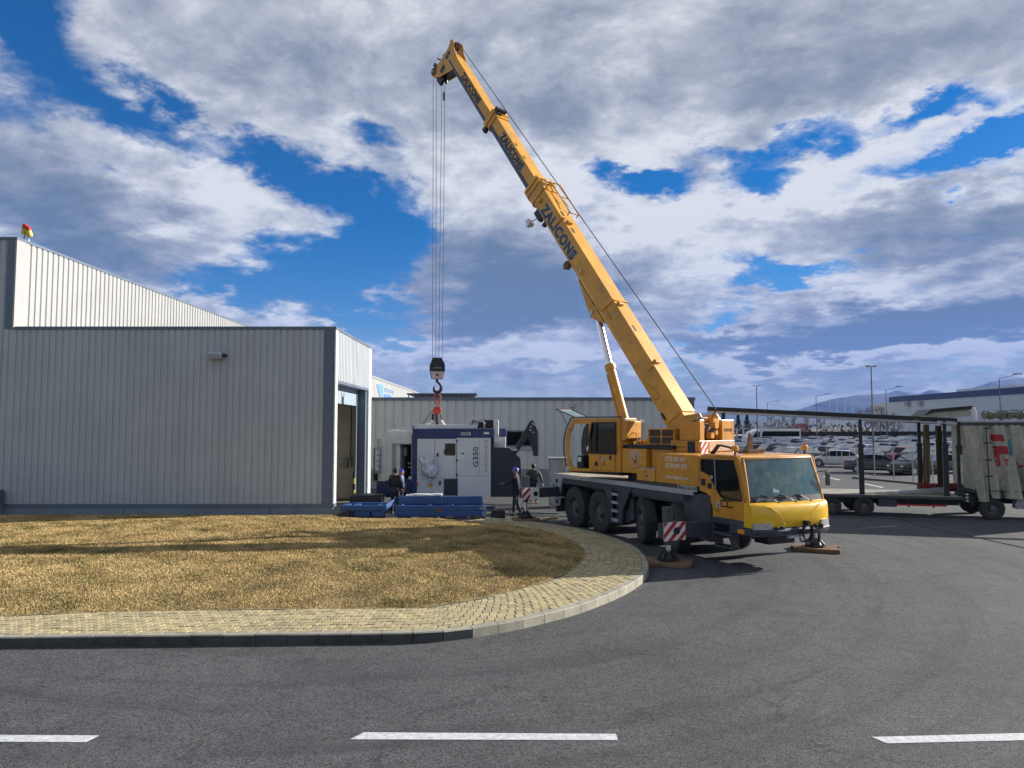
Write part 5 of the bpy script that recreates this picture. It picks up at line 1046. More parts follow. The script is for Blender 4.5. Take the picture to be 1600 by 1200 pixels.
mbx('blue_base', MBLUE, (588, 648, 752.3, 772, .3, 2.4), (600, 648, 772, 779, .5, 2.2), bev=.01)
q = M(MX); q.tube([P3(592, 681, .8), P3(600, 675, .7), P3(612, 672.4, .7), P3(622, 672.6, .7), P3(626, 673.5, .7), P3(627, 668, .7)], [.04, .03, .05, .04, .05, .03], 6); q.build('plastic_strip', WHITE, mt, smooth=True)
mbx('lifting_lug', BLACK, (645, 647.5, 665.5, 671, .0, .15), bev=.02)
rh = M(); c0 = at_depth(640, 662, 39.7)
# control panel wrapped in clear film
BAG = mat('plastic_film', (.62, .69, .78), .2, var=.22, vscale=9, coat=.6)
q = M(MX); rr = random.Random(5)
rows = [(714, 655, 682), (717, 654, 683.5), (722, 656, 684.5), (728, 657.5, 685), (733, 660, 685.5), (738, 663, 685), (743, 667, 683), (747, 670, 676), (753, 671, 674), (757, 670.5, 672.5)]
vs = []
for (y, x0, x1) in rows:
    for i in range(13):
        t = i / 12; vs.append((mx(x0 + (x1 - x0) * t) + rr.uniform(-.02, .02), MY - .08 - (.34 * math.sin(math.pi * t) ** .6) * (1 if y < 745 else .3) + rr.uniform(-.045, .045), mz(y) + rr.uniform(-.025, .025)))
q.add(vs, [(j * 13 + i, j * 13 + i + 1, j * 13 + i + 14, j * 13 + i + 13) for j in range(len(rows) - 1) for i in range(12)])
q.build('wrapped_control_panel', BAG, mt); mbx('control_panel', EDGE, (660, 682, 717, 742, -.25, -.06), bev=.03)
# dark coolant tank and chip conveyor
tank = [(766.5, 777), (766.5, 700), (795.5, 700), (806, 710), (813.5, 717.5), (814, 735), (812.5, 777)]
q = M(MX); q.prism([(mx(a), mz(b)) for a, b in tank], lambda a, b, d: (a, d, b), MY + .15, MY + 2.0); tk = q.build('coolant_tank', ANTH, mt, bev=.012)
mbx('tank_seam', BLACK, (768, 812, 746.2, 747, .135, .15), parent=tk)
q = M(MX); Y0, Y1 = MY + .5, MY + 1.0
q.prism([(mx(a), mz(b)) for a, b in [(802, 706), (806.5, 710), (828, 682), (834, 678), (837, 660), (833, 656.5), (830, 657), (826, 662)]], lambda a, b, d: (a, d, b), Y0, Y1)
q.prism([(mx(a), mz(b)) for a, b in [(833, 657), (836, 661), (840.6, 672), (841.5, 713), (834, 713.5), (833, 706), (826, 683), (828, 668)]], lambda a, b, d: (a, d, b), Y0 - .05, Y1 + .05)
cv = q.build('chip_conveyor', ANTH, mt, bev=.02); q = M(MX); q.bar(P3(831, 658, .7), P3(833, 653.5, .7), .05, .1); q.box(mx(831.5), mx(835.5), MY + .43, MY + .45, mz(676.5), mz(675)); [q.cyl(P3(x, y, .42), P3(x, y, .5), .05, 8) for x, y in ((833, 662), (830, 667), (829, 672), (836, 664))]; q.build('conveyor_fittings', STEEL, cv)
mbx('chute_lip', GREYM, (803.5, 808, 702, 704.5, .2, .5))

# ------------------------------------------------------------------ blue transport frames on the yard edge
def fbox(name, label, x0, x1, y0, y1, z0, z1, m=FBLUE):
    o = B(name, [(x0, x1, y0, y1, z0, z1)], m, None, Matrix(), bev=.012); tag(o, label, 'steel beam'); return o
fx = lambda px, Y: (px - 800) / F_PX * Y
YA = 26.75
fr = thing('transport_frame', 'short blue steel transport frame lying by the warehouse corner', 'steel frame', (fx(570, YA), YA, 0)); FX_ = at(fr)
B('side_member', [(fx(533, YA), fx(606, YA), YA, YA + .12, .33, .52)], FBLUE, fr, FX_, bev=.01); B('side_member', [(fx(540, YA), fx(606, YA), YA + .7, YA + .82, .36, .55)], FBLUE, fr, FX_, bev=.01)
B('cross_member', [(x, x + .22, YA + .12, YA + .7, .40, .52) for x in (fx(536, YA), fx(552, YA), fx(590, YA))], FBLUE, fr, FX_, bev=.01)
B('foot_block', [(fx(556, YA), fx(580, YA), YA + .05, YA + .25, .10, .325)], FBLUE, fr, FX_, bev=.01); B('foot_block', [(fx(582, YA), fx(601, YA), YA + .05, YA + .25, .10, .325)], FBLUE, fr, FX_, bev=.01); B('foot_rail', [(fx(544, YA), fx(601, YA), YA + .3, YA + .4, 0.0, .28)], ANTH, fr, FX_)
mb = M(FX_); mb.bar((fx(603, YA), YA + .05, .44), (fx(615, YA), YA + .75, .66), .1, .16); mb.build('diagonal_member', FBLUE, fr, bev=.01)
YB2 = 26.9; l2 = thing('transport_frame', 'long blue steel transport frame stacked in front of the white machine', 'steel frame', (fx(690, YB2), YB2, 0)); F2 = at(l2)
B('long_beam', [(fx(618, YB2), fx(755, YB2), YB2, YB2 + .14, .10, .30)], FBLUE, l2, F2, bev=.01); B('long_beam', [(fx(619, YB2), fx(756, YB2), YB2 + .005, YB2 + .14, .305, .50)], FBLUE, l2, F2, bev=.01)
B('cross_member', [(x, x + .14, YB2 + .14, YB2 + 1.1, .30, .48) for x in (fx(620, YB2), fx(664, YB2), fx(700, YB2), fx(752, YB2))], FBLUE, l2, F2, bev=.01); B('rear_beam', [(fx(620, YB2), fx(756, YB2), YB2 + 1.1, YB2 + 1.24, .1, .5)], FBLUE, l2, F2, bev=.01)
B('label_patch', [(fx(681, YB2), fx(691, YB2), YB2 - .006, YB2, .26, .37)], MATS['rusty_steel'], l2, F2); B('end_cap', [(fx(750, YB2), fx(756, YB2), YB2 - .008, YB2 + .0, .36, .46)], CONC, l2, F2); B('timber_block', [(fx(x, YB2), fx(x + 9, YB2), YB2 + .05, YB2 + .2, 0, .10) for x in (630, 660, 674, 688, 735)], WOOD, l2, F2)
u2 = thing('blue_beam_pair', 'two blue steel beams lying on top of the long transport frame', 'steel beam', (fx(690, 27.5), 27.5, .5)); U2 = at(u2)
B('beam', [(fx(624, 27.5), fx(690, 27.5), 27.4, 27.6, .5, .80)], FBLUE, u2, U2, bev=.01); B('beam', [(fx(691, 27.5), fx(754, 27.5), 27.42, 27.6, .5, .79)], FBLUE, u2, U2, bev=.01)
mb = M(); r2 = random.Random(9)
for k in range(9): 
    x = fx(636 + k * 5.5, 27.6); mb.box(x, x + .28, 27.45 + r2.uniform(0, .1), 27.75 + r2.uniform(0, .2), .80 + k % 3 * .01, .83 + k % 3 * .012 + r2.uniform(0, .03))
tag(mb.build('packing_foil', WHITE), 'crumpled white foil and paper lying on the upper blue beams', 'packing foil')
mb = M(); mb.box(fx(548, 28), fx(596, 28), 28, 28.9, .45, .78); [mb.cyl((fx(x, 28), 27.99, .55), (fx(x, 28), 28.0, .55), .03, 8) for x in (552, 557, 562)]; tag(mb.build('black_skid', BLACK, bev=.02), 'low black steel skid behind the short blue frame', 'skid')
bsk = bpy.data.objects['black_skid']; B('skid_leg', [(fx(x, 28), fx(x + 6, 28), 28.1, 28.8, 0, .45) for x in (550, 586)], BLACK, bsk, Matrix())
tag(B('plank_strip', [(fx(602, 26.6), fx(657, 26.6), 26.5, 26.62, .01, .08)], WOOD, None, Matrix()), 'thin pale plank on the ground between the blue frames', 'plank')
q = M(); q.prism([(fx(767, 27.0), 27.0), (fx(790, 27.0), 27.0), (fx(790, 27.4), 27.4), (fx(772, 27.5), 27.6)], lambda a, b, d: (a, b, d), 0, .32); tag(q.build('black_wedge', BLACK, bev=.04), 'black ramp-like block on the ground beside the blue frames', 'block')
tag(B('ground_plate', [(.1, 1.25, 26.2, 26.5, 0.0, .05)], RUST, None, Matrix(), bev=.01), 'rusty steel plate on the ground behind the pavement end', 'steel plate')
mb = M(); mb.bar((1.15, 26.6, .05), (1.7, 26.8, .06), .1, .08); tag(mb.build('short_timber', mat('pale_timber', (.45, .36, .2), .8)), 'short pale timber offcut near the rear crane leg', 'timber')
mb = M(); mb.tube([(fx(755, 28), 28, .03), (fx(790, 28), 28.4, .03), (fx(840, 28), 28.5, .03), (fx(870, 28), 28.2, .03)], .02, 5); tag(mb.build('ground_hose', BLACK), 'thin black hose lying across the yard behind the blue frames', 'hose')
tag(B('low_trestle', [(fx(756, 28.6), fx(800, 28.6), 28.5, 28.62, .28, .33), (fx(758, 28.6), fx(760, 28.6), 28.5, 28.6, 0, .28), (fx(796, 28.6), fx(798, 28.6), 28.5, 28.6, 0, .28)], STEEL, None, Matrix()), 'low pale steel trestle between the machine and the blue frames', 'trestle')
cb = thing('grey_cabinet', 'grey and beige equipment cabinet standing behind the crane cab', 'cabinet', (1.95, 30.5, 0)); CBX = at(cb)
B('cabinet_body', [(1.6, 2.35, 30.5, 31.2, .0, 2.08)], mat('cabinet_beige', (.34, .33, .30), .6), cb, CBX, bev=.02); B('cabinet_top', [(1.56, 2.4, 30.46, 31.24, 2.08, 2.14)], EDGE, cb, CBX); B('cabinet_door', [(1.64, 1.95, 30.48, 30.5, .2, 2.0)], EDGE, cb, CBX)

# ------------------------------------------------------------------ people
SKIN = mat('skin', (.42, .24, .16), .6, var=.06); HAIR = mat('dark_hair', (.02, .015, .012), .7)
def skinned(name, verts, edges, radii, m, parent, root=0, lv=1):
    me = bpy.data.meshes.new(name); me.from_pydata(verts, edges, []); o = bpy.data.objects.new(name, me); COL.objects.link(o)
    md = o.modifiers.new('s', 'SKIN'); md.use_smooth_shade = True
    sv = me.skin_vertices[0].data
    for i, r in enumerate(radii): sv[i].radius = r if isinstance(r, tuple) else (r, r); sv[i].use_root = i == root
    sb_ = o.modifiers.new('u', 'SUBSURF'); sb_.levels = lv; sb_.render_levels = lv
    dg = bpy.context.evaluated_depsgraph_get(); dg.update(); nm = bpy.data.meshes.new_from_object(o.evaluated_get(dg)); bpy.data.objects.remove(o); bpy.data.meshes.remove(me)
    nm.materials.clear(); nm.materials.append(m); nm.polygons.foreach_set('use_smooth', [True] * len(nm.polygons)); return link(name, nm, parent)
def person(label, loc, yaw, P, jacket, trousers, head='helmet', capm=None, helm=None, scale=1.0, bulk=1.0):
    """local frame: x forward, y left, z up. P: joint positions."""
    t = thing('person', label, 'person', loc, yaw); t.scale = (scale,) * 3
    J = dict(pel=(0, 0, .95), che=(.0, 0, 1.28), nk=(.01, 0, 1.48), hd=(.03, 0, 1.6), shL=(0, .19, 1.42), shR=(0, -.19, 1.42), hipL=(0, .1, .9), hipR=(0, -.1, .9)); J.update(P)
    order = ['pel', 'che', 'nk', 'hd', 'shL', 'elL', 'wrL', 'shR', 'elR', 'wrR', 'hipL', 'knL', 'anL', 'toL', 'hipR', 'knR', 'anR', 'toR']
    E_ = [(0, 1), (1, 2), (2, 3), (1, 4), (4, 5), (5, 6), (1, 7), (7, 8), (8, 9), (0, 10), (10, 11), (11, 12), (12, 13), (0, 14), (14, 15), (15, 16), (16, 17)]
    RD = [(.08, .10), (.08, .10), .045, .05, .045, .036, .027, .045, .036, .027, .08, .055, .04, .035, .08, .055, .04, .035]
    V = [J[k] for k in order]; bd = skinned('body', V, E_, RD, SKIN, t)
    g = lambda ks, es, rs, nm_, m, **kw: skinned(nm_, [J[k] for k in ks], es, rs, m, t, **kw)
    lerp3 = lambda a, b, f: tuple(a[i] + (b[i] - a[i]) * f for i in range(3))
    J['hem'] = lerp3(J['pel'], J['che'], -.15); J['col'] = lerp3(J['nk'], J['hd'], -.05)
    b_ = bulk
    g(['hem', 'che', 'col', 'shL', 'elL', 'wrL', 'shR', 'elR', 'wrR'], [(0, 1), (1, 2), (1, 3), (3, 4), (4, 5), (1, 6), (6, 7), (7, 8)], [(.155 * b_, .185 * b_), (.15 * b_, .19 * b_), .075, .085 * b_, .068 * b_, .052, .085 * b_, .068 * b_, .052], 'jacket', jacket)
    g(['pel', 'hipL', 'knL', 'anL', 'hipR', 'knR', 'anR'], [(0, 1), (1, 2), (2, 3), (0, 4), (4, 5), (5, 6)], [(.13, .16), .1, .075, .062, .1, .075, .062], 'trousers', trousers)
    for sd in 'LR':
        a, to = J['an' + sd], J['to' + sd]; skinned('boot', [(a[0] - .03, a[1], a[2] - .0), (a[0], a[1], a[2] - .045), to], [(0, 1), (1, 2)], [.05, .052, .04], BLACK, t)
        w = Vector(J['wr' + sd]); d = (w - Vector(J['el' + sd])).normalized(); side = d.cross(Vector((0, 0, 1))); side = side.normalized() if side.length > .1 else Vector((0, 1, 0))
        hv = [tuple(w), tuple(w + d * .06)]; he = [(0, 1)]; hr = [.028, .036]
        for k in range(4):
            o_ = side * (-.026 + k * .0175); ln = (.07, .08, .075, .06)[k]; b0 = len(hv); hv += [tuple(w + d * .085 + o_), tuple(w + d * (.085 + ln * .5) + o_ + Vector((0, 0, -.008))), tuple(w + d * (.085 + ln * .85) + o_ + Vector((0, 0, -.03)))]; he += [(1, b0), (b0, b0 + 1), (b0 + 1, b0 + 2)]; hr += [.0095, .009, .0075]
        b0 = len(hv); hv += [tuple(w + d * .03 + side * -.04), tuple(w + d * .065 + side * -.058)]; he += [(0, b0), (b0, b0 + 1)]; hr += [.011, .009]
        skinned('hand', hv, he, hr, P.get('glove', SKIN), t)
    h = Vector(J['hd']); f = Vector(P.get('look', (1, 0, -.1))).normalized(); L_ = Vector((0, 0, 1)).cross(f).normalized(); u = f.cross(L_)
    mb = M(frame_mat(h, f, L_)); n = 20; rings = []
    for k in range(13):   # egg-shaped head with brow, nose and chin
        a = math.pi * k / 12; z = -math.cos(a) * .118 + .03; r = math.sin(a)
        for i in range(n):
            th = 2 * math.pi * i / n; cx, sy = math.cos(th), math.sin(th); rx = .098 if cx > 0 else .10; x = cx * rx * r; y = sy * .077 * r * (1 - .12 * max(0, -z / .09))
            if cx > .9 and -.045 < z < .03: x += .018 * (1 - abs(z + .012) / .045)     # nose
            if cx > .6 and .025 < z < .05: x += .006                                  # brow
            if cx > .8 and z < -.06: x += .012                                        # chin
            rings.append((x, y, z))
    mb.add(rings, [(k * n + i, k * n + (i + 1) % n, (k + 1) * n + (i + 1) % n, (k + 1) * n + i) for k in range(12) for i in range(n)]); hd_ = mb.build('head', SKIN, t, smooth=True, ang=80)
    mb = M(frame_mat(h, f, L_)); [mb.sphere((.088, s * .03, .028), .011, 8) for s in (-1, 1)]; mb.box(.086, .096, -.022, .022, -.048, -.042); mb.build('eyes_and_mouth', HAIR, hd_)
    mb = M(frame_mat(h, f, L_)); [mb.sphere((.0, s * .078, .01), .022, 8, sc=(1, .4, 1.5)) for s in (-1, 1)]; mb.build('ear', SKIN, hd_)
    mb = M(frame_mat(h, f, L_))
    if head == 'helmet':
        mb.lathe([(.001, .155), (.05, .15), (.09, .125), (.115, .085), (.122, .045), (.124, .035)], (-.0, 0, .0), (0, 0, 1), 20); mb.prism([(.07, -.1), (.16, -.06), (.175, 0), (.16, .06), (.07, .1)], lambda a, b, d: (a, b, d), .035, .045); mb.build('helmet', helm, t, smooth=True)
    elif head == 'beanie':
        mb.lathe([(.001, .165), (.05, .155), (.085, .12), (.103, .07), (.106, .035), (.1, .03)], (-.005, 0, 0), (0, 0, 1), 20); mb.build('beanie', capm, t, smooth=True)
    else:
        mb.lathe([(.001, .152), (.05, .147), (.082, .118), (.10, .07), (.101, .02), (.09, -.02)], (-.012, 0, 0), (0, 0, 1), 20); mb.build('hair', HAIR, t, smooth=True)
    return t
JB = mat('jacket_black', (.012, .012, .015), .8, var=.2, bump=.3); JO = mat('jacket_olive', (.055, .065, .045), .7, var=.25, vscale=8, bump=.4); TN = mat('trousers_navy', (.015, .018, .03), .8); JN = mat('jacket_navy', (.01, .014, .03), .8, var=.2)
HB = mat('helmet_blue', (.03, .03, .45), .25, coat=.5); GL = mat('glove_orange', (.6, .2, .07), .7)
legs = dict(knL=(.02, .12, .5), anL=(-.02, .13, .09), toL=(.13, .15, .04), knR=(.03, -.11, .5), anR=(.0, -.12, .09), toR=(.15, -.13, .04))
p1 = on_ground(622, 797); 
person('man in a black jacket with dark hair, back turned, standing before the open machine cell', (fx(619, 28.3), 28.3, 0), R(70), {**legs, 'elL': (.04, .27, 1.16), 'wrL': (.16, .22, .98), 'elR': (.02, -.27, 1.16), 'wrR': (.12, -.24, .95), 'look': (.7, -.6, -.1)}, JB, TN, 'hair', bulk=1.12, scale=1.04)
person('worker in a blue helmet half hidden behind the man in the black jacket', (fx(629.5, 28.95), 28.95, 0), R(175), {**legs, 'elL': (.1, .25, 1.2), 'wrL': (.32, .15, 1.22), 'elR': (.1, -.25, 1.2), 'wrR': (.32, -.1, 1.2), 'look': (1, .15, -.35)}, mat('jacket_blue_white', (.12, .16, .4), .7), TN, 'helmet', helm=HB, scale=1.0)
person('worker in a blue helmet and navy clothes reaching for the dark tank', (fx(807, 28.0), 28.0, 0), R(165), {**legs, 'knL': (.06, .1, .5), 'anL': (.08, .12, .09), 'toL': (.24, .13, .04), 'anR': (-.12, -.12, .09), 'toR': (.04, -.13, .04), 'elL': (.22, .24, 1.18), 'wrL': (.44, .14, 1.16), 'elR': (.02, -.3, 1.15), 'wrR': (.12, -.3, .92), 'look': (1, .2, 0), 'glove': GL}, JN, TN, 'helmet', helm=HB, scale=1.07, bulk=1.05)
person('man in an olive jacket and black beanie looking down behind the crane leg', (fx(833, 32.4), 32.4, 0), R(-85), {**legs, 'elL': (.05, .33, 1.16), 'wrL': (.08, .40, .92), 'elR': (.1, -.3, 1.14), 'wrR': (.2, -.26, .9), 'look': (.8, -.1, -.6), 'hd': (.08, 0, 1.6)}, JO, TN, 'beanie', capm=BLACK, scale=1.02, bulk=1.15)
# the crane driver sits in the upper cab
ds = cr_m @ (SX @ Vector((.86, .84, 1.98)))
person('crane driver in dark clothes seated behind the upper cab door glass', tuple(ds), R(132), {'pel': (0, 0, .62), 'che': (-.03, 0, .95), 'nk': (0, 0, 1.15), 'hd': (.03, 0, 1.26), 'shL': (0, .19, 1.1), 'shR': (0, -.19, 1.1), 'hipL': (.02, .1, .58), 'hipR': (.02, -.1, .58), 'knL': (.45, .12, .6), 'anL': (.5, .13, .2), 'toL': (.62, .13, .12), 'knR': (.45, -.12, .6), 'anR': (.5, -.13, .2), 'toR': (.62, -.13, .12), 'elL': (.12, .26, .86), 'wrL': (.36, .2, .84), 'elR': (.12, -.26, .86), 'wrR': (.36, -.2, .84)}, JB, TN, 'hair', scale=.96)

# ------------------------------------------------------------------ low-loader trailer with bare roof frame
TM = lambda u, v, h: (u, v, h)
tr = thing('low_trailer', 'empty low-deck trailer with bare raised roof frame behind the crane', 'trailer', (13.75, 27.75, 0), R(74.8 - 90))
def tp_(name, m, *b, parent=None, **kw):
    first = None
    for x in b: q = M(); q.box(*x[:6]); o = q.build(name, m, parent or tr, **kw); first = first or o
    return first
DIRTYD = mat('trailer_deck', (.33, .30, .25), .8, var=.3, vscale=1.5, dirt=(.10, .08, .07), dscale=1.5, damt=.7)
tp_('chassis_beam', BLACK, (-5.2, 3.3, .5, .75, .45, .7), (-5.2, 3.3, 1.75, 2.0, .45, .7)); tp_('deck_frame', CHAS, (-5.3, 3.35, -.02, 2.5, .70, .80), bev=.01)
for k in range(12): tp_('deck_board', DIRTYD, (-5.28, 3.3, .0 + k * .205, .0 + k * .205 + .198, .802, .835))
tp_('storage_box', CHAS, (.42, 1.05, .02, .5, .38, .69), bev=.01); red_ = tp_('guard_rail', REDM, (1.05, 2.75, .0, .05, .44, .50)); tp_('guard_post', BLACK, (1.45, 1.5, .05, .1, .38, .7), (2.3, 2.35, .05, .1, .38, .7), parent=red_)
def small_wheel(parent, u, v, r=.37, w=.3, z=None):
    z = z or r; q = M(); q.lathe([(r * .58, -w / 2), (r * .9, -w / 2), (r, -w / 2 + .03), (r, w / 2 - .03), (r * .9, w / 2), (r * .58, w / 2)], (u, v, z), (0, 1, 0), 28); t = q.build('wheel', RUBBER, parent, smooth=True)
    q = M(); q.lathe([(r * .58, -w / 2 + .01), (r * .5, -w / 2 + .1), (r * .28, -w / 2 + .12), (r * .26, -w / 2 + .02), (.001, -w / 2)], (u, v, z), (0, 1, 0), 20); q.build('rim', RIM, t, smooth=True); return t
for u in (-.1, -1.27): small_wheel(tr, u, .16); small_wheel(tr, u, 2.3)
slope = lambda u: 3.83 - .056 * (u - 0)
for v in (.0, 2.42):
    q = M(); q.bar((-5.9, v, slope(-5.9) + .06), (3.2, v, slope(3.2) + .06), .10, .13); ra = q.build('roof_rail', BLACK, tr, bev=.01)
    q = M(); q.bar((-5.9, v, slope(-5.9) - .07), (3.2, v, slope(3.2) - .07), .07, .05); q.build('lower_rail', STEEL, ra)
for u in (-5.85, -3.6, -1.8, 0, 1.5, 2.9): q = M(); q.bar((u, .0, slope(u) + .09), (u, 2.42, slope(u) + .09), .06, .05); q.build('roof_bow', STEEL, tr)
tp_('corner_post', BLACK, (-5.3, -5.2, .0, .1, .84, slope(-5.2) + .0), (-5.3, -5.2, 2.35, 2.45, .84, slope(-5.2)))
for u, v, hb in ((-.15, .0, .84), (2.52, 2.36, .84), (2.78, .0, .82), (3.25, .0, .82)):
    q = M(); q.box(u - .09, u + .09, v, v + .12, hb, hb + 1.9); q.box(u - .06, u + .06, v + .02, v + .1, hb + 1.9, slope(u)); q.box(u - .1, u + .1, v - .01, v + .13, hb + 1.8, hb + 1.95); q.build('telescopic_post', BLACK, tr, bev=.01)
for k in range(7): q = M(); q.bar((.2 + .25 * k, .3 + .22 * k, .86 + .02 * (k % 2)), (2.9 + .05 * k, .5 + .2 * k, .95 + .05 * (k % 3)), .09, .03); q.build('roof_slat', mat('slat_alu', (.34, .36, .38), .45, metal=.4) if 'slat_alu' not in MATS else MATS['slat_alu'], tr)
TARP = mat('tarpaulin', (.40, .395, .32), .75, var=.12, vscale=2, dirt=(.12, .12, .095), dscale=1.6, damt=.9, dmap=(2.2, 1, .5)); TARPY = mat('tarpaulin_yellow', (.30, .255, .13), .7, var=.15, vscale=2)
q = M(); q.cyl((2.35, 2.2, 1.0), (3.9, 2.1, 1.02), .17, 16); q.cyl((2.35, 2.2, 1.0), (2.7, 2.2, 1.0), .175, 16); rr_ = q.build('red_tarp_roll', mat('tarp_red_dull', (.16, .02, .02), .8), None, smooth=True); rr_.location = tr.location; rr_.rotation_euler = tr.rotation_euler; tag(rr_, 'rolled red tarpaulin lying on the trailer deck beside the truck', 'tarp roll')
def drape(name, x0, x1, v, z0, z1, m, parent, waves, amp, lean=0.0, seed=1, nz=14, nx=70, cut=None, lean0=None):
    r = random.Random(seed); ph = [r.uniform(0, 6.28) for _ in range(4)]; vs = []
    for j in range(nz + 1):
        t = j / nz
        for i in range(nx + 1):
            s = i / nx; a = x0 + (lean0 or 0) * (1 - t) ; x = a + (x1 - a) * s + lean * (1 - t) * math.sin(s * math.pi)
            d = amp * (.35 + .65 * (1 - t) ** .6) * ((1 - 2 * abs(math.sin(s * waves * 3.14 + ph[0] + t * 1.2)) ** .7) * .6 + math.sin(s * waves * 2.3 * 6.28 + ph[1] - t * 2) * .3 + .2 * math.sin(s * 31 + t * 5 + ph[2]))
            vs.append((x, v + d, z0 + (z1 - z0) * t))
    q = M(); q.add(vs, [(j * (nx + 1) + i, j * (nx + 1) + i + 1, (j + 1) * (nx + 1) + i + 1, (j + 1) * (nx + 1) + i) for j in range(nz) for i in range(nx)]); return q.build(name, m, parent, smooth=True, ang=80)
dy = drape('hanging_sheet', 2.66, 2.86, 2.3, 1.15, 3.55, TARPY, None, 2.5, .16, seed=4, nx=24, lean0=-.12); dy.location = tr.location; dy.rotation_euler = tr.rotation_euler; tag(dy, 'yellowed tarpaulin sheet hanging at the front of the low trailer', 'tarpaulin')
dy = drape('hanging_sheet', 2.98, 3.22, 1.9, 1.1, 3.5, mat('tarpaulin_brown', (.10, .085, .055), .8), None, 2.5, .12, seed=6, nx=24); dy.location = tr.location; dy.rotation_euler = tr.rotation_euler; tag(dy, 'dark brown tarpaulin sheet hanging next to the truck front post', 'tarpaulin')
# curtain-sided truck
tk2 = thing('curtain_truck', 'curtain-sided truck body with dirty cream tarpaulin gathered in folds', 'truck', (13.75, 27.75, 0), R(74.8 - 90))
def kp(name, m, *b, parent=None, **kw):
    first = None
    for x in b: q = M(); q.box(*x[:6]); o = q.build(name, m, parent or tk2, **kw); first = first or o
    return first
kp('load_floor', CHAS, (3.75, 12, .06, 2.45, .95, 1.1)); kp('chassis_beam', BLACK, (3.6, 12, .7, 1.0, .55, .92), (3.6, 12, 1.6, 1.9, .55, .92), (3.3, 4.2, .2, 1.0, .6, .9)); kp('front_wall', TARP, (3.72, 3.78, .05, 2.45, 1.1, 3.5)); kp('far_wall', TARP, (3.8, 12, 2.42, 2.45, 1.1, 3.5))
kp('roof_rail', CHAS, (3.3, 12, -.04, .08, 3.50, 3.62), bev=.01); kp('roof_rail', STEEL, (3.3, 12, -.05, .04, 3.63, 3.68), (3.3, 12, 2.38, 2.48, 3.5, 3.66))
small_wheel(tk2, 4.28, .16, .41, .3); small_wheel(tk2, 4.28, 2.3, .41, .3); small_wheel(tk2, 9.2, .16, .41, .3)
kp('mudguard', CHAS, (3.75, 4.8, .02, .4, .84, .90)); kp('tool_box', EDGE, (5.05, 5.75, .02, .45, .42, .86), (5.85, 6.8, .02, .45, .42, .86), bev=.02); kp('side_guard', STEEL, (5.0, 8.5, -.0, .03, .55, .62))
ct = drape('side_curtain', 3.36, 4.15, -.02, .66, 3.52, TARP, tk2, 1.2, .05, seed=2, nx=26, lean0=.46)
c2 = drape('side_curtain', 4.18, 8.5, .0, .80, 3.52, TARP, tk2, 7.5, .22, lean=.6, seed=8, nx=160, nz=16)
def on_curtain(name, poly, m, off=-.17):
    q = M(); q.add([(a, off, b) for a, b in poly], [tuple(range(len(poly)))]); return q.build(name, m, c2)
def drapemark(name, cells, m):
    """flat print following the folds: small quads projected on the curtain surface"""
    from mathutils.bvhtree import BVHTree
    me = c2.data; bv = BVHTree.FromPolygons([v.co for v in me.vertices], [p.vertices[:] for p in me.polygons]); q = M()
    for (x0, x1, z0, z1, sh) in cells:
        nx_, nz_ = max(1, int((x1 - x0) / .03)), max(1, int((z1 - z0) / .06)); pts = []
        for j in range(nz_ + 1):
            for i in range(nx_ + 1):
                x = x0 + (x1 - x0) * i / nx_ + sh * j / nz_; z = z0 + (z1 - z0) * j / nz_; h_, *_ = bv.ray_cast(Vector((x, -1, z)), Vector((0, 1, 0))); pts.append((x, (h_.y if h_ else 0) - .006, z))
        q.add(pts, [(j * (nx_ + 1) + i, j * (nx_ + 1) + i + 1, (j + 1) * (nx_ + 1) + i + 1, (j + 1) * (nx_ + 1) + i) for j in range(nz_) for i in range(nx_)])
    return q.build(name, m, c2, smooth=True)
for cell_ in [(4.28, 4.72, 2.92, 3.17, -.05), (4.47, 4.86, 2.44, 2.74, -.05), (4.40, 4.56, 1.98, 2.74, -.03), (4.66, 4.80, 2.2, 2.27, 0), (4.71, 4.75, 2.0, 2.2, 0), (5.12, 5.17, 1.98, 2.15, 0), (5.2, 5.3, 1.95, 2.05, 0), (5.33, 5.38, 1.95, 2.12, 0)]: drapemark('curtain_print', [cell_], MATS.get('print_red') or mat('print_red', (.36, .02, .03), .6, var=.1))
drapemark('curtain_print', [(4.88, 5.0, 2.4, 3.0, -.04)], mat('print_teal', (.04, .20, .25), .6))
q = M(); q.tube([(4.12, -.12, 3.5), (4.13, -.14, 1.1)], .018, 6); [q.box(4.02, 4.26, -.16, -.13, z, z + .045) for z in (3.38, 2.83, 2.2, 1.6)]; q.build('tension_pole', BLACK, tk2)
q = M(); [q.bar((u, -.1, 1.1), (u + .08, -.1, .78), .05, .02) for u in (4.15, 4.75, 5.2, 5.65, 6.2)]; q.bar((4.1, -.1, 1.08), (8, -.1, 1.08), .03, .02); q.build('curtain_strap', BLACK, c2)
q = M(); n_ = 60; r_ = random.Random(3)
q.tube([(4.3 + i * .09, .6 + .04 * math.sin(i), 3.88 + .03 * r_.random()) for i in range(n_)], [.10 + .09 * r_.random() for _ in range(n_)], 12); q.build('rolled_roof_tarp', mat('tarp_roll_grey', (.17, .17, .14), .85, var=.35, vscale=9), tk2, smooth=True)
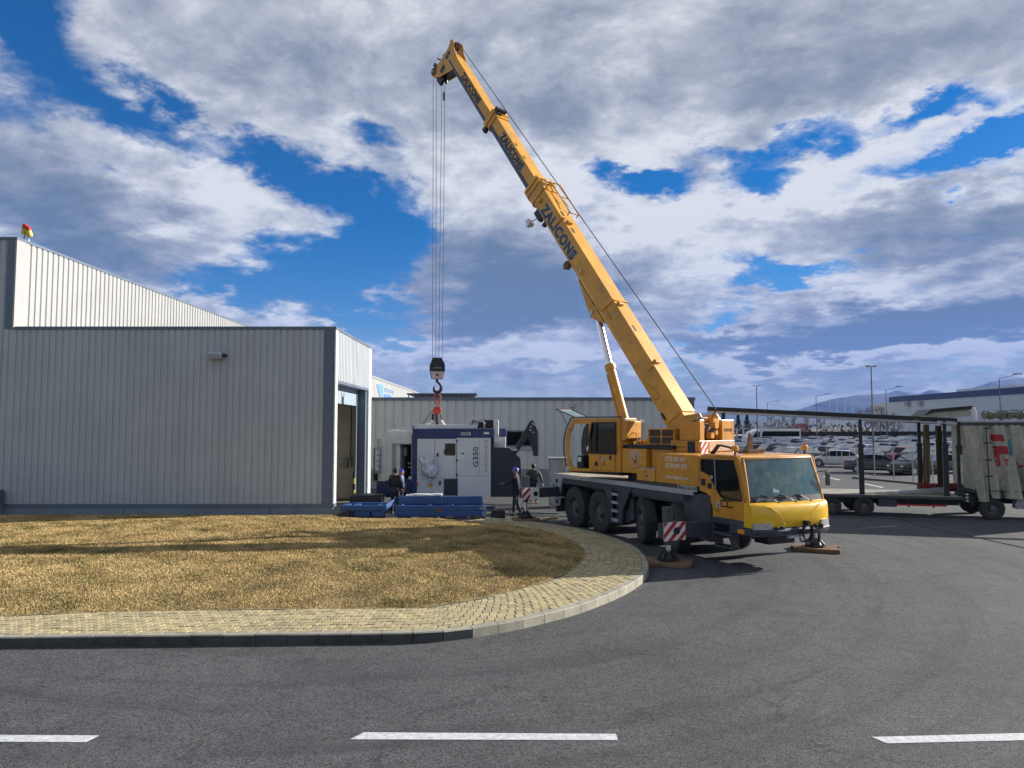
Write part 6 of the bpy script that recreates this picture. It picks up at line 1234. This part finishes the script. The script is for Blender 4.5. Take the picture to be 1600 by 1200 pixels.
q = M(); q.prism([(2.3, 3.72), (3.85, 3.86), (3.85, 4.12), (2.6, 4.02), (2.3, 3.92)], lambda a, b, d: (a, d, b), .6, 2.4); q.build('raised_roof_panel', TARP, tk2); q = M(); q.prism([(2.25, 3.9), (2.6, 4.02), (3.9, 4.13), (3.98, 4.2), (3.9, 4.26), (2.5, 4.14)], lambda a, b, d: (a, d, b), .55, 2.45); q.build('panel_cover', BLACK, tk2); q = M(); q.tube([(3.9, .5, 4.2), (3.98, .5, 4.05), (4.0, .5, 3.7)], .05, 8); q.build('panel_edge', WHITE, tk2, smooth=True)
q = M(); q.cyl((3.28, -.06, 1.3), (3.28, -.06, 2.4), .05, 10); q.build('support_strut', STEEL, tk2); q = M(); [q.cyl((3.42, -.04, .66 + k * .12), (3.42, -.04, .72 + k * .12), .06, 12) for k in range(3)]; q.build('lamp_cluster', CHROME, tk2)
# ------------------------------------------------------------------ parked cars
def car_loft(kind):
    L, Wd, Hh = dict(hatchback=(3.95, 1.68, 1.45), sedan=(4.5, 1.74, 1.43), estate=(4.6, 1.76, 1.5), suv=(4.45, 1.84, 1.68))[kind]
    bh = .62 * Hh; r = lambda *a: a
    # stations: x, belt height, roof height (= belt when no cabin), half width at belt, at roof
    if kind == 'sedan': S = [(0, .52, .56, .58), (.12, .66, .70, .72), (.55, .80, .86, .80), (1.15, .88, .93, .84), (1.85, .90, Hh - .05, .86), (2.5, .91, Hh, .86), (3.1, .92, Hh - .04, .86), (3.75, .93, .99, .84), (4.3, .92, .95, .80), (L, .70, .78, .70)]; cab = (3, 7)
    elif kind == 'hatchback': S = [(0, .52, .56, .58), (.1, .66, .70, .70), (.45, .80, .85, .78), (.95, .88, .93, .81), (1.6, .90, Hh - .05, .83), (2.2, .92, Hh, .83), (3.2, .95, Hh - .05, .83), (3.72, .98, 1.06, .80), (3.88, .85, .93, .76), (L, .5, .7, .72)]; cab = (3, 7)
    else: S = [(0, .55, .6, .62), (.1, .72, .78, .76), (.55, .88, .94, .84), (1.15, .96, 1.0, .87), (1.8, .98, Hh - .05, .88), (2.5, .99, Hh, .88), (3.9, 1.0, Hh - .05, .87), (4.3 if kind != 'suv' else 4.2, 1.02, 1.12, .85), (L - .05, .9, .98, .82), (L, .5, .7, .78)]; cab = (3, 7)
    rings = []
    for i, (x, b, t, w) in enumerate(S):
        w = w * Wd / 1.74; c = t - b > .15; wr = w * (.78 if c else .88)
        rings.append([(x, s * y, z) for s, y, z in [(1, w * .84, .22), (1, w * .98, .34), (1, w, .5 * b + .2), (1, w * .97, b), (1, wr, t - .03), (1, wr * .7, t)]])
    return S, rings, cab, L
def car_meshes(kind):
    S, rings, cab, L = car_loft(kind); body, gl = M(), M(); n = len(rings)
    for side in (1, -1):
        for i in range(n - 1):
            for k in range(5):
                q = [rings[i][k], rings[i + 1][k], rings[i + 1][k + 1], rings[i][k + 1]]; q = [(a, b * side, c) for a, b, c in q]
                isg = (cab[0] <= i < cab[1]) and k == 3
                if isg:   # glass with a painted frame around it
                    c = sum((Vector(p) for p in q), Vector()) / 4; qi = [tuple(Vector(p).lerp(c, .10 if i in (cab[0], cab[1] - 1) else .05) + Vector((0, .004 * side, 0))) for p in q]; gl.add(qi, [(0, 1, 2, 3)]); body.add(q, [(0, 1, 2, 3)])
                else: body.add(q, [(0, 1, 2, 3)])
    for i in range(n - 1):   # top strip between the two sides
        a, b = rings[i][5], rings[i + 1][5]; q = [a, b, (b[0], -b[1], b[2]), (a[0], -a[1], a[2])]; body.add(q, [(0, 1, 2, 3)])
        if i in (cab[0], cab[1] - 1):
            a, b = rings[i][4], rings[i + 1][4]; q = [Vector(a), Vector(b), Vector((b[0], -b[1], b[2])), Vector((a[0], -a[1], a[2]))]; c = sum(q, Vector()) / 4
            up = Vector((-.02 if i == cab[0] else .02, 0, .045)); gl.add([tuple(p.lerp(c, .08) + up) for p in q], [(0, 1, 2, 3)])
    body.add(rings[0] + [(a, -b, c) for a, b, c in rings[0][::-1]], [tuple(range(12))]); body.add(rings[-1] + [(a, -b, c) for a, b, c in rings[-1][::-1]], [tuple(range(12))])
    Wd = max(r[2][1] for r in rings); wx = (L * .19, L * .80); wr = .31 if kind != 'suv' else .35
    wh_ = M()
    ws_ = []
    for x in wx:
        for s in (1, -1):
            a_ = ([(.001, .0), (wr * .6, .0), (wr * .62, -.01), (wr, 0), (wr, -.2), (.001, -.2)], (x, s * (Wd + .005), wr), (0, s, 0), 18); wh_.lathe(*a_); w1_ = M(); w1_.lathe(*a_); ws_.append(w1_)
    ar = M()
    for x in wx:
        for s in (1, -1): ar.lathe([(.001, 0), (wr + .06, 0)], (x, s * (Wd - .005), wr + .02), (0, s, 0), 18)
    hb = M()
    for x in wx:
        for s in (1, -1): hb.lathe([(.001, .004), (wr * .6, .004)], (x, s * (Wd + .006), wr), (0, s, 0), 14)
    hl, tl, tr_ = M(), M(), M(); f = rings[1]; w0 = rings[0][3][1]
    for s in (1, -1):
        hl.box(.02, .3, s * w0 - .02 if s < 0 else w0 - .18, s * w0 + .18 if s < 0 else w0 + .05, .58, .70); tl.box(L - .2, L - .0, -w0 - .14 if s < 0 else w0 - .02, -w0 + .02 if s < 0 else w0 + .14, .72, .9)
    tr_.box(-.03, .06, -.6, .6, .25, .42); tr_.box(L - .04, L + .03, -.6, .6, .3, .42)
    return dict(body=body, glass=gl, wheels=wh_, arch=ar, hub=hb, headlight=hl, taillight=tl, trim=tr_, single=ws_)
CARC = {'white': (.50, .51, .51), 'silver': (.15, .16, .175), 'grey': (.08, .085, .095), 'dark grey': (.045, .048, .055), 'black': (.012, .012, .014), 'dark blue': (.02, .035, .10), 'red': (.30, .02, .02), 'light blue': (.16, .25, .36), 'beige': (.38, .34, .27), 'orange': (.5, .13, .03)}
CPM = {k: mat('car_paint_' + k.replace(' ', '_'), v, .28, metal=.25 if k in ('silver', 'grey', 'light blue') else 0, var=.02, coat=.12) for k, v in CARC.items()}
for m_ in CPM.values(): m_.node_tree.nodes['Principled BSDF'].inputs['Metallic'].default_value = 0
CARM = {}
for kind in ('hatchback', 'sedan', 'estate', 'suv'):
    p = car_meshes(kind); d = {}
    d['body'] = p['body'].mesh('car_body', [CPM['silver']], True, 28); d['window'] = p['glass'].mesh('car_window', [CGLASS]); d['wheels'] = [w_.mesh('wheel', [RUBBER], True) for w_ in p['single']]; d['arch'] = p['arch'].mesh('wheel_arch', [BLACK]); d['hubcap'] = p['hub'].mesh('hubcap', [EDGE])
    d['headlight'] = p['headlight'].mesh('headlight', [LAMP]); d['taillight'] = p['taillight'].mesh('taillight', [REDM]); d['trim'] = p['trim'].mesh('bumper_trim', [BLACK])
    # one joined mesh for the far cars
    j = M()
    for idx, kk_ in enumerate(('body', 'glass', 'wheels', 'arch', 'headlight', 'taillight', 'hub')): j.add(p[kk_].v, p[kk_].f, (0, 1, 2, 3, 4, 5, 6)[idx])
    d['joined'] = j.mesh('parked_car', [CPM['silver'], CGLASS, RUBBER, BLACK, LAMP, REDM, EDGE], True, 28); CARM[kind] = (d, car_loft(kind)[3]); 
GRP = 'cars parked in the lot beyond the fence'
def place_car(kind, colr, x, y, head, label, near):
    d, L = CARM[kind]; rz = math.atan2(head[1], head[0]) + math.pi   # mesh front is at x = 0
    hv = Vector((*head, 0)).normalized(); loc = Vector((x, y, 0)) + hv * L / 2
    if near:
        t = thing('parked_car', label, 'car', loc, rz, GRP)
        for nm in ('body', 'window', 'wheels', 'arch', 'hubcap', 'headlight', 'taillight', 'trim'):
            if nm == 'wheels':
                for w_ in d[nm]: link('wheel', w_, t)
                continue
            o = link({'arch': 'wheel_arches', 'trim': 'bumper_trim', 'hubcap': 'hubcaps', 'headlight': 'headlights', 'taillight': 'taillights'}.get(nm, nm), d[nm], t)
            if nm == 'body': o.material_slots[0].link = 'OBJECT'; o.material_slots[0].material = CPM[colr]
    else:
        o = link('parked_car', d['joined'], None, loc=loc, rotz=rz); o.material_slots[0].link = 'OBJECT'; o.material_slots[0].material = CPM[colr]; tag(o, label, 'car', GRP)
g_ = lambda x, y: on_ground(x, y)
for kind, colr, px, py, hd, lb in (('hatchback', 'white', 1305, 729, (-.85, .5), 'white hatchback seen from behind in the front of the lot, just right of the crane'),
        ('sedan', 'dark grey', 1372, 739, (.86, -.5), 'dark grey sedan facing right by the fence beside the white hatchback'),
        ('estate', 'black', 1432, 741, (-.9, -.42), 'black car beside the second trailer post with its front to the left'),
        ('sedan', 'silver', 1482, 738, (.8, -.6), 'silver car glimpsed through the trailer frame near the yellowed sheet'),
        ('sedan', 'black', 1254, 722, (.9, -.3), 'black sedan half hidden behind the crane roof left of the white hatchback')):
    p = g_(px, py); place_car(kind, colr, p.x, p.y, hd, lb, True)
ORD = 'first second third fourth fifth sixth seventh eighth ninth tenth eleventh twelfth thirteenth fourteenth fifteenth sixteenth seventeenth eighteenth nineteenth twentieth'.split()
ORD += ['twenty-' + w for w in ORD[:9]] + ['thirtieth'] + ['thirty-' + w for w in ORD[:9]]
cr2 = random.Random(21); pal = ['silver'] * 5 + ['white'] * 1 + ['grey'] * 4 + ['dark grey'] * 4 + ['black'] * 4 + ['dark blue'] * 2 + ['red', 'light blue', 'silver', 'grey', 'dark grey', 'silver', 'black', 'grey']
rowdir = Vector((.10, 1.0, 0)).normalized(); rown = Vector((1, -.10, 0)).normalized(); nrow = 0
for ri, off in enumerate((24.0, 29.5, 36.0, 41.5, 48.5, 54.0, 61.0, 66.5, 74.0, 80.0, 88.0, 96.0)):
    seq = []
    for k in range(54):
        p = Vector((-4, 0, 0)) + rown * off + rowdir * (44 + k * 2.6) 
        px = 800 + F_PX * p.x / p.y
        if not (1120 < px < 1530) or p.y > 160 or p.y < (66 if off < 35 else 56) or cr2.random() < .07: continue
        seq.append((p + rowdir * cr2.uniform(-.15, .15) + rown * cr2.uniform(-.35, .35), cr2.choice(pal), cr2.choice(['hatchback', 'sedan', 'sedan', 'estate', 'hatchback', 'sedan', 'hatchback', 'suv'])))
    if not seq: continue
    for k, (p, c, kd) in enumerate(seq):
        a = seq[k - 1][1] if k else None; lb = f'{c} {kd}, {ORD[k]} from the near end of the {ORD[nrow]} long parked row'
        s = 1 if cr2.random() < .8 else -1; h = Vector((-.93 * s, -.36 * s, 0)) + Vector((cr2.uniform(-.06, .06), cr2.uniform(-.06, .06), 0))
        place_car(kd, c, p.x, p.y, (h.x, h.y), lb, p.y < 80)
    nrow += 1
# coach in the lot
cp_ = g_(1210, 697); cp_ = Vector((cp_.x * 1.02, cp_.y * 1.02, 0)); bs = thing('coach', 'white coach with dark side windows standing at the back of the lot', 'coach', (cp_.x, cp_.y, 0), R(8))
q = M(); q.prism([(-5.2, .4), (5.2, .4), (5.2, 3.0), (-2.6, 3.1), (-4.1, 2.6), (-5.1, 1.5)], lambda a, b, d: (a, d, b), 0, 2.5); q.build('body', WHITE, bs, bev=.08)
q = M(); q.prism([(-2.4, 1.7), (5.0, 1.7), (5.0, 2.65), (-2.2, 2.65)], lambda a, b, d: (a, d, b), -.02, .0); q.prism([(-4.3, 1.5), (-2.8, 1.6), (-2.8, 2.5), (-3.6, 2.45)], lambda a, b, d: (a, d, b), -.02, .0); q.build('window', CGLASS, bs)
for u in (-3.6, 3.4): small_wheel(bs, u, .15, .45, .3)

# ------------------------------------------------------------------ fence, masts, lamps
fn = thing('lot_fence', 'thin grey post and wire fence along the near edge of the lot', 'fence', (22, 50, 0)); FNX = at(fn)
fps = [on_ground(x, y) for x, y in ((1226, 719), (1246, 725), (1272, 731), (1292, 736), (1316, 741), (1340, 743), (1367, 746), (1397, 750), (1427, 753), (1458, 757))]
for p in fps: q = M(FNX); q.cyl((p.x, p.y, 0), (p.x, p.y, 2.0), .035, 8); q.build('post', EDGE, fn)
q = M(FNX)
for a, b in zip(fps, fps[1:]):
    for z in (.2, .7, 1.2, 1.7): q.tube([(a.x, a.y, z), (b.x, b.y, z)], .006, 3)
q.build('fence_wire', STEEL, fn)
kb = M(); a, b = on_ground(1336, 747.5), on_ground(1440, 757)
kb.bar((a.x, a.y, .05), (b.x, b.y, .05), .5, .12); o = kb.build('island_kerb', KERBD); o['kind'] = 'structure'
def mast(name, label, px, Y, ytop, arms, r0=.09, base=0.0, cat='lamp post'):
    p = at_depth(px, ytop, Y); t = thing(name, label, cat, (p.x, Y, 0)); q = M(); q.cyl((0, 0, base), (0, 0, p.z), r0, 10, r2=r0 * .6); q.build('pole', MATS['mast_grey'], t, smooth=True)
    for kind, dx, dz in arms:
        q = M()
        if kind == 'flood': q.bar((-.9 * dx, 0, p.z), (.9 * dx, 0, p.z), .05, .05); [q.box(s * .8 * dx - .4 * dx, s * .8 * dx + .4 * dx, -.2, .2, p.z - .02, p.z + .10) for s in (-1, 1)]; q.build('lamp_head', EDGE, t, bev=.03)
        else: q.bar((0, 0, p.z), (dx, 0, p.z + dz), .06, .06); q.box(dx * .78, dx * 1.25, -.12, .12, p.z + dz - .02, p.z + dz + .1); q.build('lamp_arm', MATS['mast_grey'], t)
    return t
mat('mast_grey', (.16, .175, .20), .5, metal=.3)
mast('light_mast', 'tall twin-headed light mast standing in the lot behind the trailer frame', 1361, 56, 573, [('flood', .32, 0)], .075)
mast('light_mast', 'distant twin-headed light mast left of the flag poles', 1182, 120, 603, [('flood', .55, 0)], .12)
mast('street_lamp', 'street lamp with long arm left of the five white poles', 1275, 140, 619, [('arm', 2.3, .4)], .1)
mast('street_lamp', 'street lamp with long arm in front of the blue-banded hall gable', 1384, 130, 610, [('arm', 2.5, .7)], .1)
mast('street_lamp', 'nearest street lamp with arm reaching right over the blue-banded hall', 1561, 90, 592, [('arm', 2.3, .6)], .09)
mast('street_lamp', 'small far street lamp beside the distant twin-headed mast', 1199, 190, 629, [('arm', 2.6, .4)], .1)
FP = mat('flag_pole_white', (.7, .71, .72), .4)
for i, (px, w_) in enumerate(zip((1296, 1308, 1320, 1332, 1344), ('leftmost of the five white flag poles before the hills', 'second from the left of the five white flag poles', 'middle one of the five white flag poles', 'fourth from the left of the five white flag poles', 'rightmost of the five white flag poles by the hall'))):
    p = at_depth(px, 624, 185); q = M(); q.cyl((p.x, 185, 0), (p.x, 185, p.z), .17, 8, r2=.11); tag(q.build('flag_pole', FP, smooth=True), w_, 'flag pole', 'white flag poles')
# hedge and embankment at the back of the lot
TWIG = mat('hedge_twigs', (.07, .055, .042), .95, var=.35, vscale=1.2, col2=(.03, .022, .018))
q = M(); r_ = random.Random(12)
h0, h1 = Vector((71, 176, 0)), Vector((112, 171, 0))
q.box(71, 118, 176.2, 178.5, 0, 2.3)
for k in range(2600):
    x = r_.uniform(70.5, 118.5); y = r_.uniform(175.6, 179); z = r_.uniform(0, 1.6); hh = r_.uniform(.8, 1.35); a = r_.uniform(-.25, .25); w_ = r_.uniform(.04, .1)
    q.add([(x - w_, y, z), (x + w_, y, z), (x + a, y + r_.uniform(-.3, .3), z + hh)], [(0, 1, 2)])
tag(q.build('brown_hedge', TWIG), 'long bare brown hedge closing the back of the car lot', 'hedge')
sheet('dry_verge', [(66, 181), (128, 181), (128, 300), (66, 300)], .35, mat('verge_straw', (.30, .24, .14), .95, var=.15, vscale=.4), **ST)
# white trussed canopy over part of the lot
cn = thing('car_canopy', 'white trussed canopy roof at the back left of the lot', 'canopy', (58, 165, 0)); CX = at(cn)
q = M(CX); xs_ = np.linspace(52, 67, 9)
for a, b in zip(xs_, xs_[1:]): q.bar((a, 165, 3.2), ((a + b) / 2, 165, 4.1), .1, .1); q.bar(((a + b) / 2, 165, 4.1), (b, 165, 3.2), .1, .1)
q.bar((51, 165, 3.1), (68, 165, 3.1), .2, .2); q.build('truss', EDGE, cn)
q = M(CX); q.box(51, 68, 165.3, 178, 2.9, 3.1); q.build('canopy_roof', EDGE, cn)
for x in (52, 53.5, 57, 61, 66.5): q = M(CX); q.box(x, x + .35, 165, 165.35, 0, 3.2); q.build('column', WHITE, cn)
# blue-banded hall at the right
XB = 110; bh_ = thing('banded_hall', 'long pale hall with a blue parapet band at the right edge beyond the trailer', 'building', (XB, 150, 0)); BX_ = at(bh_)
B('wall', [(XB, XB + 90, 95, 218, 0, 10.6)], mat('hall_pale', (.56, .60, .63), .6, var=.04, vscale=.2), bh_, BX_); B('blue_band', [(XB - .15, XB + 80, 94, 207, 10.6, 12.1)], MBLUE, bh_, BX_)
B('skylight_ridge', [(XB + 4, XB + 30, 130, 152, 12.1, 13.0), (XB + 4, XB + 30, 160, 182, 12.1, 13.0), (XB + 2, XB + 30, 96, 118, 12.1, 13.1)], WHITE, bh_, BX_)
B('low_annex', [(XB - 5, XB, 100, 176, 0, 4.9)], MATS['hall_pale'], bh_, BX_) if False else None
for y in (139, 145, 190, 196): B('wall_unit', [(XB - .9, XB - .05, y, y + 1.6, 9.2 if y > 150 else 8.2, 10.4 if y > 150 else 9.4)], EDGE if y > 150 else ANTH, bh_, BX_)
B('wall_recess', [(XB - .12, XB + .02, 152, 166, 5.6, 7.2)], mat('grey_blue', (.22, .26, .32), .6), bh_, BX_)
gw = B('window_band', [(XB - .16, XB - .05, 138, 176, .8, 2.6)], CGLASS, bh_, BX_)
B('window_mullion', [(XB - .25, XB - .17, y, y + .25, .8, 2.6) for y in range(138, 177, 3)], WHITE, gw, BX_)
# bare trees, conifers and far houses
BARK = mat('bare_bark', (.16, .12, .10), .9, var=.3); CONI = mat('conifer_dark', (.018, .03, .018), .95, var=.3)
def bare_tree(seed):
    r = random.Random(seed); tk, cw_ = M(), M(); tk.tube([(0, 0, 0), (.1, 0, 2), (.0, .1, 4.2)], [.14, .11, .07], 6)
    def br(p, d, L, rad, lv):
        q = p + d * L; cw_.tube([tuple(p), tuple(p.lerp(q, .5) + Vector((r.uniform(-.1, .1),) * 3)), tuple(q)], [rad, rad * .8, rad * .55], 4)
        if lv:
            for _ in range(4 if lv > 1 else 6): nd = (d + Vector((r.uniform(-.8, .8), r.uniform(-.8, .8), r.uniform(-.1, .7)))).normalized(); br(p.lerp(q, r.uniform(.35, 1)), nd, L * r.uniform(.5, .8), rad * .55, lv - 1)
    for i in range(7): br(Vector((0, 0, 1.6 + i * .5)), Vector((r.uniform(-1, 1), r.uniform(-1, 1), r.uniform(.5, 1.4))).normalized(), r.uniform(1.4, 2.2), .06, 3)
    return tk.mesh('trunk', BARK, True), cw_.mesh('crown', BARK)
TM_ = [bare_tree(s) for s in (1, 2)]
tl = [(1352, 172, 1.1, 'thin bare tree at the corner of the pale gable'), (1364, 174, .95, 'bare tree just right of the gable corner'), (1375, 170, 1.15, 'tallest bare tree against the pale hall wall'), (1386, 174, 1.0, 'bare tree beside the street lamp at the pale hall'), (1396, 176, .8, 'rightmost small bare tree before the pale hall'), (1331, 190, .7, 'small bare tree between two white flag poles'),
      (1262, 330, 1.5, 'bare brown tree on the far field left of the flag poles'), (1282, 340, 1.3, 'bare brown tree on the far field by the leftmost flag pole'), (1240, 320, 1.4, 'bare brown tree far behind the canopy end'), (1222, 300, 1.2, 'bare brown tree right above the coach'), (1205, 310, 1.3, 'bare brown tree above the coach front')]
for i, (px, Y, s, lb) in enumerate(tl):
    x = (px - 800) / F_PX * Y; t = thing('bare_tree', lb, 'tree', (x, Y, 0), i * 1.3, 'bare winter trees'); t.scale = (s, s, s); link('trunk', TM_[i % 2][0], t); link('crown', TM_[i % 2][1], t)
def conifer(px, Y, h, lb, seed):
    x = (px - 800) / F_PX * Y; t = thing('conifer', lb, 'tree', (x, Y, 0)); q = M(); q.cyl((0, 0, 0), (0, 0, h * .6), .3, 8); q.build('trunk', BARK, t); r = random.Random(seed); q = M()
    for k in range(900):
        z = h * (.08 + .92 * r.random() ** 1.2); a = r.uniform(0, 6.28); rr = (h - z) * .22 * r.uniform(.5, 1.1) + .1; c = Vector((math.cos(a) * rr, math.sin(a) * rr, z)); s = r.uniform(.3, .7)
        q.add([tuple(c + Vector((r.uniform(-s, s), r.uniform(-s, s), r.uniform(-s, s * .4)))) for _ in range(3)], [(0, 1, 2)])
    q.build('crown', CONI, t)
conifer(1153, 300, 8.5, 'left one of two dark conifers behind the canopy', 1); conifer(1167, 300, 9.0, 'right one of two dark conifers behind the canopy', 2)
q = M(); r_ = random.Random(31)
for k in range(1500):
    x = r_.uniform(60, 420); y = r_.uniform(420, 520); c = Vector((x, y, r_.uniform(0, 5))); s = r_.uniform(.8, 2.2); q.add([tuple(c + Vector((r_.uniform(-s, s), r_.uniform(-s, s), r_.uniform(-s, s)))) for _ in range(3)], [(0, 1, 2)])
o = q.build('far_scrub', mat('scrub_brown', (.09, .075, .06), .95, var=.3)); o['kind'] = 'stuff'
for i, (px, Y, w_, lb) in enumerate(((1247, 420, 9, 'small far house with a red roof behind the canopy end'), (1258, 440, 7, 'small far white house right of the red-roofed one'))):
    x = (px - 800) / F_PX * Y; t = thing('far_house', lb, 'house', (x, Y, 0)); q = M(); q.box(-w_ / 2, w_ / 2, 0, 8, 0, 3); q.build('wall', [mat('house_red', (.35, .12, .09), .8), WHITE][i], t); q = M(); q.prism([(-w_ / 2 - .4, 3), (w_ / 2 + .4, 3), (0, 5.4)], lambda a, b, d: (a, d, b), -.4, 8.4); q.build('roof', mat('roof_red' + str(i), (.30, .09, .06), .8), t)
# ------------------------------------------------------------------ hills
def ridge(name, pts, Yc, depth, m, seed):
    r = random.Random(seed); xs = np.linspace(pts[0][0], pts[-1][0], 150); ys = np.interp(xs, [p[0] for p in pts], [p[1] for p in pts]); vs = []; NJ = 9
    for j in range(NJ + 1):
        f = j / NJ; Y = Yc - depth * (1 - f) if f < 1 else Yc
        for i, (x, y) in enumerate(zip(xs, ys)):
            top = at_depth(x, y, Yc); w = Vector((x, 0, 0)); prof = f ** 1.3
            z = top.z * prof + math.sin(i * .35 + j * 1.7) * .035 * top.z * math.sin(math.pi * f) + r.uniform(-1, 1) * .02 * top.z * (f > 0)
            vs.append((top.x, Y + math.sin(i * .2) * 60 * (1 - f), max(z, -2)))
    n = len(xs); q = M(); q.add(vs, [(j * n + i, j * n + i + 1, (j + 1) * n + i + 1, (j + 1) * n + i) for j in range(NJ) for i in range(n - 1)])
    b0 = len(q.v); q.add([(v[0], Yc + depth, -2) for v in vs[-n:]], []); q.f += [(NJ * n + i, NJ * n + i + 1, b0 + i + 1, b0 + i) for i in range(n - 1)]; q.m += [0] * (n - 1)
    return q.build(name, m, smooth=True, **ST)
HILL = mat('wooded_hill', (.030, .042, .040), .95, var=.25, vscale=.004)
ridge('hills', [(700, 668), (820, 660), (960, 652), (1060, 646), (1150, 644), (1200, 646), (1232, 644), (1262, 636), (1290, 626), (1320, 620), (1345, 617), (1375, 616), (1400, 610), (1415, 612), (1434, 616), (1455, 609), (1472, 613), (1500, 614), (1545, 598), (1580, 593), (1640, 586), (1720, 590), (1800, 600)], 5200, 1700, HILL, 4)
ridge('foothills', [(900, 668), (1080, 661), (1150, 657), (1205, 655), (1240, 654), (1275, 655), (1300, 652), (1340, 650), (1420, 655), (1600, 658), (1700, 664)], 2600, 700, HILL, 6)
ridge('left_hills', [(-200, 662), (300, 655), (640, 650), (820, 660)], 5600, 1500, HILL, 8)
# ------------------------------------------------------------------ air
hb_ = M(); hb_.box(-4200, 6200, -40, 6600, -1.2, 760); hzo = hb_.build('haze', None) if False else None
me = hb_.mesh('haze', []); hzo = link('haze', me); hzo['kind'] = 'stuff'
hm = bpy.data.materials.new('air_haze'); hm.use_nodes = True; hn = hm.node_tree; hn.nodes.clear(); pv = hn.nodes.new('ShaderNodeVolumePrincipled'); ho = hn.nodes.new('ShaderNodeOutputMaterial')
pv.inputs['Color'].default_value = (.14, .32, .9, 1); pv.inputs['Density'].default_value = .00009; pv.inputs['Anisotropy'].default_value = .0; hn.links.new(pv.outputs[0], ho.inputs['Volume']); me.materials.append(hm)
